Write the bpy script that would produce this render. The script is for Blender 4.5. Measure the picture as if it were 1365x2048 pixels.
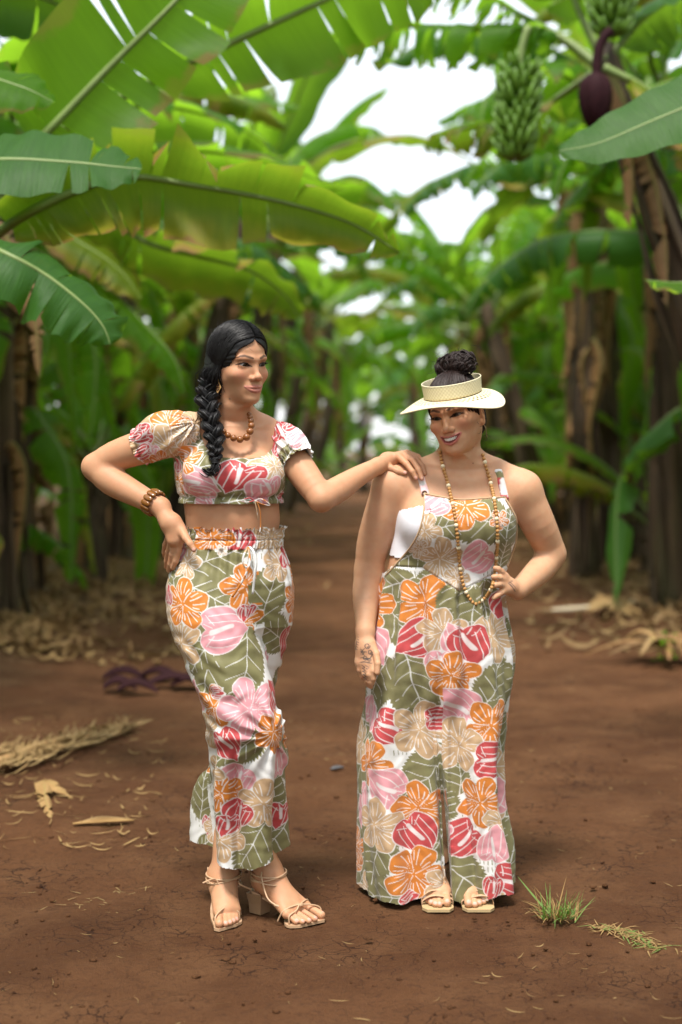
import bpy, math, random
import numpy as np
from mathutils import Vector, Matrix
rad = math.radians
for o in list(bpy.data.objects): bpy.data.objects.remove(o)
scene = bpy.context.scene
COL = scene.collection
# ---------------------------------------------------------------- camera
CAM_H = 1.40; F_PX = 50.0/36.0*2048.0; HORIZON = 900.0
PITCH = math.atan((1024.0-HORIZON)/F_PX)
cd = bpy.data.cameras.new('camera'); cam = bpy.data.objects.new('camera', cd); COL.objects.link(cam)
cd.sensor_fit = 'VERTICAL'; cd.sensor_height = 36.0; cd.sensor_width = 24.0; cd.lens = 50.0
cd.clip_start = 0.05; cd.clip_end = 3000.0
cam.location = (0, 0, CAM_H); cam.rotation_euler = (math.pi/2-PITCH, 0, 0)
cd.dof.use_dof = True; cd.dof.focus_distance = 4.16; cd.dof.aperture_fstop = 1.5
scene.camera = cam
# ---------------------------------------------------------------- sky, sun, exposure
SUN_EL, SUN_AZ = 66.0, 200.0      # azimuth measured clockwise from +Y (camera looks along +Y)
w = bpy.data.worlds.new('World'); scene.world = w; w.use_nodes = True
nt = w.node_tree; nt.nodes.clear()
sky = nt.nodes.new('ShaderNodeTexSky'); sky.sky_type = 'NISHITA'; sky.sun_disc = False
sky.sun_elevation = rad(SUN_EL); sky.sun_rotation = rad(SUN_AZ)
sky.air_density = 1.0; sky.dust_density = 2.0; sky.ozone_density = 1.0
bg = nt.nodes.new('ShaderNodeBackground'); bg.inputs[1].default_value = 0.15
wo = nt.nodes.new('ShaderNodeOutputWorld')
veil = nt.nodes.new('ShaderNodeMix'); veil.data_type = 'RGBA'; veil.inputs[0].default_value = .72      # thin even cloud over the blue
veil.inputs[7].default_value = (4.9, 4.95, 5.0, 1); nt.links.new(sky.outputs[0], veil.inputs[6]); nt.links.new(veil.outputs[2], bg.inputs[0]); nt.links.new(bg.outputs[0], wo.inputs[0])
sl = bpy.data.lights.new('sun', 'SUN'); sl.energy = 2.2; sl.angle = rad(12.0); sl.color = (1.0, 0.955, 0.88)
sun = bpy.data.objects.new('sun', sl); COL.objects.link(sun)
sd = Vector((math.sin(rad(SUN_AZ))*math.cos(rad(SUN_EL)), math.cos(rad(SUN_AZ))*math.cos(rad(SUN_EL)), math.sin(rad(SUN_EL))))
sun.rotation_euler = sd.to_track_quat('Z', 'Y').to_euler()
vs = scene.view_settings
vs.view_transform = 'Standard'; vs.look = 'None'; vs.gamma = 1.0; vs.use_curve_mapping = False
vs.exposure = 1.25
# ---------------------------------------------------------------- helpers
_f = np.array([0, math.cos(PITCH), -math.sin(PITCH)]); _u = np.array([0, math.sin(PITCH), math.cos(PITCH)]); _r = np.array([1.0, 0, 0])
def P(px, py, Y):
    "world point seen at photo pixel (px,py) at distance Y along the path"
    d = _r*(px-682.5)/F_PX + _u*(1024.0-py)/F_PX + _f
    return np.array([0, 0, CAM_H]) + d*(Y/d[1])
def G(px, py, z=0.0):
    "ground point at photo pixel"
    d = _r*(px-682.5)/F_PX + _u*(1024.0-py)/F_PX + _f
    return np.array([0, 0, CAM_H]) + d*((z-CAM_H)/d[2])
def S_(Y): return Y/F_PX          # metres per photo pixel at distance Y
def smooth(a, b, x):
    t = np.clip((x-a)/(b-a), 0, 1); return t*t*(3-2*t)
def vnoise(p, seed=0):
    "value noise in 0..1 for an (N,3) array"
    p = np.asarray(p, dtype=np.float32); i = np.floor(p).astype(np.int64); f = (p-i).astype(np.float32); f = f*f*(3-2*f)
    def h(a, b, c):
        n = (a*374761393 + b*668265263 + c*2147483647 + seed*1274126177) & 0xffffffff
        n = ((n ^ (n >> 13))*1274126177) & 0xffffffff
        return (((n ^ (n >> 16)) & 0xffff)/65535.0).astype(np.float32)
    x, y, z = i[:, 0], i[:, 1], i[:, 2]; fx, fy, fz = f[:, 0], f[:, 1], f[:, 2]
    l = lambda a, b, t: a+(b-a)*t
    return l(l(l(h(x, y, z), h(x+1, y, z), fx), l(h(x, y+1, z), h(x+1, y+1, z), fx), fy),
             l(l(h(x, y, z+1), h(x+1, y, z+1), fx), l(h(x, y+1, z+1), h(x+1, y+1, z+1), fx), fy), fz)
def link(o, parent=None):
    COL.objects.link(o)
    if parent is not None: o.parent = parent
    return o
def tag(o, label=None, cat=None, group=None, kind=None):
    if label: o['label'] = label
    if cat: o['category'] = cat
    if group: o['group'] = group
    if kind: o['kind'] = kind
    return o
def empty(name, loc=(0, 0, 0), rz=0.0):
    o = bpy.data.objects.new(name, None); o.empty_display_size = 0.1; o.location = Vector(loc); o.rotation_euler = (0, 0, rz); COL.objects.link(o); return o
def np_mesh(name, V, F, mat=None, smoothed=True, col=None, uv=None):
    "mesh data from numpy arrays; F is an (n,4) or (n,3) array or a list of such arrays"
    me = bpy.data.meshes.new(name)
    Fs = F if isinstance(F, list) else [F]
    Fs = [np.asarray(f, dtype=np.int32) for f in Fs if len(f)]
    V = np.ascontiguousarray(V, dtype=np.float32)
    loops = np.concatenate([f.ravel() for f in Fs]); tot = np.concatenate([np.full(len(f), f.shape[1], np.int32) for f in Fs])
    st = np.concatenate([[0], np.cumsum(tot)[:-1]]).astype(np.int32)
    me.vertices.add(len(V)); me.vertices.foreach_set('co', V.ravel())
    me.loops.add(len(loops)); me.loops.foreach_set('vertex_index', loops)
    me.polygons.add(len(tot)); me.polygons.foreach_set('loop_start', st)
    try: me.polygons.foreach_set('loop_total', tot)
    except Exception: pass
    me.polygons.foreach_set('use_smooth', np.full(len(tot), smoothed, dtype=bool))
    if col is not None:
        a = me.attributes.new('Col', 'FLOAT_COLOR', 'POINT')
        c = np.ones((len(V), 4), np.float32); c[:, :col.shape[1]] = col; a.data.foreach_set('color', c.ravel())
    if uv is not None:
        a = me.attributes.new('UVP', 'FLOAT_VECTOR', 'POINT')
        c = np.zeros((len(V), 3), np.float32); c[:, :uv.shape[1]] = uv; a.data.foreach_set('vector', c.ravel())
    me.update(calc_edges=True); me.validate()
    if mat: me.materials.append(mat)
    return me
def np_obj(name, V, F, mat, parent=None, origin=None, **kw):
    V = np.asarray(V, dtype=np.float64)
    if parent is not None: off = np.array(WORLD_LOC(parent))
    else: off = np.array(origin) if origin is not None else np.zeros(3)
    o = bpy.data.objects.new(name, np_mesh(name, V-off, F, mat, **kw))
    if parent is None: o.location = Vector(off)
    return link(o, parent)
def WORLD_LOC(o):
    v = Vector((0, 0, 0))
    while o is not None: v = v + o.location; o = o.parent
    return v
def empty_child(name, parent):
    o = bpy.data.objects.new(name, None); o.empty_display_size = .02; return link(o, parent)
# ---- tubes, lofts
def tube(pts, rads, n=8, cap=True, flat=None, twist=0.0):
    "swept tube: returns V,F (quads list + tris)"
    pts = np.asarray(pts, float); m = len(pts)
    rads = np.broadcast_to(np.asarray(rads, float), (m,)) if np.ndim(rads) < 2 else np.asarray(rads)
    T = np.gradient(pts, axis=0); T /= np.linalg.norm(T, axis=1)[:, None]+1e-12
    ref = np.array([0, 0, 1.0]) if abs(T[0][2]) < 0.9 else np.array([1.0, 0, 0])
    N = np.zeros_like(pts); a = np.cross(T[0], ref); a /= np.linalg.norm(a); N[0] = a
    for i in range(1, m):
        a = N[i-1]-T[i]*np.dot(N[i-1], T[i]); N[i] = a/(np.linalg.norm(a)+1e-12)
    B = np.cross(T, N); th = np.arange(n)*2*np.pi/n
    fl = 1.0 if flat is None else flat
    c, s = np.cos(th+twist), np.sin(th+twist)
    V = pts[:, None]+(N[:, None]*c[None, :, None]+B[:, None]*s[None, :, None]*fl)*rads[:, None, None]
    V = V.reshape(-1, 3); i = np.arange(m-1)[:, None]*n; j = np.arange(n)[None]; k = (j+1) % n
    F = np.stack([i+j, i+k, i+n+k, i+n+j], -1).reshape(-1, 4)
    if cap:
        V = np.vstack([V, pts[:1], pts[-1:]]); q = len(V)
        j = np.arange(n); k = (j+1) % n
        t = np.vstack([np.stack([np.full(n, q-2), k, j], -1), np.stack([np.full(n, q-1), (m-1)*n+j, (m-1)*n+k], -1)])
        return V, [F, t]
    return V, [F, np.zeros((0, 3), int)]
def join(parts):
    Vs, Q, T, n = [], [], [], 0
    for V, F in parts:
        F = F if isinstance(F, list) else [F]
        Vs.append(np.asarray(V))
        for f in F:
            f = np.asarray(f)
            if len(f): (Q if f.shape[1] == 4 else T).append(f+n)
        n += len(V)
    out = []
    if Q: out.append(np.vstack(Q))
    if T: out.append(np.vstack(T))
    return np.vstack(Vs), out
def box(c, s, R=None, bev=0.0):
    x, y, z = s; g = []
    V = np.array([[a*x, b*y, d*z] for a in (-.5, .5) for b in (-.5, .5) for d in (-.5, .5)])
    F = np.array([[0, 1, 3, 2], [4, 6, 7, 5], [0, 4, 5, 1], [2, 3, 7, 6], [0, 2, 6, 4], [1, 5, 7, 3]])
    if R is not None: V = V@np.array(R).T
    return V+np.array(c), [F]
def spline(pts, n):
    "Catmull-Rom resample"
    p = np.asarray(pts, float); m = len(p); p = np.vstack([2*p[0]-p[1], p, 2*p[-1]-p[-2]])
    t = np.linspace(0, m-1-1e-9, n); i = np.floor(t).astype(int); f = (t-i)[:, None]
    a, b, c, d = p[i], p[i+1], p[i+2], p[i+3]
    return 0.5*((2*b)+(-a+c)*f+(2*a-5*b+4*c-d)*f*f+(-a+3*b-3*c+d)*f**3)
def sphere_vf(c, r, nu=16, nv=10, R=None):
    th = np.linspace(0, np.pi, nv+1)[1:-1]; ph = np.arange(nu)*2*np.pi/nu
    V = [[0, 0, 1]]+[[math.sin(t)*math.cos(p), math.sin(t)*math.sin(p), math.cos(t)] for t in th for p in ph]+[[0, 0, -1]]
    V = np.array(V)*np.asarray(r)
    if R is not None: V = V@np.array(R).T
    m = nv-1; i = np.arange(m-1)[:, None]*nu+1; j = np.arange(nu)[None]; k = (j+1) % nu
    F = np.stack([i+j, i+nu+j, i+nu+k, i+k], -1).reshape(-1, 4); j = np.arange(nu); k = (j+1) % nu
    q = len(V)-1; b = 1+(m-1)*nu
    T = np.vstack([np.stack([np.zeros(nu, int), 1+j, 1+k], -1), np.stack([np.full(nu, q), b+k, b+j], -1)])
    return V+np.asarray(c), [F, T]
# ---------------------------------------------------------------- signed distance sculpting
class Sdf:
    def __init__(s): s.p = []; s.frames = [None]; s.post = None
    def frame(s, O, R, sc=1.0):
        s.frames.append((np.asarray(O, np.float32), np.asarray(R, np.float32), sc)); s.cur = len(s.frames)-1; return s.cur
    def _add(s, f, c, R, k, op, fr):
        c = np.asarray(c, float)
        if fr:
            O, M, sc = s.frames[fr]; c = O+M@(c*sc); R = R*sc
        s.p.append((f, c, R, k, op, fr))
    def cap(s, a, b, ra, rb=None, k=0.01, op='u', fr=0):
        rb = ra if rb is None else rb; a = np.asarray(a, np.float32); b = np.asarray(b, np.float32); ab = b-a; L = float(ab@ab)+1e-9
        def f(p):
            t = np.clip(((p-a)@ab)/L, 0, 1); q = p-a-t[..., None]*ab
            return np.sqrt((q*q).sum(-1))-(ra+(rb-ra)*t)
        s._add(f, (a+b)/2, math.sqrt(L)/2+max(ra, rb), k, op, fr)
    def chain(s, pts, rads, k=0.01, op='u', fr=0, n=None):
        "one smooth tapered limb: points and radii are splined, segments joined without bulges"
        pr = np.column_stack([np.asarray(pts, float), rads])
        if len(pr) > 2: pr = spline(pr, n or (len(pr)-1)*3+1)
        pr = pr.astype(np.float32); A = pr[:-1, :3]; AB = pr[1:, :3]-A; L = (AB*AB).sum(1)+1e-9
        def f(p):
            best = None
            for i in range(len(A)):
                q = p-A[i]; t = np.clip((q@AB[i])/L[i], 0, 1); q = q-t[..., None]*AB[i]
                d = np.sqrt((q*q).sum(-1))-(pr[i, 3]+(pr[i+1, 3]-pr[i, 3])*t)
                best = d if best is None else np.minimum(best, d)
            return best
        c = (pr[:, :3].min(0)+pr[:, :3].max(0))/2; R = float((np.linalg.norm(pr[:, :3]-c, axis=1)+pr[:, 3]).max())
        s._add(f, c, R, k, op, fr)
    def ell(s, c, r, k=0.01, op='u', fr=0, R=None):
        c = np.asarray(c, np.float32); r = np.asarray(r, np.float32); Rm = None if R is None else np.asarray(R, np.float32)
        def f(p):
            q = p-c
            if Rm is not None: q = q@Rm
            a = q/r; k0 = np.sqrt((a*a).sum(-1)); a = a/r; k1 = np.sqrt((a*a).sum(-1))
            return np.where(k1 < 1e-6, -r.min(), k0*(k0-1)/np.maximum(k1, 1e-6))
        s._add(f, c, float(r.max()), k, op, fr)
    def loft(s, rows, k=0.01, op='u', fr=0, power=2.0):
        "rows: (z, cx, cy, rx, ry) in any order"
        rows = np.array(sorted(rows), float); n = 80
        zz = np.linspace(rows[0, 0], rows[-1, 0], n)
        # monotone-ish smooth interpolation: linear then box filtered
        tab = np.stack([np.interp(zz, rows[:, 0], rows[:, i]) for i in range(1, 5)], 1)
        for _ in range(3):
            t2 = tab.copy(); t2[1:-1] = (tab[:-2]+2*tab[1:-1]+tab[2:])/4; tab = t2
        tab = tab.astype(np.float32); zz = zz.astype(np.float32)
        def f(p):
            z = p[..., 2]; i = np.clip((z-zz[0])/(zz[1]-zz[0]), 0, n-1.001); j = i.astype(np.int32); t = (i-j)[..., None]
            v = tab[j]*(1-t)+tab[j+1]*t
            dx = p[..., 0]-v[..., 0]; dy = p[..., 1]-v[..., 1]; rx = v[..., 2]; ry = v[..., 3]
            a = dx/rx; b = dy/ry; q = np.sqrt(a*a+b*b); g = np.sqrt((a/rx)**2+(b/ry)**2)
            d = np.where(g < 1e-5, -np.minimum(rx, ry), q*(q-1)/np.maximum(g, 1e-5))
            return np.maximum(d, np.maximum(zz[0]-z, z-zz[-1]))
        c = np.array([rows[:, 1].mean(), rows[:, 2].mean(), (rows[0, 0]+rows[-1, 0])/2])
        R = math.hypot((rows[-1, 0]-rows[0, 0])/2, np.abs(rows[:, 1]-c[0]).max()+max(rows[:, 3].max(), rows[:, 4].max())+np.abs(rows[:, 2]-c[1]).max())
        s._add(f, c, R, k, op, fr)
    def fn(s, f, c, R, k=0.0, op='u', fr=0): s._add(f, c, R, k, op, fr)
    def eval(s, p, cull=None):
        "p (B,M,3) world points in blocks; cull=(centres, halfdiag)"
        D = np.full(p.shape[:2], 1.0, np.float32); cache = {}
        for f, c, R, k, op, fr in s.p:
            if cull is not None:
                sel = np.nonzero(np.linalg.norm(cull[0]-c, axis=1)-R < cull[1]+k+0.012)[0]
                if len(sel) == 0: continue
                qc = cull[0][sel].astype(np.float32)
                if fr: O, M, sc = s.frames[fr]; dc = f(((qc-O)@M/sc).astype(np.float32))*sc
                else: dc = f(qc)
                sel = sel[dc < cull[1]*1.6+k+.008]
                if len(sel) == 0: continue
                q = p[sel]
            else: sel = slice(None); q = p
            if fr:
                O, M, sc = s.frames[fr]; q = (q-O)@M/sc
            d = f(q.astype(np.float32)).astype(np.float32)
            if fr: d = d*sc
            a = D[sel]
            if op == 'u':
                if k > 0: h = np.maximum(k-np.abs(a-d), 0)/k; D[sel] = np.minimum(a, d)-h*h*k/4
                else: D[sel] = np.minimum(a, d)
            else:
                d = -d
                if op == 'i': d = -d
                if k > 0: h = np.maximum(k-np.abs(a-d), 0)/k; D[sel] = np.maximum(a, d)+h*h*k/4
                else: D[sel] = np.maximum(a, d)
        if s.post is not None:
            if cull is None: return s.post(p, D)
            b = np.abs(D) < .075; D[b] = s.post(p[b], D[b])
        return D
    def mesh(s, lo, hi, vox, B=8, extra=0.0):
        lo = np.asarray(lo, np.float64); hi = np.asarray(hi, np.float64); bs = B*vox
        nb = np.maximum(np.ceil((hi-lo)/bs).astype(int), 1)
        hd = bs*math.sqrt(3)/2; nc = (nb+3)//4
        g = np.stack(np.meshgrid(*[np.arange(n) for n in nc], indexing='ij'), -1).reshape(-1, 3)
        g = g[np.abs(s.eval((lo+(g+.5)*bs*4)[None].astype(np.float32))[0]) < hd*4*1.5+.03+extra]
        g = (g[:, None]*4+np.stack(np.meshgrid(*[np.arange(4)]*3, indexing='ij'), -1).reshape(-1, 3)[None]).reshape(-1, 3); g = g[(g < nb).all(1)]
        d0 = s.eval((lo+(g+.5)*bs)[None].astype(np.float32))[0]
        g = g[np.abs(d0) < hd*1.75+0.005+extra]; cen = lo+(g+.5)*bs
        n = B+1; ii = np.stack(np.meshgrid(*[np.arange(n)]*3, indexing='ij'), -1).reshape(-1, 3)
        VK, VP, FQ = [], [], []
        dims = nb*B+2
        key = lambda c: ((c[..., 0]+1)*(dims[1]+2)+(c[..., 1]+1))*(dims[2]+2)+(c[..., 2]+1)
        for s0 in range(0, len(g), 1500):
            gb = g[s0:s0+1500]; cb = cen[s0:s0+1500]
            org = gb*B
            p = (lo+(org[:, None]+ii[None])*vox).astype(np.float32)
            D = s.eval(p, (cb, hd)).reshape(-1, n, n, n)
            D = np.where(np.abs(D) < 1e-7, 1e-7, D)
            I = D < 0
            cnt = np.zeros(I[:, :-1, :-1, :-1].shape, np.int8)
            for a in (0, 1):
                for b in (0, 1):
                    for c in (0, 1): cnt += I[:, a:B+a, b:B+b, c:B+c]
            act = (cnt > 0) & (cnt < 8)
            bi, x, y, z = np.nonzero(act)
            if len(bi) == 0: continue
            acc = np.zeros((len(bi), 3), np.float32); num = np.zeros(len(bi), np.float32)
            for ax in range(3):
                for u in (0, 1):
                    for v in (0, 1):
                        o = [0, 0, 0]; oa = [(1, 2), (0, 2), (0, 1)][ax]; o[oa[0]] = u; o[oa[1]] = v
                        e = o.copy(); e[ax] = 1
                        d1 = D[bi, x+o[0], y+o[1], z+o[2]]; d2 = D[bi, x+e[0], y+e[1], z+e[2]]
                        m = (d1 < 0) != (d2 < 0); t = np.where(m, d1/np.where(m, d1-d2, 1), 0)
                        q = np.zeros((len(bi), 3), np.float32); q[:, oa[0]] = u; q[:, oa[1]] = v; q[:, ax] = t
                        acc += q*m[:, None]; num += m
            cell = org[bi]+np.stack([x, y, z], 1)
            VK.append(key(cell)); VP.append(lo+(cell+acc/num[:, None])*vox)
            for ax in range(3):
                sl1 = [slice(0, B)]*3; sl2 = [slice(0, B)]*3; sl2[ax] = slice(1, B+1)
                a = I[(slice(None),)+tuple(sl1)]; b = I[(slice(None),)+tuple(sl2)]
                bi, x, y, z = np.nonzero(a != b)
                if len(bi) == 0: continue
                c = org[bi]+np.stack([x, y, z], 1); ins = a[bi, x, y, z]
                u, v = [(1, 2), (2, 0), (0, 1)][ax]
                eu = np.zeros(3, int); eu[u] = 1; ev = np.zeros(3, int); ev[v] = 1
                q = np.stack([key(c-eu-ev), key(c-ev), key(c), key(c-eu)], 1)
                q[~ins] = q[~ins][:, ::-1]
                FQ.append(q)
        K = np.concatenate(VK); Vp = np.concatenate(VP); Fk = np.concatenate(FQ)
        K, ix = np.unique(K, return_index=True); Vp = Vp[ix]
        j = np.searchsorted(K, Fk); j = np.minimum(j, len(K)-1); ok = (K[j] == Fk).all(1)
        F = j[ok]; F = F[(Vp[F] <= hi).all((1, 2))]; u, inv = np.unique(F, return_inverse=True)
        return Vp[u], inv.reshape(F.shape)
def two_sided(S, lo, hi, ysplit, vf, vb, extra=0.0):
    "fine mesh in front of ysplit, coarse behind it"
    a = S.mesh(lo, (hi[0], ysplit, hi[2]), vf, extra=extra); b = S.mesh((lo[0], ysplit-vf, lo[2]), hi, vb, extra=extra)
    V, F = join([a, b]); return V, F[0]
def keep_faces(V, F, m):
    "keep faces all of whose vertices satisfy mask m; compact"
    F = F[m[F].all(1)]; u, inv = np.unique(F, return_inverse=True); return V[u], inv.reshape(F.shape), u
def relax(V, F, it=2, lam=0.5):
    n = len(V); V = V.copy()
    for _ in range(it):
        a = np.zeros_like(V); c = np.zeros(n)
        for i in range(F.shape[1]):
            s0, s1 = F[:, i], F[:, (i+1) % F.shape[1]]
            for d in range(3): a[:, d] += np.bincount(s0, V[s1, d], n)+np.bincount(s1, V[s0, d], n)
            c += np.bincount(s0, minlength=n)+np.bincount(s1, minlength=n)
        V = V+lam*(a/np.maximum(c, 1)[:, None]-V)
    return V
# ---------------------------------------------------------------- node materials
def mat(name):
    m = bpy.data.materials.new(name); m.use_nodes = True; nt = m.node_tree; nt.nodes.clear()
    out = nt.nodes.new('ShaderNodeOutputMaterial'); b = nt.nodes.new('ShaderNodeBsdfPrincipled')
    nt.links.new(b.outputs[0], out.inputs[0]); m.diffuse_color = (.5, .5, .5, 1)
    return m, nt, b, out
def N(nt, t, **kw):
    n = nt.nodes.new(t)
    for k, v in kw.items():
        if k.startswith('i_'): n.inputs[int(k[2:]) if k[2:].isdigit() else k[2:].replace('_', ' ')].default_value = v
        else: setattr(n, k, v)
    return n
def ramp(nt, src, stops, interp='LINEAR'):
    r = nt.nodes.new('ShaderNodeValToRGB'); r.color_ramp.interpolation = interp
    e = r.color_ramp.elements
    while len(e) < len(stops): e.new(0.5)
    for k, (p, c) in enumerate(stops):
        e[k].position = p; e[k].color = (c[0], c[1], c[2], 1) if not np.isscalar(c) else (c, c, c, 1)
    nt.links.new(src, r.inputs[0]); return r.outputs[0]
def mixc(nt, fac, a, b, bt='MIX'):
    m = nt.nodes.new('ShaderNodeMix'); m.data_type = 'RGBA'; m.blend_type = bt
    for s, i in ((fac, 0), (a, 6), (b, 7)):
        if hasattr(s, 'is_output'): nt.links.new(s, m.inputs[i])
        else: m.inputs[i].default_value = s if np.isscalar(s) else (s[0], s[1], s[2], 1)
    return m.outputs[2]
def math_(nt, op, a, b=None, clamp=False):
    m = nt.nodes.new('ShaderNodeMath'); m.operation = op; m.use_clamp = clamp
    for s, i in ((a, 0), (b, 1)):
        if s is None: continue
        if hasattr(s, 'is_output'): nt.links.new(s, m.inputs[i])
        else: m.inputs[i].default_value = s
    return m.outputs[0]
def noise(nt, scale, detail=4, vec=None, rough=0.55, dist=0.0):
    n = nt.nodes.new('ShaderNodeTexNoise'); n.inputs['Scale'].default_value = scale; n.inputs['Detail'].default_value = detail
    n.inputs['Roughness'].default_value = rough; n.inputs['Distortion'].default_value = dist
    if vec is not None: nt.links.new(vec, n.inputs['Vector'])
    return n.outputs['Fac']
def coord(nt, kind='Object'): return nt.nodes.new('ShaderNodeTexCoord').outputs[kind]
def mapping(nt, v, scale=(1, 1, 1), rot=(0, 0, 0)):
    m = nt.nodes.new('ShaderNodeMapping'); m.inputs['Scale'].default_value = scale; m.inputs['Rotation'].default_value = rot
    nt.links.new(v, m.inputs[0]); return m.outputs[0]
def bump(nt, b, h, strength=0.3, dist=0.01):
    n = nt.nodes.new('ShaderNodeBump'); n.inputs['Strength'].default_value = strength; n.inputs['Distance'].default_value = dist
    nt.links.new(h, n.inputs['Height']); nt.links.new(n.outputs[0], b.inputs['Normal']); return n
def attr(nt, name='Col'):
    a = nt.nodes.new('ShaderNodeAttribute'); a.attribute_name = name; return a
def simple(name, col, rough=0.6, var=0.15, scale=40, bumpd=0.0, spec=0.4, metal=0.0):
    m, nt, b, out = mat(name); c = coord(nt)
    f = noise(nt, scale, 5, c)
    col = np.array(col); nt.links.new(mixc(nt, f, tuple(np.clip(col*(1-var), 0, 1)), tuple(np.clip(col*(1+var), 0, 1))), b.inputs['Base Color'])
    b.inputs['Roughness'].default_value = rough; b.inputs['Specular IOR Level'].default_value = spec; b.inputs['Metallic'].default_value = metal
    if bumpd: bump(nt, b, f, 0.5, bumpd)
    m.diffuse_color = (*[float(x) for x in col], 1)
    return m
# ---------------------------------------------------------------- the red dirt track
PATH_DX = .034           # the track drifts to the right as it recedes
def ground():
    m, nt, b, out = mat('red_dirt'); c = coord(nt)
    big = noise(nt, .55, 5, c, .6); med = noise(nt, 3.2, 6, c, .62); fine = noise(nt, 46, 8, c, .78); grit = noise(nt, 230, 3, c, .6)
    col = mixc(nt, ramp(nt, big, [(.36, 0), (.66, 1)]), (.098, .039, .0155), (.186, .081, .035))
    col = mixc(nt, math_(nt, 'MULTIPLY', ramp(nt, med, [(.45, 0), (.75, 1)]), .65), col, (.240, .117, .054))
    col = mixc(nt, math_(nt, 'MULTIPLY', ramp(nt, fine, [(.50, 0), (.66, 1)]), .75), col, (.085, .036, .019))
    col = mixc(nt, math_(nt, 'MULTIPLY', ramp(nt, grit, [(.62, 0), (.70, 1)]), .35), col, (.34, .20, .12))
    # leaf mould along the rows either side of the track
    sx = N(nt, 'ShaderNodeSeparateXYZ'); nt.links.new(c, sx.inputs[0])
    xs = math_(nt, 'SUBTRACT', sx.outputs[0], math_(nt, 'MULTIPLY', sx.outputs[1], PATH_DX)); xs = math_(nt, 'ABSOLUTE', math_(nt, 'SUBTRACT', xs, .35))
    edge = math_(nt, 'ADD', xs, math_(nt, 'MULTIPLY', math_(nt, 'SUBTRACT', med, .5), 1.6))
    ml = ramp(nt, math_(nt, 'MULTIPLY', edge, .2), [(.46, 0), (.62, 1)])
    mould = mixc(nt, ramp(nt, noise(nt, 24, 6, c, .7), [(.4, 0), (.65, 1)]), (.060, .034, .018), (.235, .150, .075))
    col = mixc(nt, math_(nt, 'MULTIPLY', ml, .75), col, mould)
    # shrinkage cracks
    v = N(nt, 'ShaderNodeTexVoronoi', feature='DISTANCE_TO_EDGE'); v.inputs['Scale'].default_value = 16.0; v.inputs['Randomness'].default_value = 1.0
    w = N(nt, 'ShaderNodeVectorMath', operation='ADD'); nn = N(nt, 'ShaderNodeTexNoise'); nn.inputs['Scale'].default_value = 9; nn.inputs['Detail'].default_value = 5; nt.links.new(c, nn.inputs[0])
    sc_ = N(nt, 'ShaderNodeVectorMath', operation='SCALE'); sc_.inputs['Scale'].default_value = .16; nt.links.new(nn.outputs['Color'], sc_.inputs[0]); nt.links.new(c, w.inputs[0]); nt.links.new(sc_.outputs[0], w.inputs[1]); nt.links.new(w.outputs[0], v.inputs['Vector'])
    wid = math_(nt, 'MULTIPLY', ramp(nt, noise(nt, 2.4, 4, c, .65), [(.47, 0), (.68, 1)]), .042)
    ck = math_(nt, 'LESS_THAN', v.outputs['Distance'], wid)
    nt.links.new(mixc(nt, math_(nt, 'MULTIPLY', ck, .70), col, (.030, .013, .008)), b.inputs['Base Color'])
    b.inputs['Roughness'].default_value = .93; b.inputs['Specular IOR Level'].default_value = .15
    h = math_(nt, 'ADD', math_(nt, 'MULTIPLY', fine, .55), math_(nt, 'MULTIPLY', grit, .30)); h = math_(nt, 'SUBTRACT', h, math_(nt, 'MULTIPLY', ck, .8)); h = math_(nt, 'ADD', h, math_(nt, 'MULTIPLY', med, .9))
    bump(nt, b, h, 1.0, .036)
    # one sheet: finely divided close by, out to the horizon
    xs = np.concatenate([[-900, -300, -100, -40, -20], np.linspace(-12, -2.4, 40), np.linspace(-2.3, 2.3, 150), np.linspace(2.4, 12, 40), [20, 40, 100, 300, 900]])
    ys = np.concatenate([[-300, -60, -15, -4, 0, 1.5, 2.6], np.linspace(3.0, 7.5, 150), np.linspace(7.6, 20, 70), np.linspace(20.5, 60, 30), [80, 120, 300, 900]])
    X, Y = np.meshgrid(xs, ys); p = np.column_stack([X.ravel(), Y.ravel(), np.zeros(X.size)])
    z = .030*(vnoise(p*.9, 1)-.5)+.022*(vnoise(p*2.7, 2)-.5)+.012*(vnoise(p*8, 3)-.5)+.008*(vnoise(p*24, 4)-.5)
    rut = p[:, 0]-PATH_DX*p[:, 1]-.35; z += .10*smooth(1.9, 3.2, np.abs(rut))
    near = np.minimum(np.hypot(p[:, 0]+.22, p[:, 1]-4.2)-.42, np.hypot(p[:, 0]-.33, p[:, 1]-4.36)-.45); z = z*smooth(-.25, .25, near)-.0025*smooth(.25, -.25, near)+.005*(vnoise(p*24, 4)-.62)*smooth(.3, 0, near)
    z[np.hypot(p[:, 0], p[:, 1]-8) > 70] = 0
    p[:, 2] = z; ny, nx = X.shape; i, j = np.meshgrid(np.arange(ny-1), np.arange(nx-1), indexing='ij'); k = (i*nx+j).ravel()
    o = np_obj('ground', p, np.stack([k, k+1, k+nx+1, k+nx], 1), m); tag(o, kind='structure'); return o
ground()
def ground_z(x, y):
    p = np.array([[x, y, 0.0]]); z = .030*(vnoise(p*.9, 1)-.5)+.022*(vnoise(p*2.7, 2)-.5)+.012*(vnoise(p*8, 3)-.5)
    return float(z[0]+.10*smooth(1.9, 3.2, abs(x-PATH_DX*y-.35)))
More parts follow.
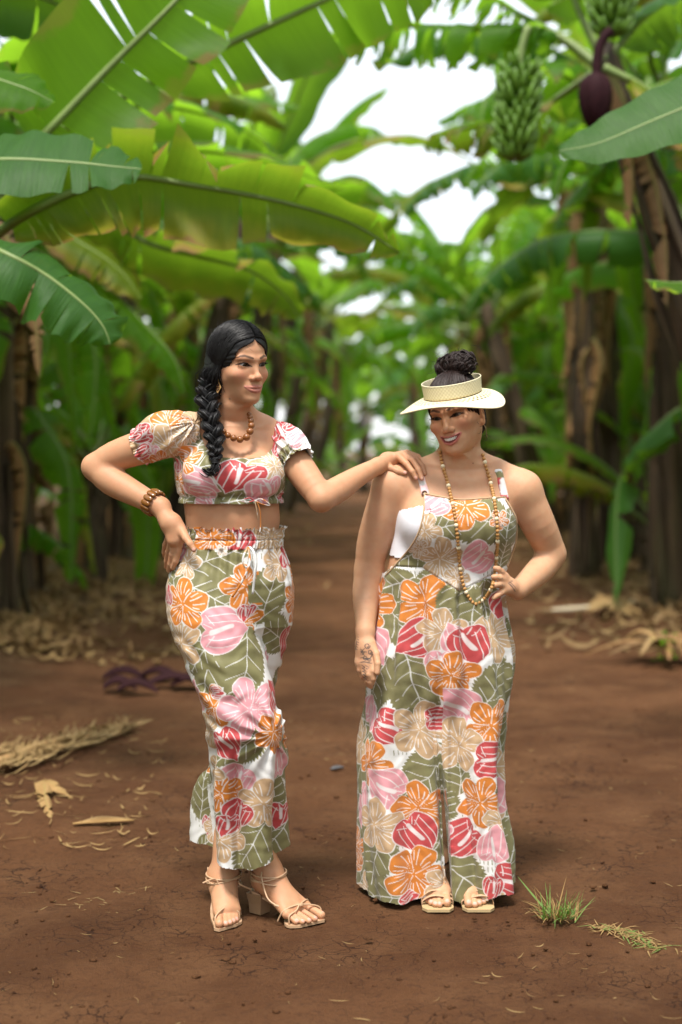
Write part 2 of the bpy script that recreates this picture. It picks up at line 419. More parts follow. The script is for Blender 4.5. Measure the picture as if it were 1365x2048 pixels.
# ---------------------------------------------------------------- banana plants
def leaf_mat(name, c0, c1, trans, spec=.35, brown=0.0, yellow=0.0):
    "blade: fine cross veins along the leaf coordinate, light shining through"
    m, nt, b, out = mat(name); nt.nodes.remove(b); u = attr(nt, 'UVP').outputs['Vector']; c = coord(nt)
    sx = N(nt, 'ShaderNodeSeparateXYZ'); nt.links.new(u, sx.inputs[0])
    vein = noise(nt, 1.0, 3, mapping(nt, u, (55, 1.2, 1))); big = noise(nt, 1.6, 4, c, .6)
    oi = N(nt, 'ShaderNodeObjectInfo')
    col = mixc(nt, ramp(nt, vein, [(.35, 0), (.65, 1)]), c0, c1); col = mixc(nt, math_(nt, 'MULTIPLY', ramp(nt, noise(nt, 9, 6, c, .7), [(.60, 0), (.74, 1)]), .35), col, tuple(np.array(c1)*np.array((2.0, .95, 1.0))))
    col = mixc(nt, math_(nt, 'MULTIPLY', oi.outputs['Random'], .45), col, tuple(np.array(c1)*np.array((1.35, 1.12, .8))))
    if brown > 0 or yellow > 0:
        e = math_(nt, 'ABSOLUTE', sx.outputs[1]); ed = math_(nt, 'ADD', e, math_(nt, 'MULTIPLY', math_(nt, 'SUBTRACT', noise(nt, 5, 5, c, .65), .5), 1.1))
        if yellow > 0: col = mixc(nt, math_(nt, 'MULTIPLY', ramp(nt, ed, [(.45, 0), (.85, 1)]), yellow), col, (.36, .25, .025))
        if brown > 0: col = mixc(nt, math_(nt, 'MULTIPLY', ramp(nt, ed, [(.86, 0), (1.02, 1)]), brown), col, (.23, .115, .045))
    mid = math_(nt, 'LESS_THAN', math_(nt, 'ABSOLUTE', sx.outputs[1]), .035)
    col = mixc(nt, math_(nt, 'MULTIPLY', mid, .5), col, (.22, .30, .09))
    pb = N(nt, 'ShaderNodeBsdfPrincipled'); nt.links.new(col, pb.inputs['Base Color']); pb.inputs['Roughness'].default_value = .48; pb.inputs['Specular IOR Level'].default_value = spec
    tr = N(nt, 'ShaderNodeBsdfTranslucent'); tc = mixc(nt, .55, col, (.44, .80, .035) if trans > 0 else (.3, .2, .1), 'MIX'); nt.links.new(tc, tr.inputs[0])
    mx = N(nt, 'ShaderNodeMixShader'); mx.inputs[0].default_value = abs(trans); nt.links.new(pb.outputs[0], mx.inputs[1]); nt.links.new(tr.outputs[0], mx.inputs[2]); nt.links.new(mx.outputs[0], out.inputs[0])
    bp = N(nt, 'ShaderNodeBump'); bp.inputs['Strength'].default_value = .5; bp.inputs['Distance'].default_value = .006; nt.links.new(vein, bp.inputs['Height']); nt.links.new(bp.outputs[0], pb.inputs['Normal']); nt.links.new(bp.outputs[0], tr.inputs['Normal'])
    m.diffuse_color = (*c0, 1); return m
GREEN = leaf_mat('banana_leaf', (.030, .118, .006), (.074, .205, .008), .62, spec=.20, brown=.75)
GREEN2 = leaf_mat('banana_leaf_yellowing', (.060, .115, .007), (.110, .160, .010), .34, spec=.20, brown=.95, yellow=.45)
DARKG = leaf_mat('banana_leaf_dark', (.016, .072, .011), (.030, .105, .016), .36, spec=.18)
DRY = leaf_mat('dry_banana_leaf', (.17, .095, .042), (.30, .185, .090), -.22, spec=.15)
STALK = simple('leaf_stalk', (.16, .22, .060), .5, .25, 12)
m, nt, b, out = mat('pseudostem'); c = coord(nt)
st = noise(nt, 1.0, 5, mapping(nt, c, (22, 22, 1.6)), .65); bl = noise(nt, 3.0, 4, c)
col = mixc(nt, ramp(nt, st, [(.36, 0), (.66, 1)]), (.024, .015, .009), (.125, .076, .038)); col = mixc(nt, math_(nt, 'MULTIPLY', ramp(nt, bl, [(.5, 0), (.75, 1)]), .55), col, (.10, .115, .035))
nt.links.new(col, b.inputs['Base Color']); b.inputs['Roughness'].default_value = .8; bump(nt, b, st, .8, .02); TRUNK = m
m, nt, b, out = mat('banana_skin'); c = coord(nt); nt.links.new(mixc(nt, noise(nt, 14, 3, c), (.060, .145, .010), (.120, .230, .020)), b.inputs['Base Color']); b.inputs['Roughness'].default_value = .45; FRUIT = m
BRACT = simple('flower_bract', (.022, .0045, .0065), .75, .5, 25, .003, spec=.15)
def blade(spine, W, normal0, lobes, droop, seed, keel=.25, taper=0.0, curl=0.0, nW=4, tpet=0.0, wave=.02):
    """banana leaf blade along a spine (n,3). lobes: cuts per side; droop: how far torn lobes hang. Returns V,F,uv for blade and the midrib tube"""
    rs = random.Random(seed); sp = spline(spine, 49); n = 49
    T = np.gradient(sp, axis=0); T /= np.linalg.norm(T, axis=1)[:, None]
    N0 = np.asarray(normal0, float); Sd = np.cross(T, N0); Sd /= np.linalg.norm(Sd, axis=1)[:, None]; Nn = np.cross(Sd, T)
    t = np.linspace(0, 1, n); tb = np.clip((t-tpet)/(1-tpet), 0, 1)
    wid = W*np.clip(np.sin(np.pi*np.clip(tb, 0, 1)**.78), 0, 1)**.55*(1-.25*tb); wid[tb <= 0] = 0; wid[-1] = W*.02
    Vs, Fs, Us, off = [], [], [], 0
    i0 = int(np.argmax(tb > 0))
    for side in (-1, 1):
        cuts = sorted(set([i0, n-1]+[rs.randint(i0+2, n-3) for _ in range(lobes)]))
        base_d = droop*.35
        for a, b_ in zip(cuts[:-1], cuts[1:]):
            torn = lobes > 2; ang0 = base_d+(rs.uniform(0, droop) if torn else 0); tw = rs.uniform(-.25, .25) if torn else 0; ln = rs.uniform(.86, 1.05) if torn else 1.0
            rows = np.arange(a, b_+1); nr = len(rows); gap = .5 if torn and nr > 1 else 0
            for r in range(nr):
                i = rows[r]; f = r/(nr-1) if nr > 1 else .5
                for q in range(nW+1):
                    s = q/nW; shr = (1-taper*s*.8) if torn else 1.0
                    ic = rows[0]+(nr-1)*(.5+(f-.5)*(shr-(.10*s if torn else 0))); k = min(int(ic), n-2); fr = ic-k
                    base = sp[k]*(1-fr)+sp[k+1]*fr; sd_ = Sd[k]*(1-fr)+Sd[k+1]*fr; nv = Nn[k]*(1-fr)+Nn[k+1]*fr; tv = T[k]
                    w = wid[i]*ln*s; ang = keel*(1-1.6*s)-ang0*s-curl*s*s+tw*(f-.5)*s*2
                    wv = wave*math.sin(i*1.1+side+seed)*s*s*W*2
                    Vs.append(base+sd_*side*w*math.cos(ang)+nv*(w*math.sin(ang)+wv)+tv*w*.18)
                    Us.append((t[i]*3.0+side*7, s*side, 0))
            i, q = np.meshgrid(np.arange(nr-1), np.arange(nW), indexing='ij'); k = (off+i*(nW+1)+q).ravel(); qd = np.stack([k, k+1, k+nW+2, k+nW+1], 1)
            Fs.append(qd if side > 0 else qd[:, ::-1]); off += nr*(nW+1)
    rr = np.interp(t, [0, .15, .5, 1], [.030, .024, .014, .003])*min(W/.30, 1.2)
    rib = tube(sp-Nn*(rr*.5)[:, None], rr, 6)
    return (np.array(Vs), np.vstack(Fs), np.array(Us)), rib
LEAVES = {}
def leaf_variant(kind, i):
    "shared meshes: leaf rising from the crown at the origin, heading +X"
    if (kind, i) in LEAVES: return LEAVES[(kind, i)]
    r = random.Random(hash((kind, i)) % 9999 if False else i*31+len(kind)*7)
    if kind == 'hang':
        L = r.uniform(1.7, 2.4); sp = [(.05, 0, 0), (.35, r.uniform(-.1, .1), .16), (.70, r.uniform(-.15, .15), .02), (.95, r.uniform(-.2, .2), -.45), (1.02+r.uniform(-.1, .1), r.uniform(-.25, .25), -.45-L*.55)]
        (V, F, U), rib = blade(sp, r.uniform(.22, .30), (.2, 0, 1), [2, 5, 9, 14][i % 4], .5, i+90, keel=-.1, taper=.2, curl=.3, tpet=.18, wave=.03); mt = [GREEN, DARKG, GREEN2, GREEN][i % 4]
    elif kind == 'dead':
        L = r.uniform(1.3, 2.0); sp = [(.08, 0, 0), (.22, r.uniform(-.05, .05), .06), (.30, r.uniform(-.1, .1), -.25), (.27+r.uniform(-.08, .08), 0, -.25-L*.5), (.22+r.uniform(-.1, .1), r.uniform(-.1, .1), -.2-L)]
        (V, F, U), rib = blade(sp, .20, (1, 0, .3), 9, .9, i, keel=-.6, taper=.5, curl=1.2, tpet=.16, wave=.08); mt = DRY
    else:
        el = {'up': r.uniform(62, 78), 'mid': r.uniform(38, 58), 'low': r.uniform(12, 30)}[kind]; L = r.uniform(2.5, 3.3); ar = {'up': .50, 'mid': .85, 'low': 1.0}[kind]
        sp = []; x = z = 0.0; a = rad(el); x0 = 0
        for k in range(9):
            sp.append((x, .10*math.sin(k*.5)*r.uniform(-1, 1), z)); st_ = L/8; x += math.cos(a)*st_; z += math.sin(a)*st_; a -= ar*rad(120)/8*(.35+.16*k)
        lob = [1, 2, 5, 9, 14, 24, 4, 12][i % 8]
        (V, F, U), rib = blade(sp, r.uniform(.30, .40), (-math.sin(rad(el)), 0, math.cos(rad(el))), lob, .35+.6*r.random(), i+50, keel=r.uniform(.1, .4), taper=.25 if lob > 10 else .08, curl=r.uniform(0, .5), tpet=.17)
        mt = [GREEN, GREEN, DARKG, GREEN, GREEN2, GREEN, GREEN2, GREEN][(i+len(kind)) % 8]
    me = np_mesh('leaf', V, F, mt, uv=U); rb = np_mesh('midrib', rib[0], rib[1], DRY if kind == 'dead' else STALK, uv=np.zeros((len(rib[0]), 3)))
    LEAVES[(kind, i)] = (me, rb); return me, rb
TR_ME = {}
def trunk_mesh(i):
    if i in TR_ME: return TR_ME[i]
    r = random.Random(i+3); H = 1.0; n = 26; parts = []
    pts = [(.05*math.sin(k*.25+i)*k/n, .04*math.cos(k*.2+i)*k/n, k/(n-1)*H) for k in range(n)]; rd = [.145-.055*k/n+.012*math.sin(k*1.3+i) for k in range(n)]
    V, F = tube(pts, rd, 18); a = np.arctan2(V[:, 1], V[:, 0]); V[:, :2] *= (1+.07*np.sin(a*5+V[:, 2]*4+i)+.05*np.sin(a*9-V[:, 2]*3))[:, None]; parts.append((V, F))
    for k in range(22):      # old leaf sheaths peeling off
        a = r.uniform(0, 6.28); z0 = r.uniform(.05, .95); ln = r.uniform(.12, .40); rr = .150-.055*z0
        p = [((rr+.012)*math.cos(a), (rr+.012)*math.sin(a), z0), ((rr+.03+r.uniform(0, .03))*math.cos(a+.08), (rr+.03)*math.sin(a+.08), z0-ln*.45), ((rr+.02+r.uniform(0, .09))*math.cos(a+.1), (rr+.03+r.uniform(0, .08))*math.sin(a+.1), max(z0-ln, .0))]
        parts.append(tube(spline(p, 7), [.03, .045, .05, .045, .04, .03, .012], 5, flat=.25))
    TR_ME[i] = np_mesh('trunk', *join(parts), TRUNK); return TR_ME[i]
def attach(name, me, parent, mtx):
    o = bpy.data.objects.new(name, me); link(o, parent); o.matrix_local = mtx; return o
PLANT_GROUP = 'banana plants in rows along the dirt track'
def banana_plant(x, y, H, seed, label, nleaf=9, dead=3, lean=(0, 0), scale=1.0, skip=None, group=PLANT_GROUP, hang=0):
    r = random.Random(seed); z0 = ground_z(x, y)-.03
    root = empty('banana_plant', (x, y, z0)); tag(root, label, 'banana plant', group)
    crown = Vector((lean[0], lean[1], H)); q = Vector((0, 0, 1)).rotation_difference(crown.normalized())
    attach('trunk', trunk_mesh(seed % 4), root, (q.to_matrix().to_4x4())@Matrix.Rotation(r.uniform(0, 6.28), 4, 'Z')@Matrix.Diagonal((scale*1.05, scale*1.05, crown.length, 1)))
    for k in range(nleaf):
        kind = 'up' if k < 2 else ('mid' if k < nleaf*.6 else 'low'); az = k*2.39996+r.uniform(-.35, .35)+seed
        if skip and skip(az, kind): continue
        me, rb = leaf_variant(kind, r.randrange(8)); s = scale*r.uniform(.85, 1.12)
        mt = Matrix.Translation(crown+Vector((0, 0, -.05-.03*k)))@Matrix.Rotation(az, 4, 'Z')@Matrix.Rotation(r.uniform(-.35, .35), 4, 'X')@Matrix.Scale(s, 4)
        lf = attach('leaf', me, root, mt); attach('midrib', rb, lf, Matrix.Identity(4))
    for k in range(hang):
        me, rb = leaf_variant('hang', r.randrange(8)); mt = Matrix.Translation(crown*r.uniform(.38, .92))@Matrix.Rotation(r.uniform(0, 6.28), 4, 'Z')@Matrix.Scale(scale*r.uniform(.7, 1.1), 4)
        lf = attach('leaf', me, root, mt); attach('midrib', rb, lf, Matrix.Identity(4))
    for k in range(dead):
        me, rb = leaf_variant('dead', r.randrange(6)); mt = Matrix.Translation(crown*(.97-.12*k*r.random()))@Matrix.Rotation(r.uniform(0, 6.28), 4, 'Z')@Matrix.Scale(scale*r.uniform(.8, 1.15), 4)
        lf = attach('dead_leaf', me, root, mt); attach('midrib', rb, lf, Matrix.Identity(4))
    return root
def hero_leaf(root, name, pts, W, normal, lobes, droop, seed, mt, **kw):
    "one particular leaf of the photograph, placed through world points"
    (V, F, U), rib = blade(pts, W, normal, lobes, droop, seed, **kw)
    o = np_obj(name, V, F, mt, root, uv=U); np_obj('midrib', rib[0], rib[1], STALK if mt is not DRY else DRY, o, uv=np.zeros((len(rib[0]), 3))); return o
ORD = ['first', 'second', 'third', 'fourth', 'fifth', 'sixth', 'seventh', 'eighth', 'ninth', 'tenth', 'eleventh', 'twelfth', 'thirteenth', 'fourteenth', 'fifteenth', 'sixteenth', 'seventeenth']
def sucker(x, y, seed, label, s=.55):
    "young offshoot: short stem, upright narrow leaves"
    r = random.Random(seed); root = empty('banana_sucker', (x, y, ground_z(x, y)-.02)); tag(root, label, 'banana sucker', 'young banana suckers between the big plants')
    H = r.uniform(.7, 1.5); attach('trunk', trunk_mesh(seed % 4), root, Matrix.Rotation(r.uniform(0, 6.28), 4, 'Z')@Matrix.Diagonal((.5, .5, H, 1)))
    for k in range(6):
        me, rb = leaf_variant(('up', 'mid', 'low')[k % 3], r.randrange(8)); lf = attach('leaf', me, root, Matrix.Translation((0, 0, H-.04*k))@Matrix.Rotation(k*2.4+r.random(), 4, 'Z')@Matrix.Scale(s*r.uniform(.8, 1.2), 4)); attach('midrib', rb, lf, Matrix.Identity(4))
    return root
def place_plants():
    r = random.Random(12)
    xl = lambda y: -2.75+.012*y; xr = lambda y: 3.15+.045*y-.2
    ys = [10.8, 12.6, 14.4, 16.4, 18.6, 21.0, 23.6, 26.4, 29.6, 33.0, 37.0]
    for i, y in enumerate(ys):
        banana_plant(xl(y)+r.uniform(-.25, .25), y+r.uniform(-.4, .4), r.uniform(2.9, 3.9), 100+i, f'banana plant left of the track, {ORD[i]} from the camera in the front row', 11, 8, hang=9)
    ys = [11.9, 13.9, 18.2, 20.4, 22.8, 25.6, 28.6, 32.0, 36.0]
    for i, y in enumerate(ys):
        banana_plant(xr(y)+r.uniform(-.25, .25), y+r.uniform(-.4, .4), r.uniform(3.0, 4.0), 200+i, f'banana plant right of the track, {ORD[i]} from the camera in the front row', 11, 8, hang=9)
    for i, y in enumerate([7.4, 9.4, 11.5, 13.8, 16.2, 19, 22, 25.5, 29.5, 34]):
        banana_plant(xl(y)-2.2+r.uniform(-.4, .4), y, r.uniform(3.0, 4.2), 300+i, f'banana plant in the left second row, {ORD[i]} from the camera', 11, 3)
    for i, y in enumerate([8.9, 11, 13.4, 15.8, 18.6, 21.6, 25, 29, 33.5]):
        banana_plant(xr(y)+2.2+r.uniform(-.4, .4), y, r.uniform(3.1, 4.2), 400+i, f'banana plant in the right second row, {ORD[i]} from the camera', 11, 3)
    for i, y in enumerate([8.0, 11, 14.5, 18, 22.5, 27.5]):
        banana_plant(xl(y)-4.6+r.uniform(-.4, .4), y, r.uniform(3.2, 4.4), 500+i, f'banana plant deep in the left third row, {ORD[i]} from the camera', 11, 2)
        banana_plant(xr(y)+4.6+r.uniform(-.4, .4), y+1, r.uniform(3.2, 4.4), 550+i, f'banana plant deep in the right third row, {ORD[i]} from the camera', 11, 2)
    for i, (x, y) in enumerate([(-4.6, 45), (-2.6, 41), (-.9, 44), (0, 51), (.7, 46), (2.2, 43), (3, 52), (3.9, 46), (5.6, 42), (7.4, 44)]):
        banana_plant(x, y, r.uniform(2.6, 4.2), 600+i, f'distant banana plant closing the far end of the track, {ORD[i]} from the left', 11, 2)
    sp = [(-2.3, 13.5), (-2.4, 17.5), (-2.1, 20), (-1.9, 24.5), (-1.6, 28), (-1.3, 32), (3.3, 15.2), (3.6, 17.2), (3.7, 21.6), (3.9, 24.4), (4.1, 27.5), (4.2, 31), (-3.6, 11.6), (4.6, 12.8), (-.2, 40), (2.4, 39.5), (4.2, 38)]
    sp = sorted(sp, key=lambda q: q[1]); cnt = {0: 0, 1: 0}
    for i, (x, y) in enumerate(sp):
        sd_ = int(x > 1); cnt[sd_] += 1; sucker(x, y, 700+i, f'young banana sucker {("left", "right")[sd_]} of the track, {ORD[cnt[sd_]-1]} from the camera on that side', r.uniform(.5, .75))
    for i, (x, y) in enumerate([(-2.1, 17.2), (-1.9, 20.6), (-1.7, 24.4), (-1.5, 28.2), (-1.2, 31.5), (-.9, 35), (3.2, 21.6), (3.3, 25.0), (3.5, 28.4), (3.6, 31.6), (3.6, 35)]):
        banana_plant(x, y, r.uniform(3.5, 4.6), 640+i, f'banana plant leaning over the track edge, {ORD[i % 6]} from the camera on the {"left" if i < 6 else "right"}', 12, 2, lean=(1.0 if x < 1 else -1.0, 0), hang=2)
    for i, (x, y, h, lx, side) in enumerate([(-3.3, 8.0, 4.5, .2, 'left'), (3.0, 12.7, 4.5, -.2, 'right, middle of three tall ones'), (3.9, 10.5, 4.3, -.1, 'right, nearest of three tall ones'), (3.3, 17.0, 4.6, -.3, 'right, farthest of three tall ones')]):
        banana_plant(x, y, h, 670+i, f'banana plant taller than its neighbours on the {side}', 13, 4, lean=(lx, 0), hang=5)
    # the plantation beyond the rows reads as one mass
    rn = np.random.RandomState(5); parts, us, off = [], [], 0
    for k in range(2100):
        q = rn.rand()
        if k >= 1500: x, y = (rn.uniform(-9, -3.3) if k % 2 else rn.uniform(3.9, 10)), rn.uniform(-9, 5.2)  # unseen leaves beside and behind the camera, added to shade the sides
        elif q < .36: x, y = rn.uniform(-17, -8.2), rn.uniform(6, 46)
        elif q < .72: x, y = rn.uniform(9.4, 18), rn.uniform(8, 46)
        else: x, y = rn.uniform(-12, 15), rn.uniform(50, 60)
        z = rn.uniform(.4, 5.0); a = rn.uniform(0, 6.28); L = rn.uniform(1.6, 2.8); wd = rn.uniform(.25, .40); el = rn.uniform(-.2, 1.2)
        t = np.linspace(0, 1, 8); ux = L*(t*math.cos(el)); uz = L*(t*math.sin(el)-.55*t*t); hw = wd*np.sin(np.pi*np.clip(t*.94+.04, 0, 1))**.6
        c, s_ = math.cos(a), math.sin(a); rows = []
        for sgn, dz in ((-1, -.25), (0, 0), (1, -.25)): rows.append(np.column_stack([x+ux*c-sgn*hw*s_, y+ux*s_+sgn*hw*c, z+uz+dz*hw*abs(sgn)]))
        V = np.stack(rows, 1).reshape(-1, 3); i, j = np.meshgrid(np.arange(7), np.arange(2), indexing='ij'); f = (i*3+j).ravel(); parts.append((V, np.stack([f, f+1, f+4, f+3], 1))); us.append(np.column_stack([np.repeat(t*3, 3), np.tile([-1, 0, 1], 8)]))
    V, F = join(parts); o = np_obj('plantation_foliage', V, F, DARKG, uv=np.vstack(us)); tag(o, 'dense mass of banana foliage beyond the planted rows and, added for shade, behind the camera', 'foliage', kind='stuff')
place_plants()
# ---- the near plants whose leaves hang into the picture
def banana_bunch(root, top, bottom, rad0, name='fruit_bunch', hands=9, per=13, seed=1):
    "hanging bunch: stalk, tiers of upturned fingers"
    r = random.Random(seed); b0 = empty_child(name, root); top, bottom = np.array(top), np.array(bottom)
    np_obj('stalk', *tube(spline([top+np.array((.05, 0, .22)), top, bottom], 12), .022, 8), STALK, b0)
    V, F = tube(spline([(0, 0, 0), (.055, 0, -.030), (.105, 0, -.012), (.135, 0, .045)], 8), [.010, .0175, .0195, .0200, .0195, .0175, .012, .004], 6); me = np_mesh('banana', V, F, FRUIT)
    base = np.array(WORLD_LOC(b0))
    for h in range(hands):
        t = (h+.3)/hands; c = top*(1-t)+bottom*t; s = rad0/.16*np.interp(t, [0, .3, .8, 1], [.95, 1.1, 1.0, .75])
        for k in range(per):
            a = 2*math.pi*(k+.5*(h % 2))/per+r.uniform(-.12, .12)
            attach('banana', me, b0, Matrix.Translation(Vector(c-base))@Matrix.Rotation(a, 4, 'Z')@Matrix.Rotation(r.uniform(-.2, .25), 4, 'Y')@Matrix.Scale(s*r.uniform(.9, 1.1), 4))
    return b0
def near_left():
    Y = 6.6; base = G(-330, 1500); root = empty('banana_plant', (-3.05, 6.9, .05)); tag(root, 'near banana plant at left edge with broad leaves arching over the braided woman', 'banana plant', PLANT_GROUP)
    attach('trunk', trunk_mesh(1), root, Matrix.Diagonal((1.1, 1.1, 2.75, 1)))
    D = lambda l, Y_: [P(a, b, Y_ if len(q) == 0 else Y_+q[0]) for a, b, *q in l]
    cr = (-420, 420)
    hero_leaf(root, 'leaf', D([(-380, 560, .4), (-120, 400, .2), (40, 312), (92, 267), (226, 128), (354, 0), (470, -130, .1), (560, -260, .3)], 6.5), .37, (.35, .75, .55), 6, .22, 4, GREEN, keel=.10, tpet=.34, wave=.03)
    hero_leaf(root, 'leaf', D([(-300, 520, .4), (0, 330, .3), (250, 190, .2), (420, 105), (600, 22), (720, -28), (830, -50), (900, -40)], 7.2), .36, (.15, .80, .55), 8, .40, 7, GREEN, keel=.05, tpet=.34, wave=.03)
    hero_leaf(root, 'leaf', D([(-420, 450, .5), (-250, 380, .3), (-120, 335, .1), (0, 318), (140, 324), (230, 333), (285, 338)], 5.6), .25, (.1, -.75, .65), 3, .15, 11, DARKG, keel=.05, tpet=.1, wave=.02)
    hero_leaf(root, 'leaf', D([(-300, 600, .5), (-60, 500, .3), (45, 432), (130, 390), (250, 352), (400, 372), (560, 402), (700, 445), (800, 505)], 6.2), .31, (.10, .80, .45), 13, .65, 15, GREEN2, keel=.15, tpet=.20, wave=.05)
    hero_leaf(root, 'leaf', D([(-300, 480, .6), (-140, 440, .3), (0, 500), (90, 548), (165, 606), (205, 650), (222, 690)], 5.4), .21, (.25, -.75, .60), 4, .35, 22, DARKG, keel=.10, tpet=.18, wave=.04)
    hero_leaf(root, 'leaf', D([(-300, 300, .6), (-160, 190, .3), (-60, 150, .1), (40, 172), (110, 205)], 6.0), .22, (.1, -.7, .7), 6, .3, 23, GREEN, keel=.1, tpet=.1)
    hero_leaf(root, 'leaf', D([(-280, 100, .6), (-120, 20, .4), (0, -20, .3), (120, 10, .3), (190, 80, .3)], 7.4), .34, (.2, .7, .6), 8, .6, 24, DARKG, keel=.1, tpet=.1)
    for k, az in enumerate((2.2, 3.1, 4.0, 5.0)):
        me, rb = leaf_variant(('mid', 'low')[k % 2], k); lf = attach('leaf', me, root, Matrix.Translation((0, 0, 2.7))@Matrix.Rotation(az, 4, 'Z')); attach('midrib', rb, lf, Matrix.Identity(4))
    root2 = empty('banana_plant', (-2.9, 9.1, .05)); tag(root2, 'left banana plant with yellow-streaked leaf hanging behind the braided woman', 'banana plant', PLANT_GROUP)
    attach('trunk', trunk_mesh(2), root2, Matrix.Diagonal((1.1, 1.1, 3.0, 1)))
    hero_leaf(root2, 'leaf', D([(-150, 420), (60, 400), (200, 430), (300, 485), (400, 512), (500, 540), (570, 590), (600, 640)], 9.0), .34, (.1, .55, .8), 7, .4, 31, GREEN2, keel=.15, tpet=.15, wave=.04)
    hero_leaf(root2, 'leaf', D([(-100, 430), (120, 520), (230, 590), (300, 660), (350, 720), (370, 790)], 8.8), .22, (.5, -.3, .8), 10, .7, 33, GREEN, keel=.1, tpet=.2)
    hero_leaf(root2, 'leaf', D([(-120, 420), (60, 440), (170, 490), (240, 540), (285, 600)], 8.8), .24, (.3, -.5, .8), 6, .4, 34, GREEN2, keel=.1, tpet=.2)
    hero_leaf(root2, 'leaf', D([(-100, 430), (150, 330), (350, 300), (520, 320), (690, 380)], 9.4), .33, (.1, .4, .9), 5, .4, 36, GREEN, keel=.1, tpet=.15)
    hero_leaf(root2, 'leaf', D([(-100, 430), (100, 250), (300, 210), (470, 250), (580, 330)], 9.8), .33, (.1, .3, .9), 12, .6, 37, GREEN, keel=.1, tpet=.15)
    for k in range(5):
        me, rb = leaf_variant('dead', k); lf = attach('dead_leaf', me, root2, Matrix.Translation((0, 0, 2.9-.2*k))@Matrix.Rotation(-1.2+.8*k, 4, 'Z')@Matrix.Scale(1.1, 4)); attach('midrib', rb, lf, Matrix.Identity(4))
    for k, az in enumerate((1.2, 2.2, 3.1, 4.2)):
        me, rb = leaf_variant(('mid', 'up')[k % 2], k+2); lf = attach('leaf', me, root2, Matrix.Translation((0, 0, 2.95))@Matrix.Rotation(az, 4, 'Z')); attach('midrib', rb, lf, Matrix.Identity(4))
    hero_leaf(root2, 'dead_leaf', D([(-60, 440), (10, 470), (40, 560), (70, 640), (80, 760)], 7.6), .16, (.3, -.8, .2), 9, .8, 41, DRY, keel=-.2, taper=.5, curl=.6)
    for r_ in (root, root2): pass
def near_right():
    D = lambda l, Y_: [P(a, b, Y_ if len(q) == 0 else Y_+q[0]) for a, b, *q in l]
    Y = 9.0; crown = P(1205, 120, Y); base = np.array((3.05, 9.3, ground_z(3.05, 9.3)-.03))
    root = empty('banana_plant', base); tag(root, 'leaning banana plant at right carrying the green fruit bunch and purple flower', 'banana plant', PLANT_GROUP)
    d = Vector(crown-base); q = Vector((0, 0, 1)).rotation_difference(d.normalized()); attach('trunk', trunk_mesh(3), root, q.to_matrix().to_4x4()@Matrix.Diagonal((.95, .95, d.length, 1)))
    hero_leaf(root, 'leaf', D([(1205, 130), (1100, 60, .2), (960, 54, .5), (820, 50, .8), (700, 62, 1.0), (620, 100, 1.1), (570, 160, 1.2)], 9.0), .34, (.1, .25, .95), 34, 1.30, 51, GREEN, keel=.1, tpet=.12, taper=.9)
    hero_leaf(root, 'leaf', D([(1200, 130), (1120, 70), (1030, 20, .3), (940, -30, .6), (820, -50, 1.0), (700, -40, 1.4)], 9.2), .34, (.2, .2, .9), 30, 1.2, 52, GREEN, keel=.1, tpet=.15, taper=.85)
    hero_leaf(root, 'leaf', D([(1210, 120), (1160, 20), (1120, -90), (1040, -170), (900, -190)], 9.2), .34, (.5, .6, .6), 8, .5, 53, GREEN, keel=.1, tpet=.2)
    hero_leaf(root, 'leaf', D([(1210, 120), (1290, 30), (1380, -10), (1480, 40)], 9.0), .34, (.1, .3, .9), 6, .5, 54, DARKG, keel=.1, tpet=.1)
    hero_leaf(root, 'leaf', D([(1210, 130), (1300, 180), (1370, 260), (1420, 380)], 8.6), .30, (.4, -.3, .8), 8, .6, 55, GREEN2, keel=.1, tpet=.15)
    hero_leaf(root, 'leaf', D([(1200, 135), (1120, 190, .3), (1040, 250, .6), (960, 250, .9), (880, 275, 1.2), (850, 300, 1.3)], 9.4), .26, (.1, .3, .9), 18, 1.0, 56, GREEN2, keel=.1, tpet=.2, taper=.5)
    hero_leaf(root, 'dead_leaf', D([(1215, 140), (1250, 220), (1265, 330), (1260, 460)], 8.9), .14, (.3, -.8, .2), 9, .8, 57, DRY, keel=-.2, taper=.5, curl=.8)
    hero_leaf(root, 'dead_leaf', D([(1230, 150), (1300, 330), (1330, 480), (1335, 620)], 8.9), .14, (.3, -.8, .2), 9, .8, 58, DRY, keel=-.2, taper=.5, curl=.8)
    banana_bunch(root, P(1040, 125, 8.8), P(1030, 320, 8.8), .165, 'fruit_bunch', 9, 14, 2)
    banana_bunch(root, P(1225, -70, 8.7), P(1222, 70, 8.7), .17, 'fruit_bunch', 6, 14, 5)
    fl = empty_child('flower_bud', root)
    np_obj('flower_stalk', *tube(spline(D([(1222, 60), (1205, 80), (1196, 110), (1192, 160)], 8.6), 14), .030, 8), BRACT, fl)
    for k in range(7):
        a = k*2.4; s = 1-.07*k; p0 = P(1191, 150, 8.6); ax_ = P(1188, 262, 8.6)-p0; L = np.linalg.norm(ax_)*(1-.05*k); e1 = np.array((math.cos(a), math.sin(a), 0)); ax_ = ax_/np.linalg.norm(ax_)
        c0 = p0+ax_*L*.48; v, f = sphere_vf((0, 0, 0), 1, 12, 10); v[:, 2] = v[:, 2]; sh = np.column_stack([v[:, 0]*.085*s*(1+.25*v[:, 2]), v[:, 1]*.085*s*(1+.25*v[:, 2]), v[:, 2]*L*.52]); np_obj('bract', c0+sh+e1*.022, f, BRACT, fl)
    # big dark leaf in front of it, from a plant just outside the frame
    b2 = np.array((3.3, 6.2, ground_z(3.3, 6.2))); root2 = empty('banana_plant', b2); tag(root2, 'banana plant outside the right frame edge with one dark glossy leaf reaching in', 'banana plant', PLANT_GROUP)
    attach('trunk', trunk_mesh(0), root2, Matrix.Diagonal((1.1, 1.1, 2.7, 1)))
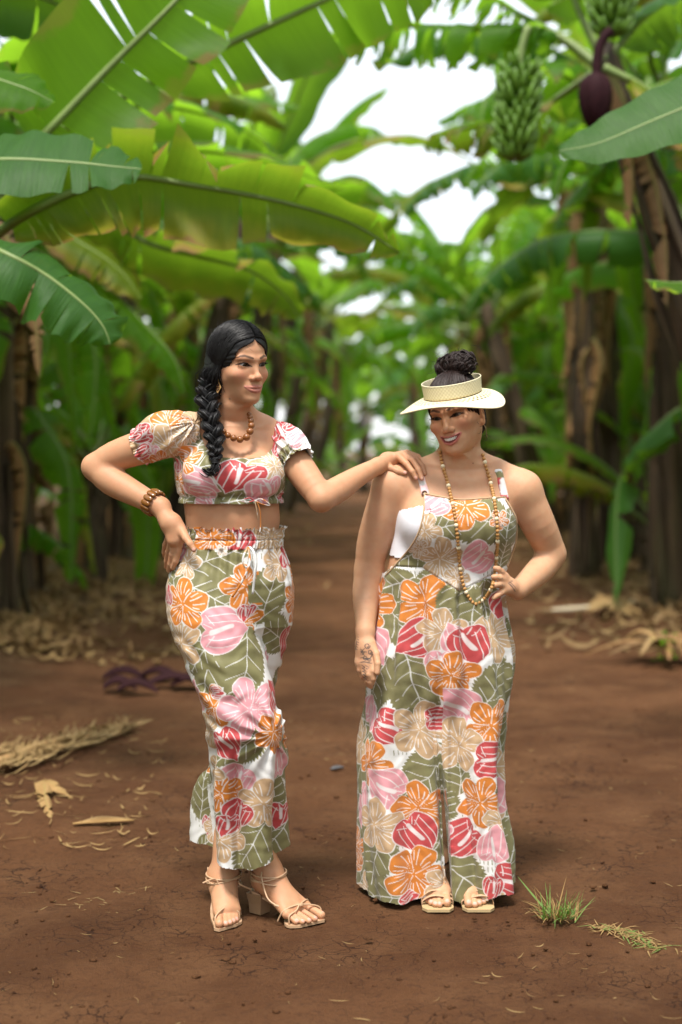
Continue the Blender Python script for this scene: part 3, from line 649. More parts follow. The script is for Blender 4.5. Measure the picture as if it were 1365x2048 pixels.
    hero_leaf(root2, 'leaf', D([(2150, 260, .2), (1800, 150), (1600, 150), (1450, 185), (1320, 235), (1200, 285), (1118, 302)], 6.0), .20, (-.1, -.80, .50), 1, .05, 61, DARKG, keel=.05, tpet=.15, wave=.02)
    hero_leaf(root2, 'leaf', D([(2150, 260, .3), (1800, 300), (1600, 400), (1450, 500), (1380, 560), (1290, 560)], 6.6), .26, (-.2, -.2, .9), 3, .3, 62, GREEN, keel=.05, tpet=.3)
    for k, az in enumerate((.2, -1.0, 1.2, 4.6)):
        me, rb = leaf_variant(('mid', 'low')[k % 2], k+1); lf = attach('leaf', me, root2, Matrix.Translation((0, 0, 2.7))@Matrix.Rotation(az, 4, 'Z')); attach('midrib', rb, lf, Matrix.Identity(4))
    # tall plant with the dry shaggy stem
    x, y = 2.66, 15.6; root3 = banana_plant(x, y, 4.5, 812, 'tall banana plant with slender dry shaggy stem right of the track', 10, 7, scale=.95)
    for k in range(10):
        me, rb = leaf_variant('dead', k % 6); lf = attach('dead_leaf', me, root3, Matrix.Translation((0, 0, 4.3-.36*k))@Matrix.Rotation(k*2.2, 4, 'Z')@Matrix.Scale(.62, 4)); attach('midrib', rb, lf, Matrix.Identity(4))
near_left(); near_right()
# ---------------------------------------------------------------- people: shared tools
def head_matrix(yaw, pitch=0.0, roll=0.0):
    "columns: her left, forward, up.  yaw + turns to the viewer's right, pitch + looks down, roll + counter-clockwise in the picture"
    y = rad(yaw); f = Vector((math.sin(y), -math.cos(y), 0)); l = Vector((math.cos(y), math.sin(y), 0)); u = Vector((0, 0, 1))
    q = Matrix.Rotation(rad(pitch), 3, l); f = q@f; u = q@u
    q = Matrix.Rotation(rad(roll), 3, Vector((0, -1, 0))); f, l, u = q@f, q@l, q@u
    return np.array([l, f, u]).T
EY = .0670
def add_head(S, fr, p):
    ell = lambda *a, **k: S.ell(*a, fr=fr, **k)
    cap = lambda *a, **k: S.cap(*a, fr=fr, **k)
    cw = p.get('cheek', 1.0); jw = p.get('jaw', 1.0)
    prof = [(.1185, .012, -.002, -.030), (.113, .034, .030, -.055), (.098, .056, .062, -.080), (.072, .0675, .0795, -.095), (.045, .0715, .0880, -.101), (.02, .0710, .0895, -.100), (0, .0695, .0865, -.094), (-.02, .0680*cw, .0860, -.082),
            (-.045, .0630*cw, .0855, -.058), (-.066, .0565*jw, .0855, -.036), (-.085, .0465*jw, .0850, -.014), (-.100, .0345*jw, .0835, .006), (-.110, .0225, .0750, .022), (-.1155, .011, .064, .034)]
    S.loft([(z, 0, (f+b)/2, w, (f-b)/2) for z, w, f, b in prof], k=.004, fr=fr)
    for s in (-1, 1):
        ell((s*.041*cw, .052, -.027+p.get('smile', 0)*.004), (.022, .022+.003*p.get('smile', 0), .017), k=.022)
        cap((s*.010, .0855, .0175), (s*.044, .0700, .0200), .0060, .0060, k=.014)
        ell((s*.031, .0895, .0005), (.0175, .0120, .0092), k=.010, op='s')
    ell((0, .0690, -.0985), (.0175, .0165, .0130), k=.018)
    # nose
    nw = p.get('nose', 1.0)
    cap((0, .0800, .007), (0, .0975, -.0295), .0058, .0078, k=.016)
    ell((0, .1005, -.0345), (.0108*nw, .0098, .0088), k=.008)
    for s in (-1, 1):
        ell((s*.0132*nw, .0905, -.0382), (.0068, .0090, .0068), k=.007)
        ell((s*.0064*nw, .0985, -.0455), (.0038, .0050, .0028), k=.003, op='s')
    # mouth
    ell((0, .0755, -.0660), (.027, .0130, .020), k=.012)
    lips = p['lips']
    for chain, rr in lips:
        S.chain(chain, rr, k=.0022, fr=fr)
        m = [(-a, b, c) for a, b, c in chain]; S.chain(m, rr, k=.0022, fr=fr)
    for chain, rr in p.get('open', []):
        S.chain(chain, rr, k=.0012, fr=fr, op='s'); S.chain([(-a, b, c) for a, b, c in chain], rr, k=.0012, fr=fr, op='s')
    # eyelids and the almond openings
    hu, hl, wd, tilt = p['eye']
    for s in (-1, 1):
        E = np.array((s*.0315, EY, .0), np.float32)
        ell(E, (.0150, .0132, .0128), k=.006)
        def f(q, E=E, s=s):
            d = q-E; x = d[..., 0]*s; z = d[..., 2]-tilt*x; t = np.clip(1-(x/wd)**2, -1, 1)
            al = np.maximum(z-hu*t, -hl*t-z); al = np.maximum(al, np.abs(x)-wd)
            return np.maximum(np.maximum(al, .0106-np.sqrt((d*d).sum(-1))), -d[..., 1]+.002)
        S.fn(f, E, .018, k=.0008, op='s', fr=fr)
    # ears
    for s in p.get('ears', (-1, 1)):
        Rm = np.array(Matrix.Rotation(rad(s*-22), 3, 'Z')@Matrix.Rotation(rad(-8), 3, 'X'))
        c = np.array((s*.0745, -.012, -.010))
        ell(c, (.0085, .0185, .031), k=.008, R=Rm)
        ell(c+np.array((s*.0085, .004, .004)), (.0065, .0105, .019), k=.004, op='s', R=Rm)
        ell(c+np.array((s*.001, .006, -.027)), (.006, .008, .009), k=.006)
def skin_colors(V, base, head=None, p=None):
    n = len(V); c = np.tile(np.array(base, np.float32), (n, 1))
    nz = vnoise(V*22, 3)[:, None]*0.5+vnoise(V*90, 5)[:, None]*0.5
    c *= (0.94+0.12*nz)
    if head is not None:
        O, M, sc = head; q = ((V-O)@M/sc).astype(np.float32); x = np.abs(q[:, 0]); y = q[:, 1]; z = q[:, 2]
        near = (np.abs(q) < .14).all(1)
        def mixin(m, col):
            m = (m*near)[:, None]; c[:] = c*(1-m)+np.array(col, np.float32)*m
        g = lambda cx, cz, sx, sz: np.exp(-((x-cx)/sx)**2-((z-cz)/sz)**2)*(y > .02)
        mixin(0.40*g(.045, -.028, .022, .016), p['blush'])
        mixin(0.18*g(.0, -.038, .014, .010), p['blush'])
        mixin(0.55*g(.033, .013, .018, .006)*(z > .003), p['shadow'])
        # brows
        bz = np.interp(x, [0, .012, .020, .034, .046, .056], [.02, .0200, .0222, .0272, .0258, .0195])
        bw = np.interp(x, [.009, .012, .02, .035, .046, .056], [0, .0027, .0036, .0034, .0024, .0008])
        m = smooth(1.5, .6, np.abs(z-bz)/np.maximum(bw, 1e-4))*(x > .010)*(x < .057)*(y > .03)
        mixin(.85*m, p['brow'])
        # liner and lashes line
        hu, hl, wd, tilt = p['eye']; ex = x-.0315; ez = z-tilt*ex; t = 1-np.clip(ex/wd, -1.4, 1.4)**2
        du = ez-hu*t; dl = -hl*t-ez
        m = smooth(.0032, .0004, np.abs(du-.0006))*(np.abs(ex) < wd*1.18)*(y > .04)
        mixin(.93*m, p['liner'])
        m = smooth(.0022, .0002, np.abs(dl-.0003))*(np.abs(ex) < wd*1.05)*(y > .04)
        mixin(.6*m, p['liner'])
        m = ((du < -.0004) & (dl < -.0004) & (y > .04)).astype(np.float32)
        mixin(.7*m, (.25, .08, .06))
        # lips
        L = np.full(n, 1.0)
        for chain, rr in p['lips']:
            for i in range(len(chain)-1):
                a, b = np.array(chain[i]), np.array(chain[i+1]); ab = b-a
                pp = np.stack([-x, y, z], 1); tt = np.clip((pp-a)@ab/(ab@ab), 0, 1)
                L = np.minimum(L, np.linalg.norm(pp-a-tt[:, None]*ab, axis=1)-(rr[i]+(rr[i+1]-rr[i])*tt))
        mixin(.8*smooth(.0042, .0004, L), p['lip'])
        for chain, rr in p.get('open', []):
            L = np.full(n, 1.0)
            for i in range(len(chain)-1):
                a, b = np.array(chain[i]), np.array(chain[i+1]); ab = b-a
                pp = np.stack([-x, y, z], 1); tt = np.clip((pp-a)@ab/(ab@ab), 0, 1)
                L = np.minimum(L, np.linalg.norm(pp-a-tt[:, None]*ab, axis=1)-(rr[i]+(rr[i+1]-rr[i])*tt))
            mixin(.9*smooth(.0010, .0002, L), (.20, .035, .03))
    return c
def paint(V, c, a, b, r, col, soft=.0015, amt=1.0):
    "blend a colour onto vertices within r of the segment a-b"
    a, b = np.asarray(a, float), np.asarray(b, float); ab = b-a; t = np.clip((V-a)@ab/(ab@ab+1e-12), 0, 1)
    d = np.linalg.norm(V-a-t[:, None]*ab, axis=1); m = (amt*smooth(r+soft, r, d))[:, None]; c[:] = c*(1-m)+np.array(col)*m
# skin
m, nt, b, out = mat('skin'); SKIN = m
a = attr(nt); cs_ = coord(nt); mk = mixc(nt, math_(nt, 'MULTIPLY', ramp(nt, noise(nt, 38, 5, cs_, .65), [(.42, 0), (.70, 1)]), .22), a.outputs['Color'], (1.0, .62, .52), 'MULTIPLY'); mk = mixc(nt, math_(nt, 'MULTIPLY', ramp(nt, noise(nt, 240, 2, cs_, .5), [(.66, 0), (.74, 1)]), .08), mk, (.45, .30, .24), 'MULTIPLY'); nt.links.new(mk, b.inputs['Base Color'])
b.inputs['Roughness'].default_value = .56; b.inputs['Specular IOR Level'].default_value = .34
b.inputs['Subsurface Weight'].default_value = .22; b.inputs['Subsurface Radius'].default_value = (.010, .004, .002); b.inputs['Subsurface Scale'].default_value = .6
bump(nt, b, noise(nt, 520, 4, coord(nt)), .22, .0009)
# eye, teeth
m, nt, b, out = mat('eye_surface'); EYE = m
nt.links.new(attr(nt).outputs['Color'], b.inputs['Base Color']); b.inputs['Roughness'].default_value = .12; b.inputs['Specular IOR Level'].default_value = .30
TEETH = simple('tooth_enamel', (.78, .74, .68), .22, .03, 30)
# hair
def hair_mat(name, c0, c1):
    m, nt, b, out = mat(name); c = coord(nt)
    nt.links.new(mixc(nt, noise(nt, 160, 3, c), c0, c1), b.inputs['Base Color'])
    b.inputs['Roughness'].default_value = .45; b.inputs['Specular IOR Level'].default_value = .26
    bump(nt, b, noise(nt, 420, 2, c), .25, .001); return m
HAIR_A = hair_mat('black_hair', (.006, .006, .007), (.018, .016, .016))
HAIR_B = hair_mat('dark_brown_hair', (.008, .006, .006), (.035, .017, .013))
# printed fabric (print in the point colours, woven relief in nodes)
def fabric(name, rough, weave, sheen, wdist):
    m, nt, b, out = mat(name); c = coord(nt)
    nt.links.new(attr(nt).outputs['Color'], b.inputs['Base Color']); b.inputs['Roughness'].default_value = rough
    b.inputs['Specular IOR Level'].default_value = .3; b.inputs['Sheen Weight'].default_value = sheen; b.inputs['Sheen Roughness'].default_value = .5
    n1 = noise(nt, 1.0, 3, mapping(nt, c, (weave*3, weave*3, weave*.35))); n2 = noise(nt, 1.0, 3, mapping(nt, c, (weave*.35, weave*.35, weave*3)))
    bump(nt, b, math_(nt, 'ADD', n1, n2), .35, wdist); return m
SATIN = fabric('printed_rayon', .48, 160, .05, .0006)
LINEN = fabric('printed_linen_gauze', .78, 130, .15, .0012)
WHITE_KNIT = simple('white_jersey', (.78, .77, .82), .7, .03, 60)
def obj_eye(M, O, sc, s, parent, gaze, iris=(.035, .016, .008)):
    V, F = sphere_vf((0, 0, 0), .0118*sc, 40, 28, Matrix.Rotation(rad(-90), 3, 'X'))
    d = V/np.linalg.norm(V, axis=1)[:, None]; g = np.array(gaze, float); g /= np.linalg.norm(g)
    an = np.degrees(np.arccos(np.clip(d@g, -1, 1)))
    c = np.tile(np.array((.30, .27, .25), np.float32), (len(V), 1))
    m = smooth(44, 39, an)[:, None]; c = c*(1-m)+np.array(iris)*m
    m = smooth(20, 16, an)[:, None]; c = c*(1-m)+np.array((.004, .004, .004))*m
    W = O+(V+np.array((s*.0315, EY, 0))*sc)@M.T
    return np_obj('eye', W, F, EYE, parent, col=c)
def lash_strip(M, O, sc, p, s, parent):
    hu, hl, wd, tilt = p['eye']; parts = []
    for t in np.linspace(-.95, 1.05, 26):
        x = t*wd; z = hu*(1-min(t*t, 1.0))+tilt*x
        y = math.sqrt(max(.0138**2-x*x-z*z, 1e-6))*.97
        a = np.array((s*(.0315+x), EY+y, z)); out = np.array((s*x*.35, .0050, .0022+.0012*abs(t))); out *= (.8+.4*max(t, 0))
        parts.append(tube([a, a+out*.6+np.array((0, 0, -.0004)), a+out+np.array((0, 0, .0008))], [.0007, .0005, .0001], 3))
    V, F = join(parts); return np_obj('eyelashes', O+(V*sc)@M.T, F, HAIR_A, parent)
# ---- hand built from finger polylines; every point is (px, py, Y)
def trace(S, px, py, back=0.0, y0=3.6, y1=4.9):
    "first hit of the pixel's ray on a distance field"
    o = np.array([0, 0, CAM_H]); d = P(px, py, 1.0)-o
    for st, w_ in ((.02, .5), (.0008, .022)):
        t = np.arange(y0, y1, st) if st == .02 else np.arange(t0-w_, t0+.002, st)
        v = S.eval((o+d[None]*t[:, None])[None].astype(np.float32))[0]; i = np.nonzero(v < 0)[0]; t0 = t[i[0]] if len(i) else t[np.argmin(v)]
    return o+d*(t0-back)
def hand_sdf(S, wrist, wr, palm, fingers, k=.006):
    """palm: list of (point, point, r0, r1) capsules; fingers: list of (points, radii)"""
    for a, b, r0, r1 in palm: S.cap(a, b, r0, r1, k=.014)
    for pts, rr in fingers:
        for i in range(len(pts)-1): S.cap(pts[i], pts[i+1], rr[i], rr[i+1], k=(.008 if i == 0 else .003))
# ---------------------------------------------------------------- the floral print
OLIVE = (.190, .175, .078); ORANGE = (.56, .185, .030); TAN = (.50, .335, .195); PINK = (.66, .30, .335); RED = (.47, .062, .066); PW = (.74, .73, .72)
def _over(c, m, col): m = m[:, None]; c[:] = c*(1-m)+np.asarray(col, np.float32)*m
def m_hib(a, b, aa, lw, ph):
    r = np.hypot(a, b)+1e-6; th = np.arctan2(b, a)+ph
    pet = np.abs(np.cos(2.5*th)); rb = .50+.50*pet**.55+.035*np.sin(9*th+ph*7)*np.sin(4*th)
    fill = smooth(aa, -aa, r-rb); edge = smooth(lw+aa, lw, np.abs(r-rb+lw))
    w = ((2.5*th/np.pi+.5) % 1.0)-.5     # 0 at the middle of a petal ... +-.5 at its side
    ln = np.zeros_like(r)
    for o, r0, r1 in ((.5, .06, .56), (-.5, .06, .56), (.15, .30, .80), (-.13, .36, .84), (.33, .42, .72), (-.34, .34, .62)):
        dd = np.abs(w-o)*2*np.pi/5*r
        ln = np.maximum(ln, smooth(lw*.8+aa, lw*.5, dd)*(r > r0)*(r < r1))
    sp = (np.sin(a*61+3*ph)*np.sin(b*57+ph) > .72)*((a-.22*np.cos(ph))**2*9+(b-.22*np.sin(ph))**2*9 < .35)
    return fill, np.maximum(np.maximum(edge, ln)*(r < rb+aa), sp*.8)
def m_anth(a, b, aa, lw, ph):
    # tip along +a
    r = np.hypot(a, b)+1e-6; th = np.abs(np.arctan2(b, a))
    rb = np.interp(th, [0, .12, .35, .8, 1.4, 2.0, 2.5, 2.85, 3.15], [1.12, .98, .86, .80, .80, .80, .74, .60, .42])
    q = r/rb; fill = smooth(aa, -aa, r-rb); edge = smooth(lw+aa, lw, np.abs(r-rb+lw))
    s = np.hypot(np.maximum(np.maximum(-.22-a, a-.42), 0), b-.10*np.sin(a*3)); sp = smooth(.075+aa, .075-aa, s-.02*(.4-a))
    ln = np.zeros_like(r)
    for k in (.36, .68):
        bb = k*.80*np.sqrt(np.clip(1-((a-.12)/(.98))**2, 0, 1)); ln = np.maximum(ln, smooth(lw*.8+aa, lw*.45, np.abs(np.abs(b)-bb))*(a > -.30)*(a < .95-.3*k))
    for k in (2.2, 2.75): ln = np.maximum(ln, smooth(lw*.8+aa, lw*.45, np.abs(th-k)*r)*(r > .2)*(q < .85))
    return fill, np.maximum(np.maximum(edge, ln)*(r < rb+aa), sp)
def m_leaf(a, b, aa, lw, ph):
    t = np.clip(a, -1, 1); w = .60*(1-t*t)**.75*(1-.28*t)
    saw = (a*9+ph) % 1.0; w2 = w*(1+.0*t)+.075*saw*(w > .06)-.02
    s = np.abs(b); fill = smooth(aa, -aa, s-w2)*(np.abs(a) < 1.0)
    ln = smooth(lw*1.0+aa, lw*.8, s)*(a > -1.0)*(a < .88)
    v = ((a-.75*s)*2.6+ph) ; fv = np.abs((v % 1.0)-.5)/2.6*.8
    ln = np.maximum(ln, smooth(lw*.6+aa*.8, lw*.3, fv)*(s < w*.80)*(np.abs(a) < .86))
    return fill, ln*fill
def print_colors(U, motifs, sc, seed=0, aa=.0015, lw=.0007, base=None):
    """U: (n,2) fabric coordinates in metres; motifs: (kind, colour, u, v, radius, angle_degrees)"""
    n = len(U); c = np.tile(np.array(PW if base is None else base, np.float32), (n, 1))
    # olive dashes on the white ground
    g = U/np.array((.013, .022)); i = np.floor(g); g0 = np.column_stack([i, np.full(n, seed)])
    h1 = vnoise(g0*1.0+.5, 11); h2 = vnoise(g0*1.0+.5, 12); f = g-i-.5
    patch = vnoise(np.column_stack([U*9, np.full(n, seed*1.7)]), 4)
    m = (h1 > .52)*(patch > .42)*smooth(.13, .07, np.abs(f[:, 0]-(h2-.5)*.5+f[:, 1]*.12))*smooth(.44, .30, np.abs(f[:, 1]))
    _over(c, m.astype(np.float32)*(.85 if base is None else 0), OLIVE)
    for kind, col, u, v, R, ang in motifs:
        d = U-np.array((u, v)); s = np.nonzero((np.abs(d) < R*1.25).all(1))[0]
        if len(s) == 0: continue
        ca, sa = math.cos(rad(ang)), math.sin(rad(ang)); a = (d[s, 0]*ca+d[s, 1]*sa)/R; b = (-d[s, 0]*sa+d[s, 1]*ca)/R
        ph = (u*37+v*53) % 6.28
        wob = .05*np.sin(a*5+ph)+.04*np.sin(b*7+ph*2); fn = {'h': m_hib, 'a': m_anth, 'l': m_leaf}[kind]
        fill, ln = fn(a+.4*wob, b+.5*wob, aa/R, lw/R, ph)
        sub = c[s]; cc = np.array(col)*(1+.06*np.sin(a*13+b*9))[:, None]
        sub = sub*(1-fill[:, None])+cc*fill[:, None]; sub = sub*(1-ln[:, None]*.82)+np.array(PW)*ln[:, None]*.82
        c[s] = sub
    return c
def random_motifs(u0, u1, v0, v1, seed, R=.075, step=.092):
    r = random.Random(seed); L, Fl = [], []
    y = v0; row = 0
    while y < v1+step:
        x = u0+(row % 2)*step*.5
        while x < u1+step:
            k = r.random(); q = (x+r.uniform(-.02, .02), y+r.uniform(-.02, .02))
            if k < .30: L.append(('l', OLIVE, *q, R*r.uniform(1.2, 1.6), r.uniform(0, 360)))
            elif k < .56: Fl.append(('h', ORANGE, *q, R*r.uniform(.8, 1.0), r.uniform(0, 360)))
            elif k < .72: Fl.append(('h', TAN, *q, R*r.uniform(.8, 1.05), r.uniform(0, 360)))
            elif k < .85: Fl.append(('a', PINK, *q, R*r.uniform(.75, .95), r.uniform(0, 360)))
            else: Fl.append(('a', RED, *q, R*r.uniform(.75, .95), r.uniform(0, 360)))
            x += step
        y += step*.86; row += 1
    return L+Fl
def px_motifs(lst, Y, um):
    "motif list in photo pixels -> fabric coordinates; um maps (x,z) to u"
    o = []
    for k, c, px, py, r, ang in lst:
        p = P(px, py, Y); o.append((k, c, um(p[0], p[2]), p[2], r*S_(Y), ang))
    return [m for m in o if m[0] == 'l']+[m for m in o if m[0] != 'l']
# ================================================================= person in crop top and trousers
def rows_px(lst, Y):
    "(py, cx_px, halfwidth_px, dY, halfdepth) -> loft rows"
    o = []
    for py, cx, hw, dy, hd in lst:
        p = P(cx, py, Y+dy); o.append((p[2], p[0], p[1], hw*S_(Y+dy), hd))
    return o
class Axis:
    def __init__(s, rows):
        r = np.array(sorted(rows)); s.r = r
    def at(s, z): return [np.interp(z, s.r[:, 0], s.r[:, i]) for i in (1, 2, 3, 4)]
    def u(s, V):
        cx, cy, rx, ry = s.at(V[:, 2]); R = (rx+ry)/2; th = np.arctan2((V[:, 0]-cx)/rx, -(V[:, 1]-cy)/ry); return cx+R*th
    def um(s, x, z):
        cx, cy, rx, ry = s.at(z); R = (rx+ry)/2; return float(cx+R*np.arcsin(np.clip((x-cx)/rx, -.98, .98)))
    def q(s, V):
        cx, cy, rx, ry = s.at(V[:, 2]); return np.hypot((V[:, 0]-cx)/rx, (V[:, 1]-cy)/ry)
YA = 4.22
PRM_A = dict(cheek=1.0, nose=1.04, jaw=.90, ears=(), eye=(.0060, .0034, .0168, .12),
        lips=[([(-.0295, .0775, -.0622), (-.0150, .0875, -.0634), (-.0045, .0908, -.0626), (0, .0905, -.0637)], [.0020, .0036, .0040, .0038]),
              ([(-.0285, .0775, -.0633), (-.0135, .0870, -.0724), (0, .0895, -.0744)], [.0020, .0044, .0052])],
        blush=(.50, .17, .11), shadow=(.20, .085, .05), brow=(.035, .020, .013), liner=(.010, .007, .006), lip=(.43, .155, .125))
def woman_left():
    root = empty('person', (P(490, 1800, YA)[0], YA+.02, 0))
    tag(root, 'woman in floral crop top and matching wide trousers, long black braid, one hand on hip', 'person')
    K = lambda px, py, dy=0.0: P(px, py, YA+dy)
    M = head_matrix(38, 6, 3); O = K(478, 729, -.01); sc = 1.0
    prm = PRM_A
    S = Sdf(); fr = S.frame(O, M, sc)
    add_head(S, fr, prm)
    nb = K(467, 868, .03)
    S.chain([O+M@np.array((0, -.022, -.055)), K(470, 806, .005), K(468, 838, .03), nb], [.056, .050, .051, .060], k=.03)
    # torso
    TR = rows_px([(862, 463, 62, .04, .055), (884, 464, 92, .04, .075), (920, 459, 104, .03, .088), (960, 461, 104, .02, .098), (1005, 463, 95, .02, .094),
                  (1040, 466, 95, .02, .093), (1056, 466, 92, .02, .089), (1096, 463, 91, .02, .092), (1180, 459, 108, .03, .125), (1230, 459, 100, .04, .115)], YA)
    S.loft(TR, k=.03)
    shR = K(362, 873, .0); shL = K(562, 886, .07)
    S.chain([K(440, 842, .03), K(400, 850, .02), shR], [.036, .040, .050], k=.04)
    S.chain([K(500, 842, .04), K(535, 858, .06), shL], [.036, .038, .044], k=.04)
    S.cap(K(412, 862, -.01), K(466, 874, -.022), .009, .008, k=.03); S.cap(K(540, 870, .035), K(494, 876, -.008), .009, .008, k=.03)
    S.ell(K(420, 948, -.055), (.068, .062, .062), k=.03); S.ell(K(515, 950, -.045), (.066, .062, .062), k=.03)
    # arms
    elR = K(191, 934, .06); wrR = K(322, 1014, -.03)
    S.chain([shR, K(300, 890, .02), K(232, 912, .05), elR], [.052, .052, .046, .039], k=.02)
    S.chain([elR, K(225, 962, .035), K(275, 990, 0), wrR], [.039, .044, .036, .0285], k=.014)
    elL = K(643, 998, -.05); wrL = K(757, 932, .165)
    S.chain([shL, K(592, 926, .03), K(622, 968, -.02), elL], [.044, .047, .043, .036], k=.02)
    S.chain([elL, K(676, 979, .01), K(720, 951, .095), wrL], [.037, .039, .031, .0255], k=.014)
    # hand on hip: palm turned to the hip, thumb forward
    hb = -.055
    hand_sdf(S, wrR, .028, [(wrR, K(338, 1046, -.055), .026, .026), (K(336, 1040, -.05), K(345, 1080, -.06), .022, .017), (K(348, 1042, -.055), K(361, 1074, -.065), .022, .016),
                            (K(352, 1050, -.06), K(354, 1080, -.06), .020, .018)],
        [([K(361, 1056, -.065), K(373, 1077, -.095), K(381, 1088, -.108), K(388, 1099, -.112)], [.016, .0115, .0100, .0082]),
         ([K(359, 1080, -.058), K(357, 1102, -.055), K(352, 1122, -.048), K(346, 1136, -.035)], [.0125, .0100, .0092, .0075]),
         ([K(351, 1083, -.055), K(345, 1108, -.045), K(341, 1128, -.030), K(338, 1141, -.012)], [.0120, .0098, .0090, .0075]),
         ([K(345, 1080, -.045), K(337, 1104, -.02), K(334, 1122, .0), K(333, 1134, .02)], [.0115, .0094, .0086, .0072]),
         ([K(339, 1072, -.03), K(331, 1090, -.005), K(329, 1104, .015), K(330, 1112, .03)], [.0105, .0086, .0078, .0066])])
    # hand on her friend's shoulder: fingers over the top of it
    KH = lambda px, py, dy: K(px, py, dy+.145)
    hand_sdf(S, wrL, .025, [(wrL, KH(778, 919, .065), .023, .0215), (KH(772, 918, .06), KH(797, 913, .055), .019, .0135), (KH(772, 920, .08), KH(812, 908, .085), .019, .0130), (KH(776, 925, .06), KH(800, 920, .07), .017, .013)],
        [([KH(768, 930, .045), KH(783, 937, .025), KH(797, 943, .015), KH(810, 946, .012)], [.0145, .0112, .0100, .0082]),
         ([KH(799, 914, .045), KH(814, 928, .015), KH(825, 943, .0), KH(832, 956, -.002)], [.0118, .0094, .0086, .0072]),
         ([KH(808, 909, .058), KH(826, 921, .03), KH(838, 940, .005), KH(844, 957, -.002)], [.0118, .0094, .0086, .0072]),
         ([KH(816, 907, .075), KH(834, 917, .05), KH(845, 932, .028), KH(850, 948, .018)], [.0114, .0090, .0082, .0070]),
         ([KH(820, 908, .095), KH(836, 913, .085), KH(845, 922, .075), KH(849, 932, .068)], [.0104, .0082, .0076, .0064])])
    # legs and feet
    fR, fL = foot_points('R'), foot_points('L')
    S.chain([K(420, 1200, .02), K(495, 1440, -.05), K(510, 1640, .0), fR['ankle']], [.080, .050, .038, .036], k=.03)
    S.chain([K(505, 1200, .05), K(470, 1440, .12), fL['ankle']], [.080, .046, .037], k=.03)
    for f in (fR, fL): add_foot(S, f)
    parts = []; zc = (O[2]-.115)
    V1, F1 = S.mesh((-.43, 3.95, zc), (-.12, 4.50, O[2]+.14), .00165)
    V2, F2 = S.mesh((-.85, 3.90, P(0, 1105, YA)[2]), (.34, 4.55, zc), .0030)
    V3, F3 = S.mesh((-.62, 3.85, .21), (-.05, 4.65, P(0, 1100, YA)[2]), .009)
    V4, F4 = S.mesh((-.47, 3.85, -.01), (-.01, 4.45, .22), .0026)
    V5, F5 = S.mesh((-.57, 3.85, .98), (-.42, 4.40, P(0, 1105, YA)[2]+.005), .0024)
    V12, F12 = stitch(V1, F1, V2, F2, zc, K(468, 820)[:2])
    # the fine fingers on the hip replace the coarse ones
    m = ~((V3[:, 0] < -.42) & (V3[:, 2] > .985)); V3, F3, _ = keep_faces(V3, F3, m)
    V, F = join([(V12, F12), (V3, F3), (V4, F4), (V5, F5)])
    c = skin_colors(V, (.520, .272, .152), (O, M, sc), prm)
    for f in (fR, fL):
        for t in f['toes']:
            d = t[-1]-t[-2]; d /= np.linalg.norm(d); paint(V, c, t[-1]+d*.003+np.array((0, 0, .007)), t[-1]+d*.004+np.array((0, 0, .006)), .0052, (.62, .34, .27), .001)
    for tip, prev in ((K(388, 1099, -.112), K(381, 1088, -.108)), (KH(810, 946, .012), KH(797, 943, .015)), (KH(832, 956, -.002), KH(825, 943, 0)), (KH(844, 957, -.002), KH(838, 940, .005))):
        d = (tip-prev)/np.linalg.norm(tip-prev); q = tip+d*.003+np.array((0, -.0075, .002)); paint(V, c, q-d*.003, q+d*.003, .0040, (.66, .38, .31), .0012)
    ink = (.055, .055, .06)
    for a, b_ in (((816, 909, .05), (827, 914, .03)), ((819, 917, .035), (829, 920, .02)), ((836, 921, .025), (842, 930, .01)), ((838, 919, .035), (845, 926, .02)), ((841, 915, .06), (846, 921, .05))):
        paint(V, c, KH(*a)+np.array((0, -.009, .006)), KH(*b_)+np.array((0, -.009, .006)), .0032, ink, .002, .6)
    body = np_obj('body', V, F, SKIN, root, col=c)
    for s in (-1, 1):
        obj_eye(M, O, sc, s, root, (.12, 1, -.18)); lash_strip(M, O, sc, prm, s, root)
    hair_left(root, M, O, K)
    # ------------------------------------------------ crop top
    T = Sdf(); off = .009
    rows = [(r[0], r[1], r[2], r[3]+off, r[4]+off) for r in TR]
    T.loft(rows, k=.02)
    T.ell(K(418, 950, -.058), (.076, .070, .066), k=.035); T.ell(K(517, 952, -.048), (.074, .070, .066), k=.035)
    T.cap(K(400, 850, .02), shR, .048, .057, k=.03); T.cap(K(535, 858, .06), shL, .045, .052, k=.03)
    ztop = lambda py: P(0, py, YA)[2]
    zh0, zh1, zn = ztop(1007), ztop(992), ztop(918)
    ax = Axis(rows)
    def post(p, D):
        q = p.reshape(-1, 3); cx, cy, rx, ry = ax.at(q[:, 2]); th = np.arctan2((q[:, 0]-cx)/rx, -(q[:, 1]-cy)/ry)
        e = smooth(.03, 0, np.abs(q[:, 2]-zh1))*.0022+smooth(.035, 0, np.abs(q[:, 2]-zn))*.0022
        g = np.sin(th*46+3*np.sin(th*7+q[:, 2]*12))*e + .0022*np.sin(th*17+q[:, 2]*30+2*np.sin(th*5))
        g = g+.006*smooth(.012, 0, np.abs(q[:, 2]-(zh1-.001)))*1.0 - .004*smooth(.03, .008, np.abs(q[:, 2]-(zh0-.008)))
        return D+g.reshape(D.shape).astype(np.float32)
    T.post = post
    V, F = two_sided(T, (-.54, 3.90, zh0), (-.08, 4.55, ztop(855)), YA+.05, .0022, .0050)
    # neckline: wide square scoop in front; strap tops over the shoulders go to the sleeves
    px = (V[:, 0]/S_(1)/(V[:, 1]))+682.5
    pts = np.array([(300, 840), (398, 858), (404, 872), (412, 893), (424, 906), (446, 914), (500, 916), (530, 911), (545, 896), (550, 872), (556, 856), (640, 840)])
    nz = np.interp(px, pts[:, 0], [ztop(q) for q in pts[:, 1]]); front = V[:, 1] < YA+.05
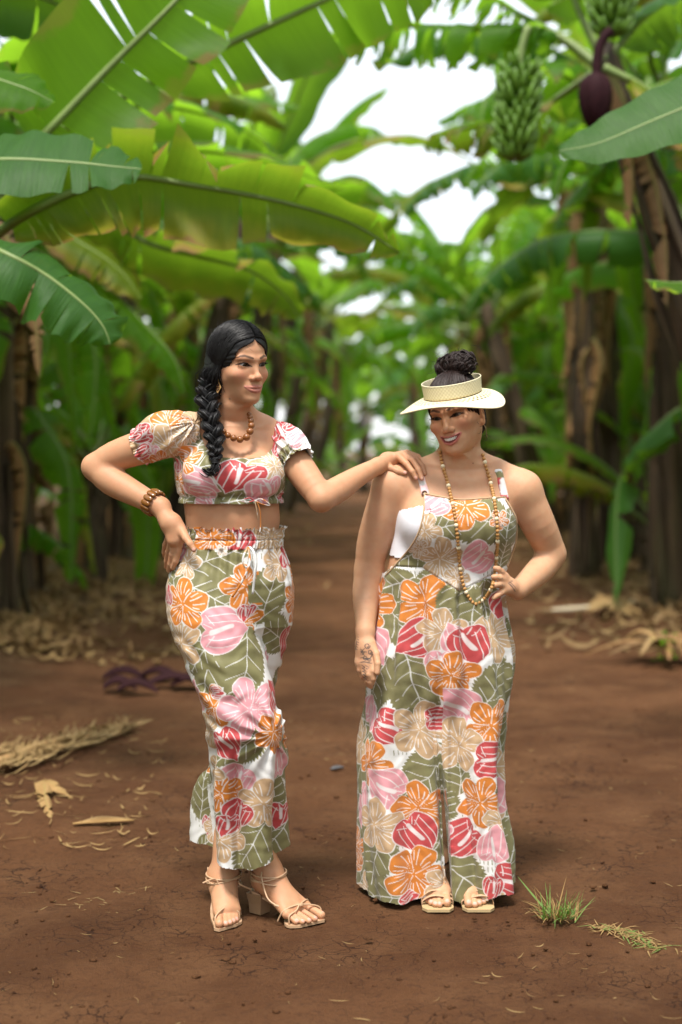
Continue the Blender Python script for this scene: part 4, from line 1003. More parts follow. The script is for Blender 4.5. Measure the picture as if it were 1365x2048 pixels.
    m = (V[:, 2] > zh0+.001) & np.where(front, V[:, 2] < nz, V[:, 2] < ztop(868))
    V, F, u_ = keep_faces(V, F, m)
    um = lambda x, z: ax.um(x, z)
    mot = [('l', OLIVE, 440, 928, 48, 20), ('l', OLIVE, 556, 958, 55, 80), ('h', TAN, 521, 932, 36, 20), ('a', RED, 474, 948, 40, -115), ('a', PINK, 516, 975, 36, -75),
           ('a', PINK, 395, 962, 44, -25), ('h', ORANGE, 384, 922, 32, 50), ('h', ORANGE, 352, 962, 34, 10), ('l', OLIVE, 372, 1000, 34, 60), ('a', RED, 350, 935, 20, 90), ('a', PINK, 412, 994, 30, 160),
           ('l', OLIVE, 480, 1002, 34, 8), ('a', RED, 553, 900, 30, 80), ('l', OLIVE, 392, 897, 26, 60), ('a', RED, 566, 1000, 22, 30), ('h', TAN, 350, 985, 22, 0)]
    mo = px_motifs(mot, YA-.1, um); rnd = [q for q in random_motifs(-1.2, .6, 1.15, 1.55, 5) if q[0] == 'l' or not (-.50 < q[2] < -.13)]
    col = print_colors(np.column_stack([ax.u(V), V[:, 2]]), rnd+mo, 1, 3)
    top = np_obj('crop_top', V, F, SATIN, root, col=col)
    # ruffled sleeves
    for nm, sh, mid, cuff, rr, cen, mlist, seed in (
        ('R', K(392, 856, .0), K(338, 868, -.012), K(283, 893, .022), (.044, .062, .056), None,
         [('h', ORANGE, 340, 852, 46, 100), ('h', TAN, 338, 896, 52, 80), ('a', RED, 287, 868, 30, 200), ('l', OLIVE, 384, 890, 36, 40), ('a', PINK, 300, 902, 26, 250), ('a', RED, 268, 862, 24, 200), ('a', RED, 288, 905, 24, 200), ('h', TAN, 372, 868, 30, 0), ('h', ORANGE, 318, 925, 26, 0)], 1),
        ('L', K(556, 868, .06), K(577, 886, .035), K(597, 917, .0), (.036, .050, .047), None,
         [('a', RED, 560, 862, 36, 100), ('a', PINK, 588, 880, 24, 30), ('l', OLIVE, 580, 908, 34, 60), ('a', RED, 575, 842, 26, 20)], 2)):
        Z = Sdf(); d = cuff-mid; d /= np.linalg.norm(d)
        Z.chain([sh, mid, cuff-d*.012, cuff+d*.012], [rr[0], rr[1], rr[2], rr[2]*.93], k=.02)
        if nm == 'R': Z.ell(mid+np.array((0.0, 0, .002)), (.080, .064, .058), k=.02, R=np.array(Matrix.Rotation(rad(10), 3, 'Y')))
        def post2(p, D, mid=mid, d=d, cuff=cuff, sh=sh):
            q = p.reshape(-1, 3)-mid; t = q@d; e1 = np.cross(d, (0, 0, 1.0)); e1 /= np.linalg.norm(e1); e2 = np.cross(d, e1)
            th = np.arctan2(q@e2, q@e1); tc = (cuff-mid)@d
            g = .0035*np.sin(th*9+2*np.sin(th*3+t*25)+t*20)+.0028*smooth(.03, 0, np.abs(t-tc+.006))*np.sin(th*34+np.sin(th*9)*2)
            g = g+.006*smooth(.012, 0, np.abs(t-tc+.008))+.0025*np.sin(th*30)*smooth(.05, .0, np.abs(t-(sh-mid)@d))
            return D+g.reshape(D.shape).astype(np.float32)
        Z.post = post2
        lo = np.minimum(np.minimum(sh, mid), cuff)-.10; hi = np.maximum(np.maximum(sh, mid), cuff)+.10
        V, F = Z.mesh(lo, hi, .0021)
        tc = (cuff-mid)@d; ts = (sh-mid)@d
        m = ((V-mid)@d < tc+.006)
        # leave the neck side open along the neckline
        pxx = (V[:, 0]/S_(1)/(V[:, 1]))+682.5
        m &= (pxx < 401) if nm == 'R' else (pxx > 543)
        V, F, _ = keep_faces(V, F, m)
        col = print_colors(V[:, [0, 2]]+np.column_stack([np.zeros(len(V)), (V[:, 1]-mid[1])*.5*(V[:, 1] > mid[1])]), px_motifs(mlist, YA-.07, lambda x, z: x), 1, 7+seed, base=TAN if nm == 'R' else None)
        np_obj('sleeve', V, F, SATIN, top, col=col)
    # drawstring bow of the top
    b0 = K(513, 1001, -.125)
    def ribbon(name, pts, w, parent, colr, n=28):
        p = spline([K(*q) for q in pts], n); V, F = tube(p, [w]*n, 6, flat=.35)
        c = np.tile(np.array(colr, np.float32), (len(V), 1)); k = vnoise(V*70, 3)[:, None]; c = c*(.75+.5*k); c = np.where(k > .62, np.array(PW, np.float32)*.9, c)
        return np_obj(name, V, F, SATIN, parent, col=c)
    ribbon('drawstring', [(508, 1001, -.098), (498, 996, -.112), (483, 1002, -.112), (496, 1004, -.112), (510, 1001, -.11)], .0042, top, RED)
    ribbon('drawstring', [(510, 1001, -.098), (524, 998, -.112), (541, 1010, -.104), (524, 1008, -.112), (511, 1001, -.11)], .0042, top, ORANGE)
    ribbon('drawstring', [(510, 1001, -.11), (514, 1020, -.112), (517, 1040, -.105)], .0048, top, TAN)
    ribbon('drawstring', [(513, 1001, -.11), (520, 1020, -.114), (522, 1045, -.110), (520, 1066, -.118)], .0040, top, ORANGE)
    # ------------------------------------------------ trousers
    hips = rows_px([(1052, 469, 99, .02, .100), (1075, 466, 99, .02, .100), (1096, 463, 100, .02, .104), (1125, 462, 112, .025, .118), (1160, 460, 122, .03, .138), (1200, 459, 126, .04, .148), (1245, 459, 120, .05, .135)], YA)
    front = rows_px([(1085, 440, 52, .02, .075), (1130, 424, 72, .015, .10), (1175, 417, 82, .0, .118), (1240, 426, 91, -.02, .125), (1300, 443, 85, -.035, .12), (1360, 464, 80, -.055, .112), (1410, 481, 77, -.07, .105), (1450, 492, 79, -.075, .10),
                     (1500, 495, 74, -.05, .10), (1560, 494, 71, -.02, .105), (1640, 496, 69, .015, .115), (1742, 500, 68, .03, .125)], YA)
    back = rows_px([(1085, 508, 42, .04, .075), (1130, 524, 48, .05, .09), (1175, 532, 52, .06, .10), (1240, 531, 52, .07, .11), (1300, 519, 52, .09, .105), (1370, 495, 58, .11, .10), (1440, 462, 54, .14, .10), (1500, 444, 34, .16, .10), (1560, 434, 33, .17, .105), (1640, 430, 33, .17, .11), (1712, 430, 33, .17, .11)], YA)
    Q = Sdf(); Q.loft(hips, k=.02); Q.loft(back, k=.035); Q.loft(front, k=.022)
    axF, axB, axH = Axis(front), Axis(back), Axis(hips)
    zw = ztop(1096); zhemF = lambda x: np.interp((x/S_(1)/(YA-.08))+682.5, [420, 432, 470, 500, 567, 590], [ztop(q)+.004 for q in (1714, 1718, 1728, 1726, 1702, 1698)])
    zhemB = ztop(1702)
    def post3(p, D):
        q = p.reshape(-1, 3); z = q[:, 2]
        cx, cy, rx, ry = axF.at(z); th = np.arctan2((q[:, 0]-cx)/rx, -(q[:, 1]-cy)/ry)
        low = smooth(ztop(1380), ztop(1600), z); mid_ = smooth(ztop(1230), ztop(1300), z)*smooth(ztop(1520), ztop(1420), z)
        g = low*(.021*np.sin(th*5+1.2+1.2*np.sin(z*6))+.006*np.sin(th*9+z*7+2))
        xs_ = np.interp(z, [ztop(1725), ztop(1600), ztop(1470)], [K(470, 0, -.1)[0], K(464, 0, -.1)[0], K(463, 0, -.1)[0]]); g = g+.020*smooth(.016, 0, np.abs(q[:, 0]-xs_))*smooth(ztop(1450), ztop(1540), z)*(q[:, 1] < YA+.03)
        # drag lines from the bent knee
        kx, kz = K(552, 1455)[[0, 2]]; dx, dz = q[:, 0]-kx, z-kz; an = np.arctan2(dz, dx); rr = np.hypot(dx, dz)
        g = g+.0062*np.sin(an*13+1.0)*smooth(.02, .06, rr)*smooth(.26, .08, rr)*smooth(ztop(1720), ztop(1600), z)
        g = g+.0046*mid_*np.sin(z*95+q[:, 0]*60+2*np.sin(q[:, 0]*30))*(.5+.5*np.sin(q[:, 0]*41+z*23+1.3)*np.sin(z*37-q[:, 0]*19))
        # gathers under the waistband, elastic shirring in it
        cx, cy, rx, ry = axH.at(z); t2 = np.arctan2((q[:, 0]-cx)/rx, -(q[:, 1]-cy)/ry)
        up = smooth(ztop(1200), zw, z)*smooth(zw+.004, zw-.004, z)
        g = g+up*.0050*np.sin(t2*24+2*np.sin(t2*5))
        wb = smooth(zw-.002, zw+.004, z)
        g = g+wb*(.0020*np.sin(t2*75+3*np.sin(t2*11))+.0035*smooth(.004, .001, np.abs(z-(ztop(1078))))-.003)
        top_ = smooth(ztop(1062), ztop(1054), z); g = g+top_*(.006*np.sin(t2*34+2*np.sin(t2*9))-.005)
        g = g+.0014*np.sin(q[:, 0]*88+3*np.sin(z*41))*np.sin(z*71+2*np.sin(q[:, 0]*53)+q[:, 1]*60)
        return D+g.reshape(D.shape).astype(np.float32)
    Q.post = post3
    V, F = two_sided(Q, (-.62, 3.85, ztop(1735)), (-.05, 4.70, ztop(1050)), YA+.075, .0023, .0055, .02)
    useB = axB.q(V) < axF.q(V)
    lowB = useB & (V[:, 2] < ztop(1400))
    wav = .006*np.sin(V[:, 0]*70)+.003*np.sin(V[:, 0]*150)
    m = np.where(lowB, V[:, 2] > zhemB+.5*wav, V[:, 2] > zhemF(V[:, 0])+.25*wav)
    t2 = np.arctan2(V[:, 0]-K(466, 0)[0], -(V[:, 1]-YA)); m &= V[:, 2] < ztop(1054)+.003*np.sin(t2*28)+.0025*np.sin(t2*47)
    V, F, _ = keep_faces(V, F, m)
    hip_ = V[:, 2] > zw; useB = np.where(V[:, 2] > ztop(1200), (V[:, 0] > K(497, 1150, -.1)[0]), axB.q(V) < axF.q(V))
    wz = lambda z_: smooth(ztop(1110), ztop(1260), z_)
    U = np.where(useB, (1-wz(V[:, 2]))*axH.u(V)+wz(V[:, 2])*axB.u(V), (1-wz(V[:, 2]))*axH.u(V)+wz(V[:, 2])*axF.u(V))
    umF = lambda x, z_: (1-wz(z_))*axH.um(x, z_)+wz(z_)*axF.um(x, z_)
    umB = lambda x, z_: (1-wz(z_))*axH.um(x, z_)+wz(z_)*axB.um(x, z_)
    mF = [('l', OLIVE, 420, 1335, 74, 250), ('l', OLIVE, 492, 1335, 84, 262), ('l', OLIVE, 480, 1490, 62, 215), ('l', OLIVE, 440, 1240, 60, 330), ('l', OLIVE, 505, 1690, 76, 240), ('l', OLIVE, 402, 1310, 50, 230),
          ('a', PINK, 440, 1258, 60, 0), ('h', TAN, 362, 1285, 55, 60), ('a', PINK, 396, 1400, 40, 80), ('h', ORANGE, 432, 1408, 46, 95), ('h', PINK, 503, 1412, 66, 30), ('a', RED, 556, 1400, 42, 120),
          ('h', ORANGE, 550, 1462, 46, 60), ('h', TAN, 417, 1462, 42, 10), ('a', RED, 452, 1476, 44, -60), ('a', PINK, 562, 1540, 44, 95), ('a', PINK, 480, 1552, 44, 240), ('h', ORANGE, 450, 1585, 46, 90), ('h', TAN, 524, 1608, 56, 75),
          ('a', RED, 478, 1625, 40, 240), ('h', TAN, 448, 1682, 50, 20), ('a', RED, 566, 1640, 34, 260), ('a', RED, 457, 1650, 28, 250), ('a', RED, 434, 1380, 18, 0), ('l', OLIVE, 556, 1592, 52, 80), ('l', OLIVE, 556, 1705, 60, 240), ('h', TAN, 428, 1545, 40, 0), ('l', OLIVE, 432, 1612, 48, 100), ('l', OLIVE, 572, 1500, 40, 90), ('l', OLIVE, 350, 1160, 46, 100)]
    mB = [('l', OLIVE, 540, 1262, 66, 150), ('a', RED, 572, 1285, 44, 250), ('h', ORANGE, 500, 1240, 40, 0), ('l', OLIVE, 550, 1390, 50, 80), ('h', ORANGE, 425, 1530, 34, 100), ('l', OLIVE, 405, 1600, 60, 80), ('a', RED, 412, 1660, 24, 260), ('h', TAN, 425, 1670, 36, 0), ('l', OLIVE, 410, 1700, 34, 30), ('h', ORANGE, 582, 1225, 30, 0), ('a', PINK, 520, 1310, 30, 200)]
    mH = [('l', OLIVE, 425, 1120, 72, 25), ('l', OLIVE, 540, 1180, 66, 75), ('l', OLIVE, 430, 1195, 56, 330), ('l', OLIVE, 376, 1080, 34, 80), ('h', TAN, 372, 1128, 36, 80), ('a', PINK, 350, 1100, 36, 60), ('h', ORANGE, 371, 1208, 54, 80),
          ('h', ORANGE, 484, 1175, 48, 95), ('h', ORANGE, 580, 1200, 40, 20), ('h', TAN, 556, 1126, 42, 270), ('h', TAN, 540, 1078, 44, 10), ('a', RED, 478, 1077, 36, 250), ('h', ORANGE, 425, 1076, 42, 30), ('h', TAN, 443, 1102, 12, 0), ('a', RED, 580, 1120, 28, 100), ('a', RED, 336, 1200, 26, 90), ('a', RED, 486, 1222, 22, 270), ('l', OLIVE, 505, 1068, 26, 20)]
    A_ = px_motifs(mH, YA-.09, axH.um); B_ = px_motifs(mF+[q for q in mH if q[2] < 497 and q[3] > 1098], YA-.11, umF); C_ = px_motifs(mB+[q for q in mH if q[2] >= 497 and q[3] > 1098], YA-.03, umB)
    # turned-away sides get the same kind of print
    rh = [q for q in random_motifs(-1.2, .7, .9, 1.25, 8) if not (-.56 < q[2] < -.08)]
    rf = [q for q in random_motifs(-1.1, .6, .0, 1.2, 9) if not (-.53 < q[2] < -.10)]
    rb_ = []
    col = np.zeros((len(V), 3), np.float32)
    col[hip_] = print_colors(np.column_stack([U, V[:, 2]])[hip_], rh+A_, 1, 1)
    lB = ~hip_ & useB; lF = ~hip_ & ~useB; UV = np.column_stack([U, V[:, 2]]); hm = [q for q in B_+C_ if q[3] > ztop(1250)]
    col[lF] = print_colors(UV[lF], rf+hm+B_, 1, 2); col[lB] = print_colors(UV[lB], rf+hm+C_, 1, 2)
    tr = np_obj('trousers', V, F, SATIN, root, col=col)
    ribbon('drawstring', [(497, 1094, -.098), (490, 1105, -.118), (486, 1122, -.122), (492, 1135, -.125), (499, 1128, -.125), (499, 1108, -.12), (498, 1094, -.108)], .0036, tr, TAN)
    ribbon('drawstring', [(499, 1093, -.10), (507, 1102, -.118), (513, 1122, -.124), (510, 1150, -.128), (506, 1188, -.125)], .0044, tr, PW)
    ribbon('drawstring', [(497, 1094, -.11), (500, 1126, -.13), (486, 1160, -.135), (465, 1194, -.135)], .0034, tr, ORANGE)
    # ------------------------------------------------ jewellery
    W1 = simple('polished_koa_bead', (.22, .075, .018), .22, .5, 60, spec=.6)
    nk = empty_child('necklace', root)
    pts = spline([K(436, 842, -.035), K(441, 851, -.055), K(447, 862, -.064), K(457, 871, -.070), K(470, 877, -.074), K(483, 879, -.074), K(493, 875, -.071), K(500, 864, -.063), K(503, 850, -.05), K(501, 836, -.03), K(497, 824, -.008), K(494, 814, .012)], 400)
    L = np.concatenate([[0], np.cumsum(np.linalg.norm(np.diff(pts, axis=0), axis=1))]); Lt = L[-1]; s = 0.006
    cord = tube(pts[::8], .0012, 5); np_obj('cord', *cord, W1, nk)
    bead_me = {}
    while s < Lt-.003:
        t = s/Lt; r = float(np.interp(t, [0, .25, .5, .62, 1], [.0062, .0092, .0112, .0105, .0052])); q = np.array([np.interp(s, L, pts[:, i]) for i in range(3)])
        bead(bead_me, q, r, W1, nk); s += 2*float(np.interp(min((s+r)/Lt, 1), [0, .25, .5, .62, 1], [.0062, .0092, .0112, .0105, .0052]))*.97
    # bracelet of long wooden segments
    br = empty_child('bracelet', root); c0 = K(307, 1005, -.02); dirv = K(322, 1016, -.035)-K(290, 998, -.005); dirv /= np.linalg.norm(dirv)
    e1 = np.cross(dirv, (0, 0, 1.0)); e1 /= np.linalg.norm(e1); e2 = np.cross(dirv, e1)
    W2 = simple('lacquered_wood', (.20, .075, .014), .16, .45, 45, spec=.7)
    Rm = np.column_stack([dirv, e1, e2]); sv = None
    for i in range(14):
        a = 2*math.pi*i/14; o = c0+(e1*math.cos(a)+e2*math.sin(a))*.0365
        tv = -e1*math.sin(a)+e2*math.cos(a); nv = np.cross(dirv, tv); R3 = np.column_stack([dirv, tv, nv])
        if sv is None:
            v, f = sphere_vf((0, 0, 0), 1, 12, 8); v = np.sign(v)*np.abs(v)**.62; sv = np_mesh('segment', v*np.array((.0165, .0078, .0052)), f, W2)
        ob = bpy.data.objects.new('segment', sv); link(ob, br)
        ob.matrix_local = Matrix.Translation(Vector(o-np.array(WORLD_LOC(br))))@Matrix(R3.tolist()).to_4x4()
    # lozenge earring
    er = empty_child('earring', root); e0 = K(437, 757, -.045); WD = simple('pale_carved_wood', (.52, .31, .12), .5, .15, 80); DK = simple('burnt_line', (.10, .035, .015), .6, .1, 50)
    h = K(438, 764, -.052); np_obj('hook', *tube(spline([e0+np.array((0, .004, .006)), e0+np.array((0, -.003, .004)), h], 10), .0007, 5), simple('gold_wire', (.6, .38, .12), .3, .05, 20, metal=.9), er)
    u2 = np.array((.80, -.6, 0.)); w2 = np.array((-.1, 0, -1.)); w2 /= np.linalg.norm(w2); n2 = np.cross(u2, w2)
    cc = h+w2*.0165
    def loz(hw, hh, t, c): 
        pts = [c+u2*hw, c+w2*hh, c-u2*hw, c-w2*hh]; V = np.array([p+n2*t for p in pts]+[p-n2*t for p in pts]); return V, [np.array([[0, 1, 2, 3], [7, 6, 5, 4], [0, 4, 5, 1], [1, 5, 6, 2], [2, 6, 7, 3], [3, 7, 4, 0]])]
    np_obj('pendant', *loz(.0115, .0165, .001, cc), WD, er, smoothed=False)
    nn = n2 if n2[1] < 0 else -n2
    for a, b_ in (((-.0065, 0), (.0065, 0)), ((0, -.0095), (0, .0095))):
        np_obj('engraved_line', *tube([cc+u2*a[0]+w2*a[1]+nn*.0012+u2*.0, cc+u2*b_[0]+w2*b_[1]+nn*.0012], .0013, 4), DK, er)
    np_obj('engraved_line', *join([loz(.0022, .004, .0006, cc+u2*x+w2*y+nn*.001) for x, y in ((.0035, .006), (-.0035, .006), (.0035, -.006), (-.0035, -.006))]), DK, er, smoothed=False)
    for f in (fR, fL): heeled_sandal(f, root)
    return root
def bead(cache, q, r, m, parent, name='bead'):
    k = round(r*4000)
    if (k, m.name, name) not in cache:
        v, f = sphere_vf((0, 0, 0), k/4000, 12, 8); cache[(k, m.name, name)] = np_mesh(name, v, f, m)
    o = bpy.data.objects.new(name, cache[(k, m.name, name)]); o.location = Vector(q)-WORLD_LOC(parent); return link(o, parent)
def stitch(V1, F1, V2, F2, zc, cxy):
    "upper mesh 1 and lower mesh 2 meet at height zc: join their open rims round the neck"
    def rim(V, F):
        e = np.concatenate([F[:, [0, 1]], F[:, [1, 2]], F[:, [2, 3]], F[:, [3, 0]]]); es = np.sort(e, 1); k = es[:, 0].astype(np.int64)*len(V)+es[:, 1]
        u, i, n = np.unique(k, return_index=True, return_counts=True); b = es[i[n == 1]]
        v = np.unique(b); v = v[(np.abs(V[v, 2]-zc) < .008) & (np.hypot(V[v, 0]-cxy[0], V[v, 1]-cxy[1]) < .11)]
        a = np.arctan2(V[v, 1]-cxy[1], V[v, 0]-cxy[0]); return v[np.argsort(a)], np.sort(a)
    r1, a1 = rim(V1, F1); r2, a2 = rim(V2, F2); n1 = len(V1)
    T = []; i = j = 0; m, n = len(r1), len(r2)
    while i < m or j < n:
        if j >= n or (i < m and (a1[i+1] if i+1 < m else 9) <= (a2[j+1] if j+1 < n else 9)):
            T.append((r1[i % m], r1[(i+1) % m], r2[j % n]+n1)[::-1] if False else (r1[(i+1) % m], r1[i % m], r2[j % n]+n1)); i += 1
        else:
            T.append((r1[i % m], r2[j % n]+n1, r2[(j+1) % n]+n1)); j += 1
    return np.vstack([V1, V2]), [np.vstack([F1, F2+n1]), np.array(T)]
def foot_points(side):
    "feet of the standing pose in heeled sandals; toes rest on the 8 mm sole"
    g = lambda px, py, z=.014: G(px, py, 0)+np.array((0, 0, z))
    if side == 'L':   # at the viewer's left, pointing at the camera; big toe on the viewer's left
        t0 = [(439, 1861), (452, 1859), (460, 1857), (467, 1854), (473, 1851)]
        heel = np.array((P(438, 1780, 4.27)[0], 4.285, .105)); ank = P(448, 1742, 4.25); ball = g(447, 1836, .024)
        fwd = np.array((.10, -1.0, 0))
    else:
        t0 = [(643, 1843), (630, 1849), (618, 1853), (605, 1855), (592, 1855)]
        heel = np.array((P(522, 1790, 4.26)[0], 4.255, .100)); ank = P(538, 1738, 4.23); ball = g(600, 1835, .024)
        fwd = np.array((.80, -.60, 0))
    fwd = fwd/np.linalg.norm(fwd); toes = []
    for i, (x, y) in enumerate(t0):
        tip = g(x, y, .0195 if i == 0 else .0165); L = (.040, .036, .032, .028, .024)[i]
        toes.append([tip-fwd*L*1.5+np.array((0, 0, .016)), tip-fwd*L*.55+np.array((0, 0, .007)), tip])
    ax = np.array((-fwd[1], fwd[0], 0))
    return dict(side=side, ankle=ank, heel=heel, ball=ball, toes=toes, fwd=fwd, lat=ax)
def add_foot(S, f):
    big = f['toes'][0][0]; lit = f['toes'][4][0]; mid = (big+lit)/2
    S.cap(f['heel'], f['ankle']+np.array((0, 0, -.03)), .029, .034, k=.02)
    S.cap(f['heel']+f['fwd']*.02, big, .026, .017, k=.03); S.cap(f['heel']+f['fwd']*.02, lit, .024, .014, k=.03); S.cap(f['ankle']+np.array((0, 0, -.02)), mid+np.array((0, 0, .010)), .036, .017, k=.04)
    for i, t in enumerate(f['toes']):
        r = (.0122, .0092, .0088, .0084, .0080)[i]
        S.chain(t, [r*1.05, r*.95, r], k=.004)
SANDAL = simple('nude_leather', (.52, .33, .20), .45, .06, 50)
HEELM = simple('stacked_heel', (.36, .22, .12), .5, .12, 30)
def heeled_sandal(f, root):
    o = empty_child('sandal', root); fw, la = f['fwd'], f['lat']
    big, lit = f['toes'][0][-1], f['toes'][4][-1]
    c = (big+lit)/2; c[2] = 0
    wid = np.linalg.norm((big-lit)[:2])
    # sole outline from squared toe to heel; rises to the heel along the arch
    heel = f['heel']; st = []
    w_dir = big-lit; w_dir[2] = 0; w_dir /= np.linalg.norm(w_dir)
    toe_c = c+fw*.014
    path = spline([toe_c+np.array((0, 0, .005)), c-fw*.03+np.array((0, 0, .005)), f['ball']*np.array((1, 1, 0))-fw*.02+np.array((0, 0, .008)), (f['ball']*.45+heel*.55)*np.array((1, 1, 0))+np.array((0, 0, .040)), heel*np.array((1, 1, 0))+np.array((0, 0, heel[2]-.036)), heel*np.array((1, 1, 0))-fw*.03+np.array((0, 0, heel[2]-.034))], 24)
    hw = np.interp(np.linspace(0, 1, 24), [0, .08, .3, .5, .62, .85, 1], [wid*.44+.004, wid*.5+.016, wid*.5+.012, .034, .026, .028, .016])
    V = []; 
    for i in range(24):
        t = i/23; lat = w_dir*(1-min(t*2, 1))+(la if np.dot(la, w_dir) > 0 else -la)*min(t*2, 1); lat /= np.linalg.norm(lat)
        for z in (.004, -.004):
            for s in (-1, 1): V.append(path[i]+lat*hw[i]*s+np.array((0, 0, z)))
    V = np.array(V); Fq = []
    for i in range(23):
        a = i*4; b_ = a+4; Fq += [[a, a+1, b_+1, b_], [a+2, b_+2, b_+3, a+3], [a, b_, b_+2, a+2], [a+1, a+3, b_+3, b_+1]]
    Fq += [[0, 2, 3, 1], [92, 93, 95, 94]]
    np_obj('sole', V, [np.array(Fq)], SANDAL, o, smoothed=False)
    hb = heel*np.array((1, 1, 0))-fw*.004; ht = heel[2]-.039; lz = []
    for z, s in ((0, .022), (ht*.5, .0235), (ht, .029)):
        for a, b_ in ((-1, -1), (1, -1), (1, 1), (-1, 1)): lz.append(hb+fw*(a*s)+la*(b_*s)+np.array((0, 0, z)))
    Fq = [[0, 3, 2, 1], [8, 9, 10, 11]]+[[i*4+j, i*4+(j+1) % 4, i*4+4+(j+1) % 4, i*4+4+j] for i in (0, 1) for j in range(4)]
    np_obj('heel', np.array(lz), [np.array(Fq)], HEELM, o, smoothed=False)
    def strap(pts, r=.0026): np_obj('strap', *tube(spline(pts, 30), r, 7), SANDAL, o)
    up = np.array((0, 0, 1.)); kn = [t[0] for t in f['toes']]; mid = (kn[1]+kn[2])/2+up*.021+fw*.006
    eb, el = c+w_dir*(wid*.5+.012), c-w_dir*(wid*.5+.012)
    eb2, el2 = kn[0]*np.array((1, 1, 0))+w_dir*.020-fw*.012, kn[4]*np.array((1, 1, 0))-w_dir*.020-fw*.012
    q = lambda p, z: p+up*z
    strap([q(eb-fw*.012, .010), q(f['toes'][0][1]+w_dir*.012, .012), mid, q(kn[4]-w_dir*.008, .012), q(el2, .012)])
    strap([q(el-fw*.012, .010), q(f['toes'][4][1]-w_dir*.010, .010), q(f['toes'][3][0]*.6+f['toes'][2][1]*.4, .014), mid, q(kn[0]+w_dir*.008, .017), q(eb2, .012)])
    a = np.linspace(0, 2*np.pi, 20); np_obj('knot', mid+0*up+join([tube(np.column_stack([.006*np.cos(a+k)+.003*np.sin(3*a), .005*np.sin(a+k), .002*np.cos(2*a)]), .0024, 6) for k in (0, 1.5)])[0], join([tube(np.column_stack([a, a, a]), .0024, 6)]*2)[1], SANDAL, o)
    # ankle ties
    A = f['ankle'].copy(); rr = .053
    for z0, tl in ((.000, .22), (-.012, -.18), (.008, -.05)):
        th = np.linspace(0, 2*np.pi, 36); np_obj('ankle_tie', *tube(np.column_stack([A[0]+rr*np.cos(th), A[1]+rr*np.sin(th)*1.12, A[2]+z0-.018+rr*tl*np.cos(th)]), .0026, 6), SANDAL, o)
    s = -1 if f['side'] == 'L' else 1
    k0 = A+np.array((.006*s, -.060, -.030))
    if f['side'] == 'L':
        strap([k0, P(430, 1758, 4.19), P(406, 1766, 4.17)]); strap([k0, k0+np.array((.004, -.004, -.012))], .003); strap([A+np.array((.045, 0, -.02)), P(480, 1768, 4.2), P(503, 1779, 4.22)])
    else:
        strap([A+np.array((-.018, -.048, .005)), P(524, 1757, 4.17), P(535, 1795, 4.14), P(553, 1812, 4.12)]); strap([P(549, 1810, 4.12), P(558, 1813, 4.12)], .004)
    for sg in (-1, 1): strap([q(heel+la*sg*.027, -.028), heel+la*sg*.034+up*.02-fw*.01, A+la*sg*.045+up*-.02])
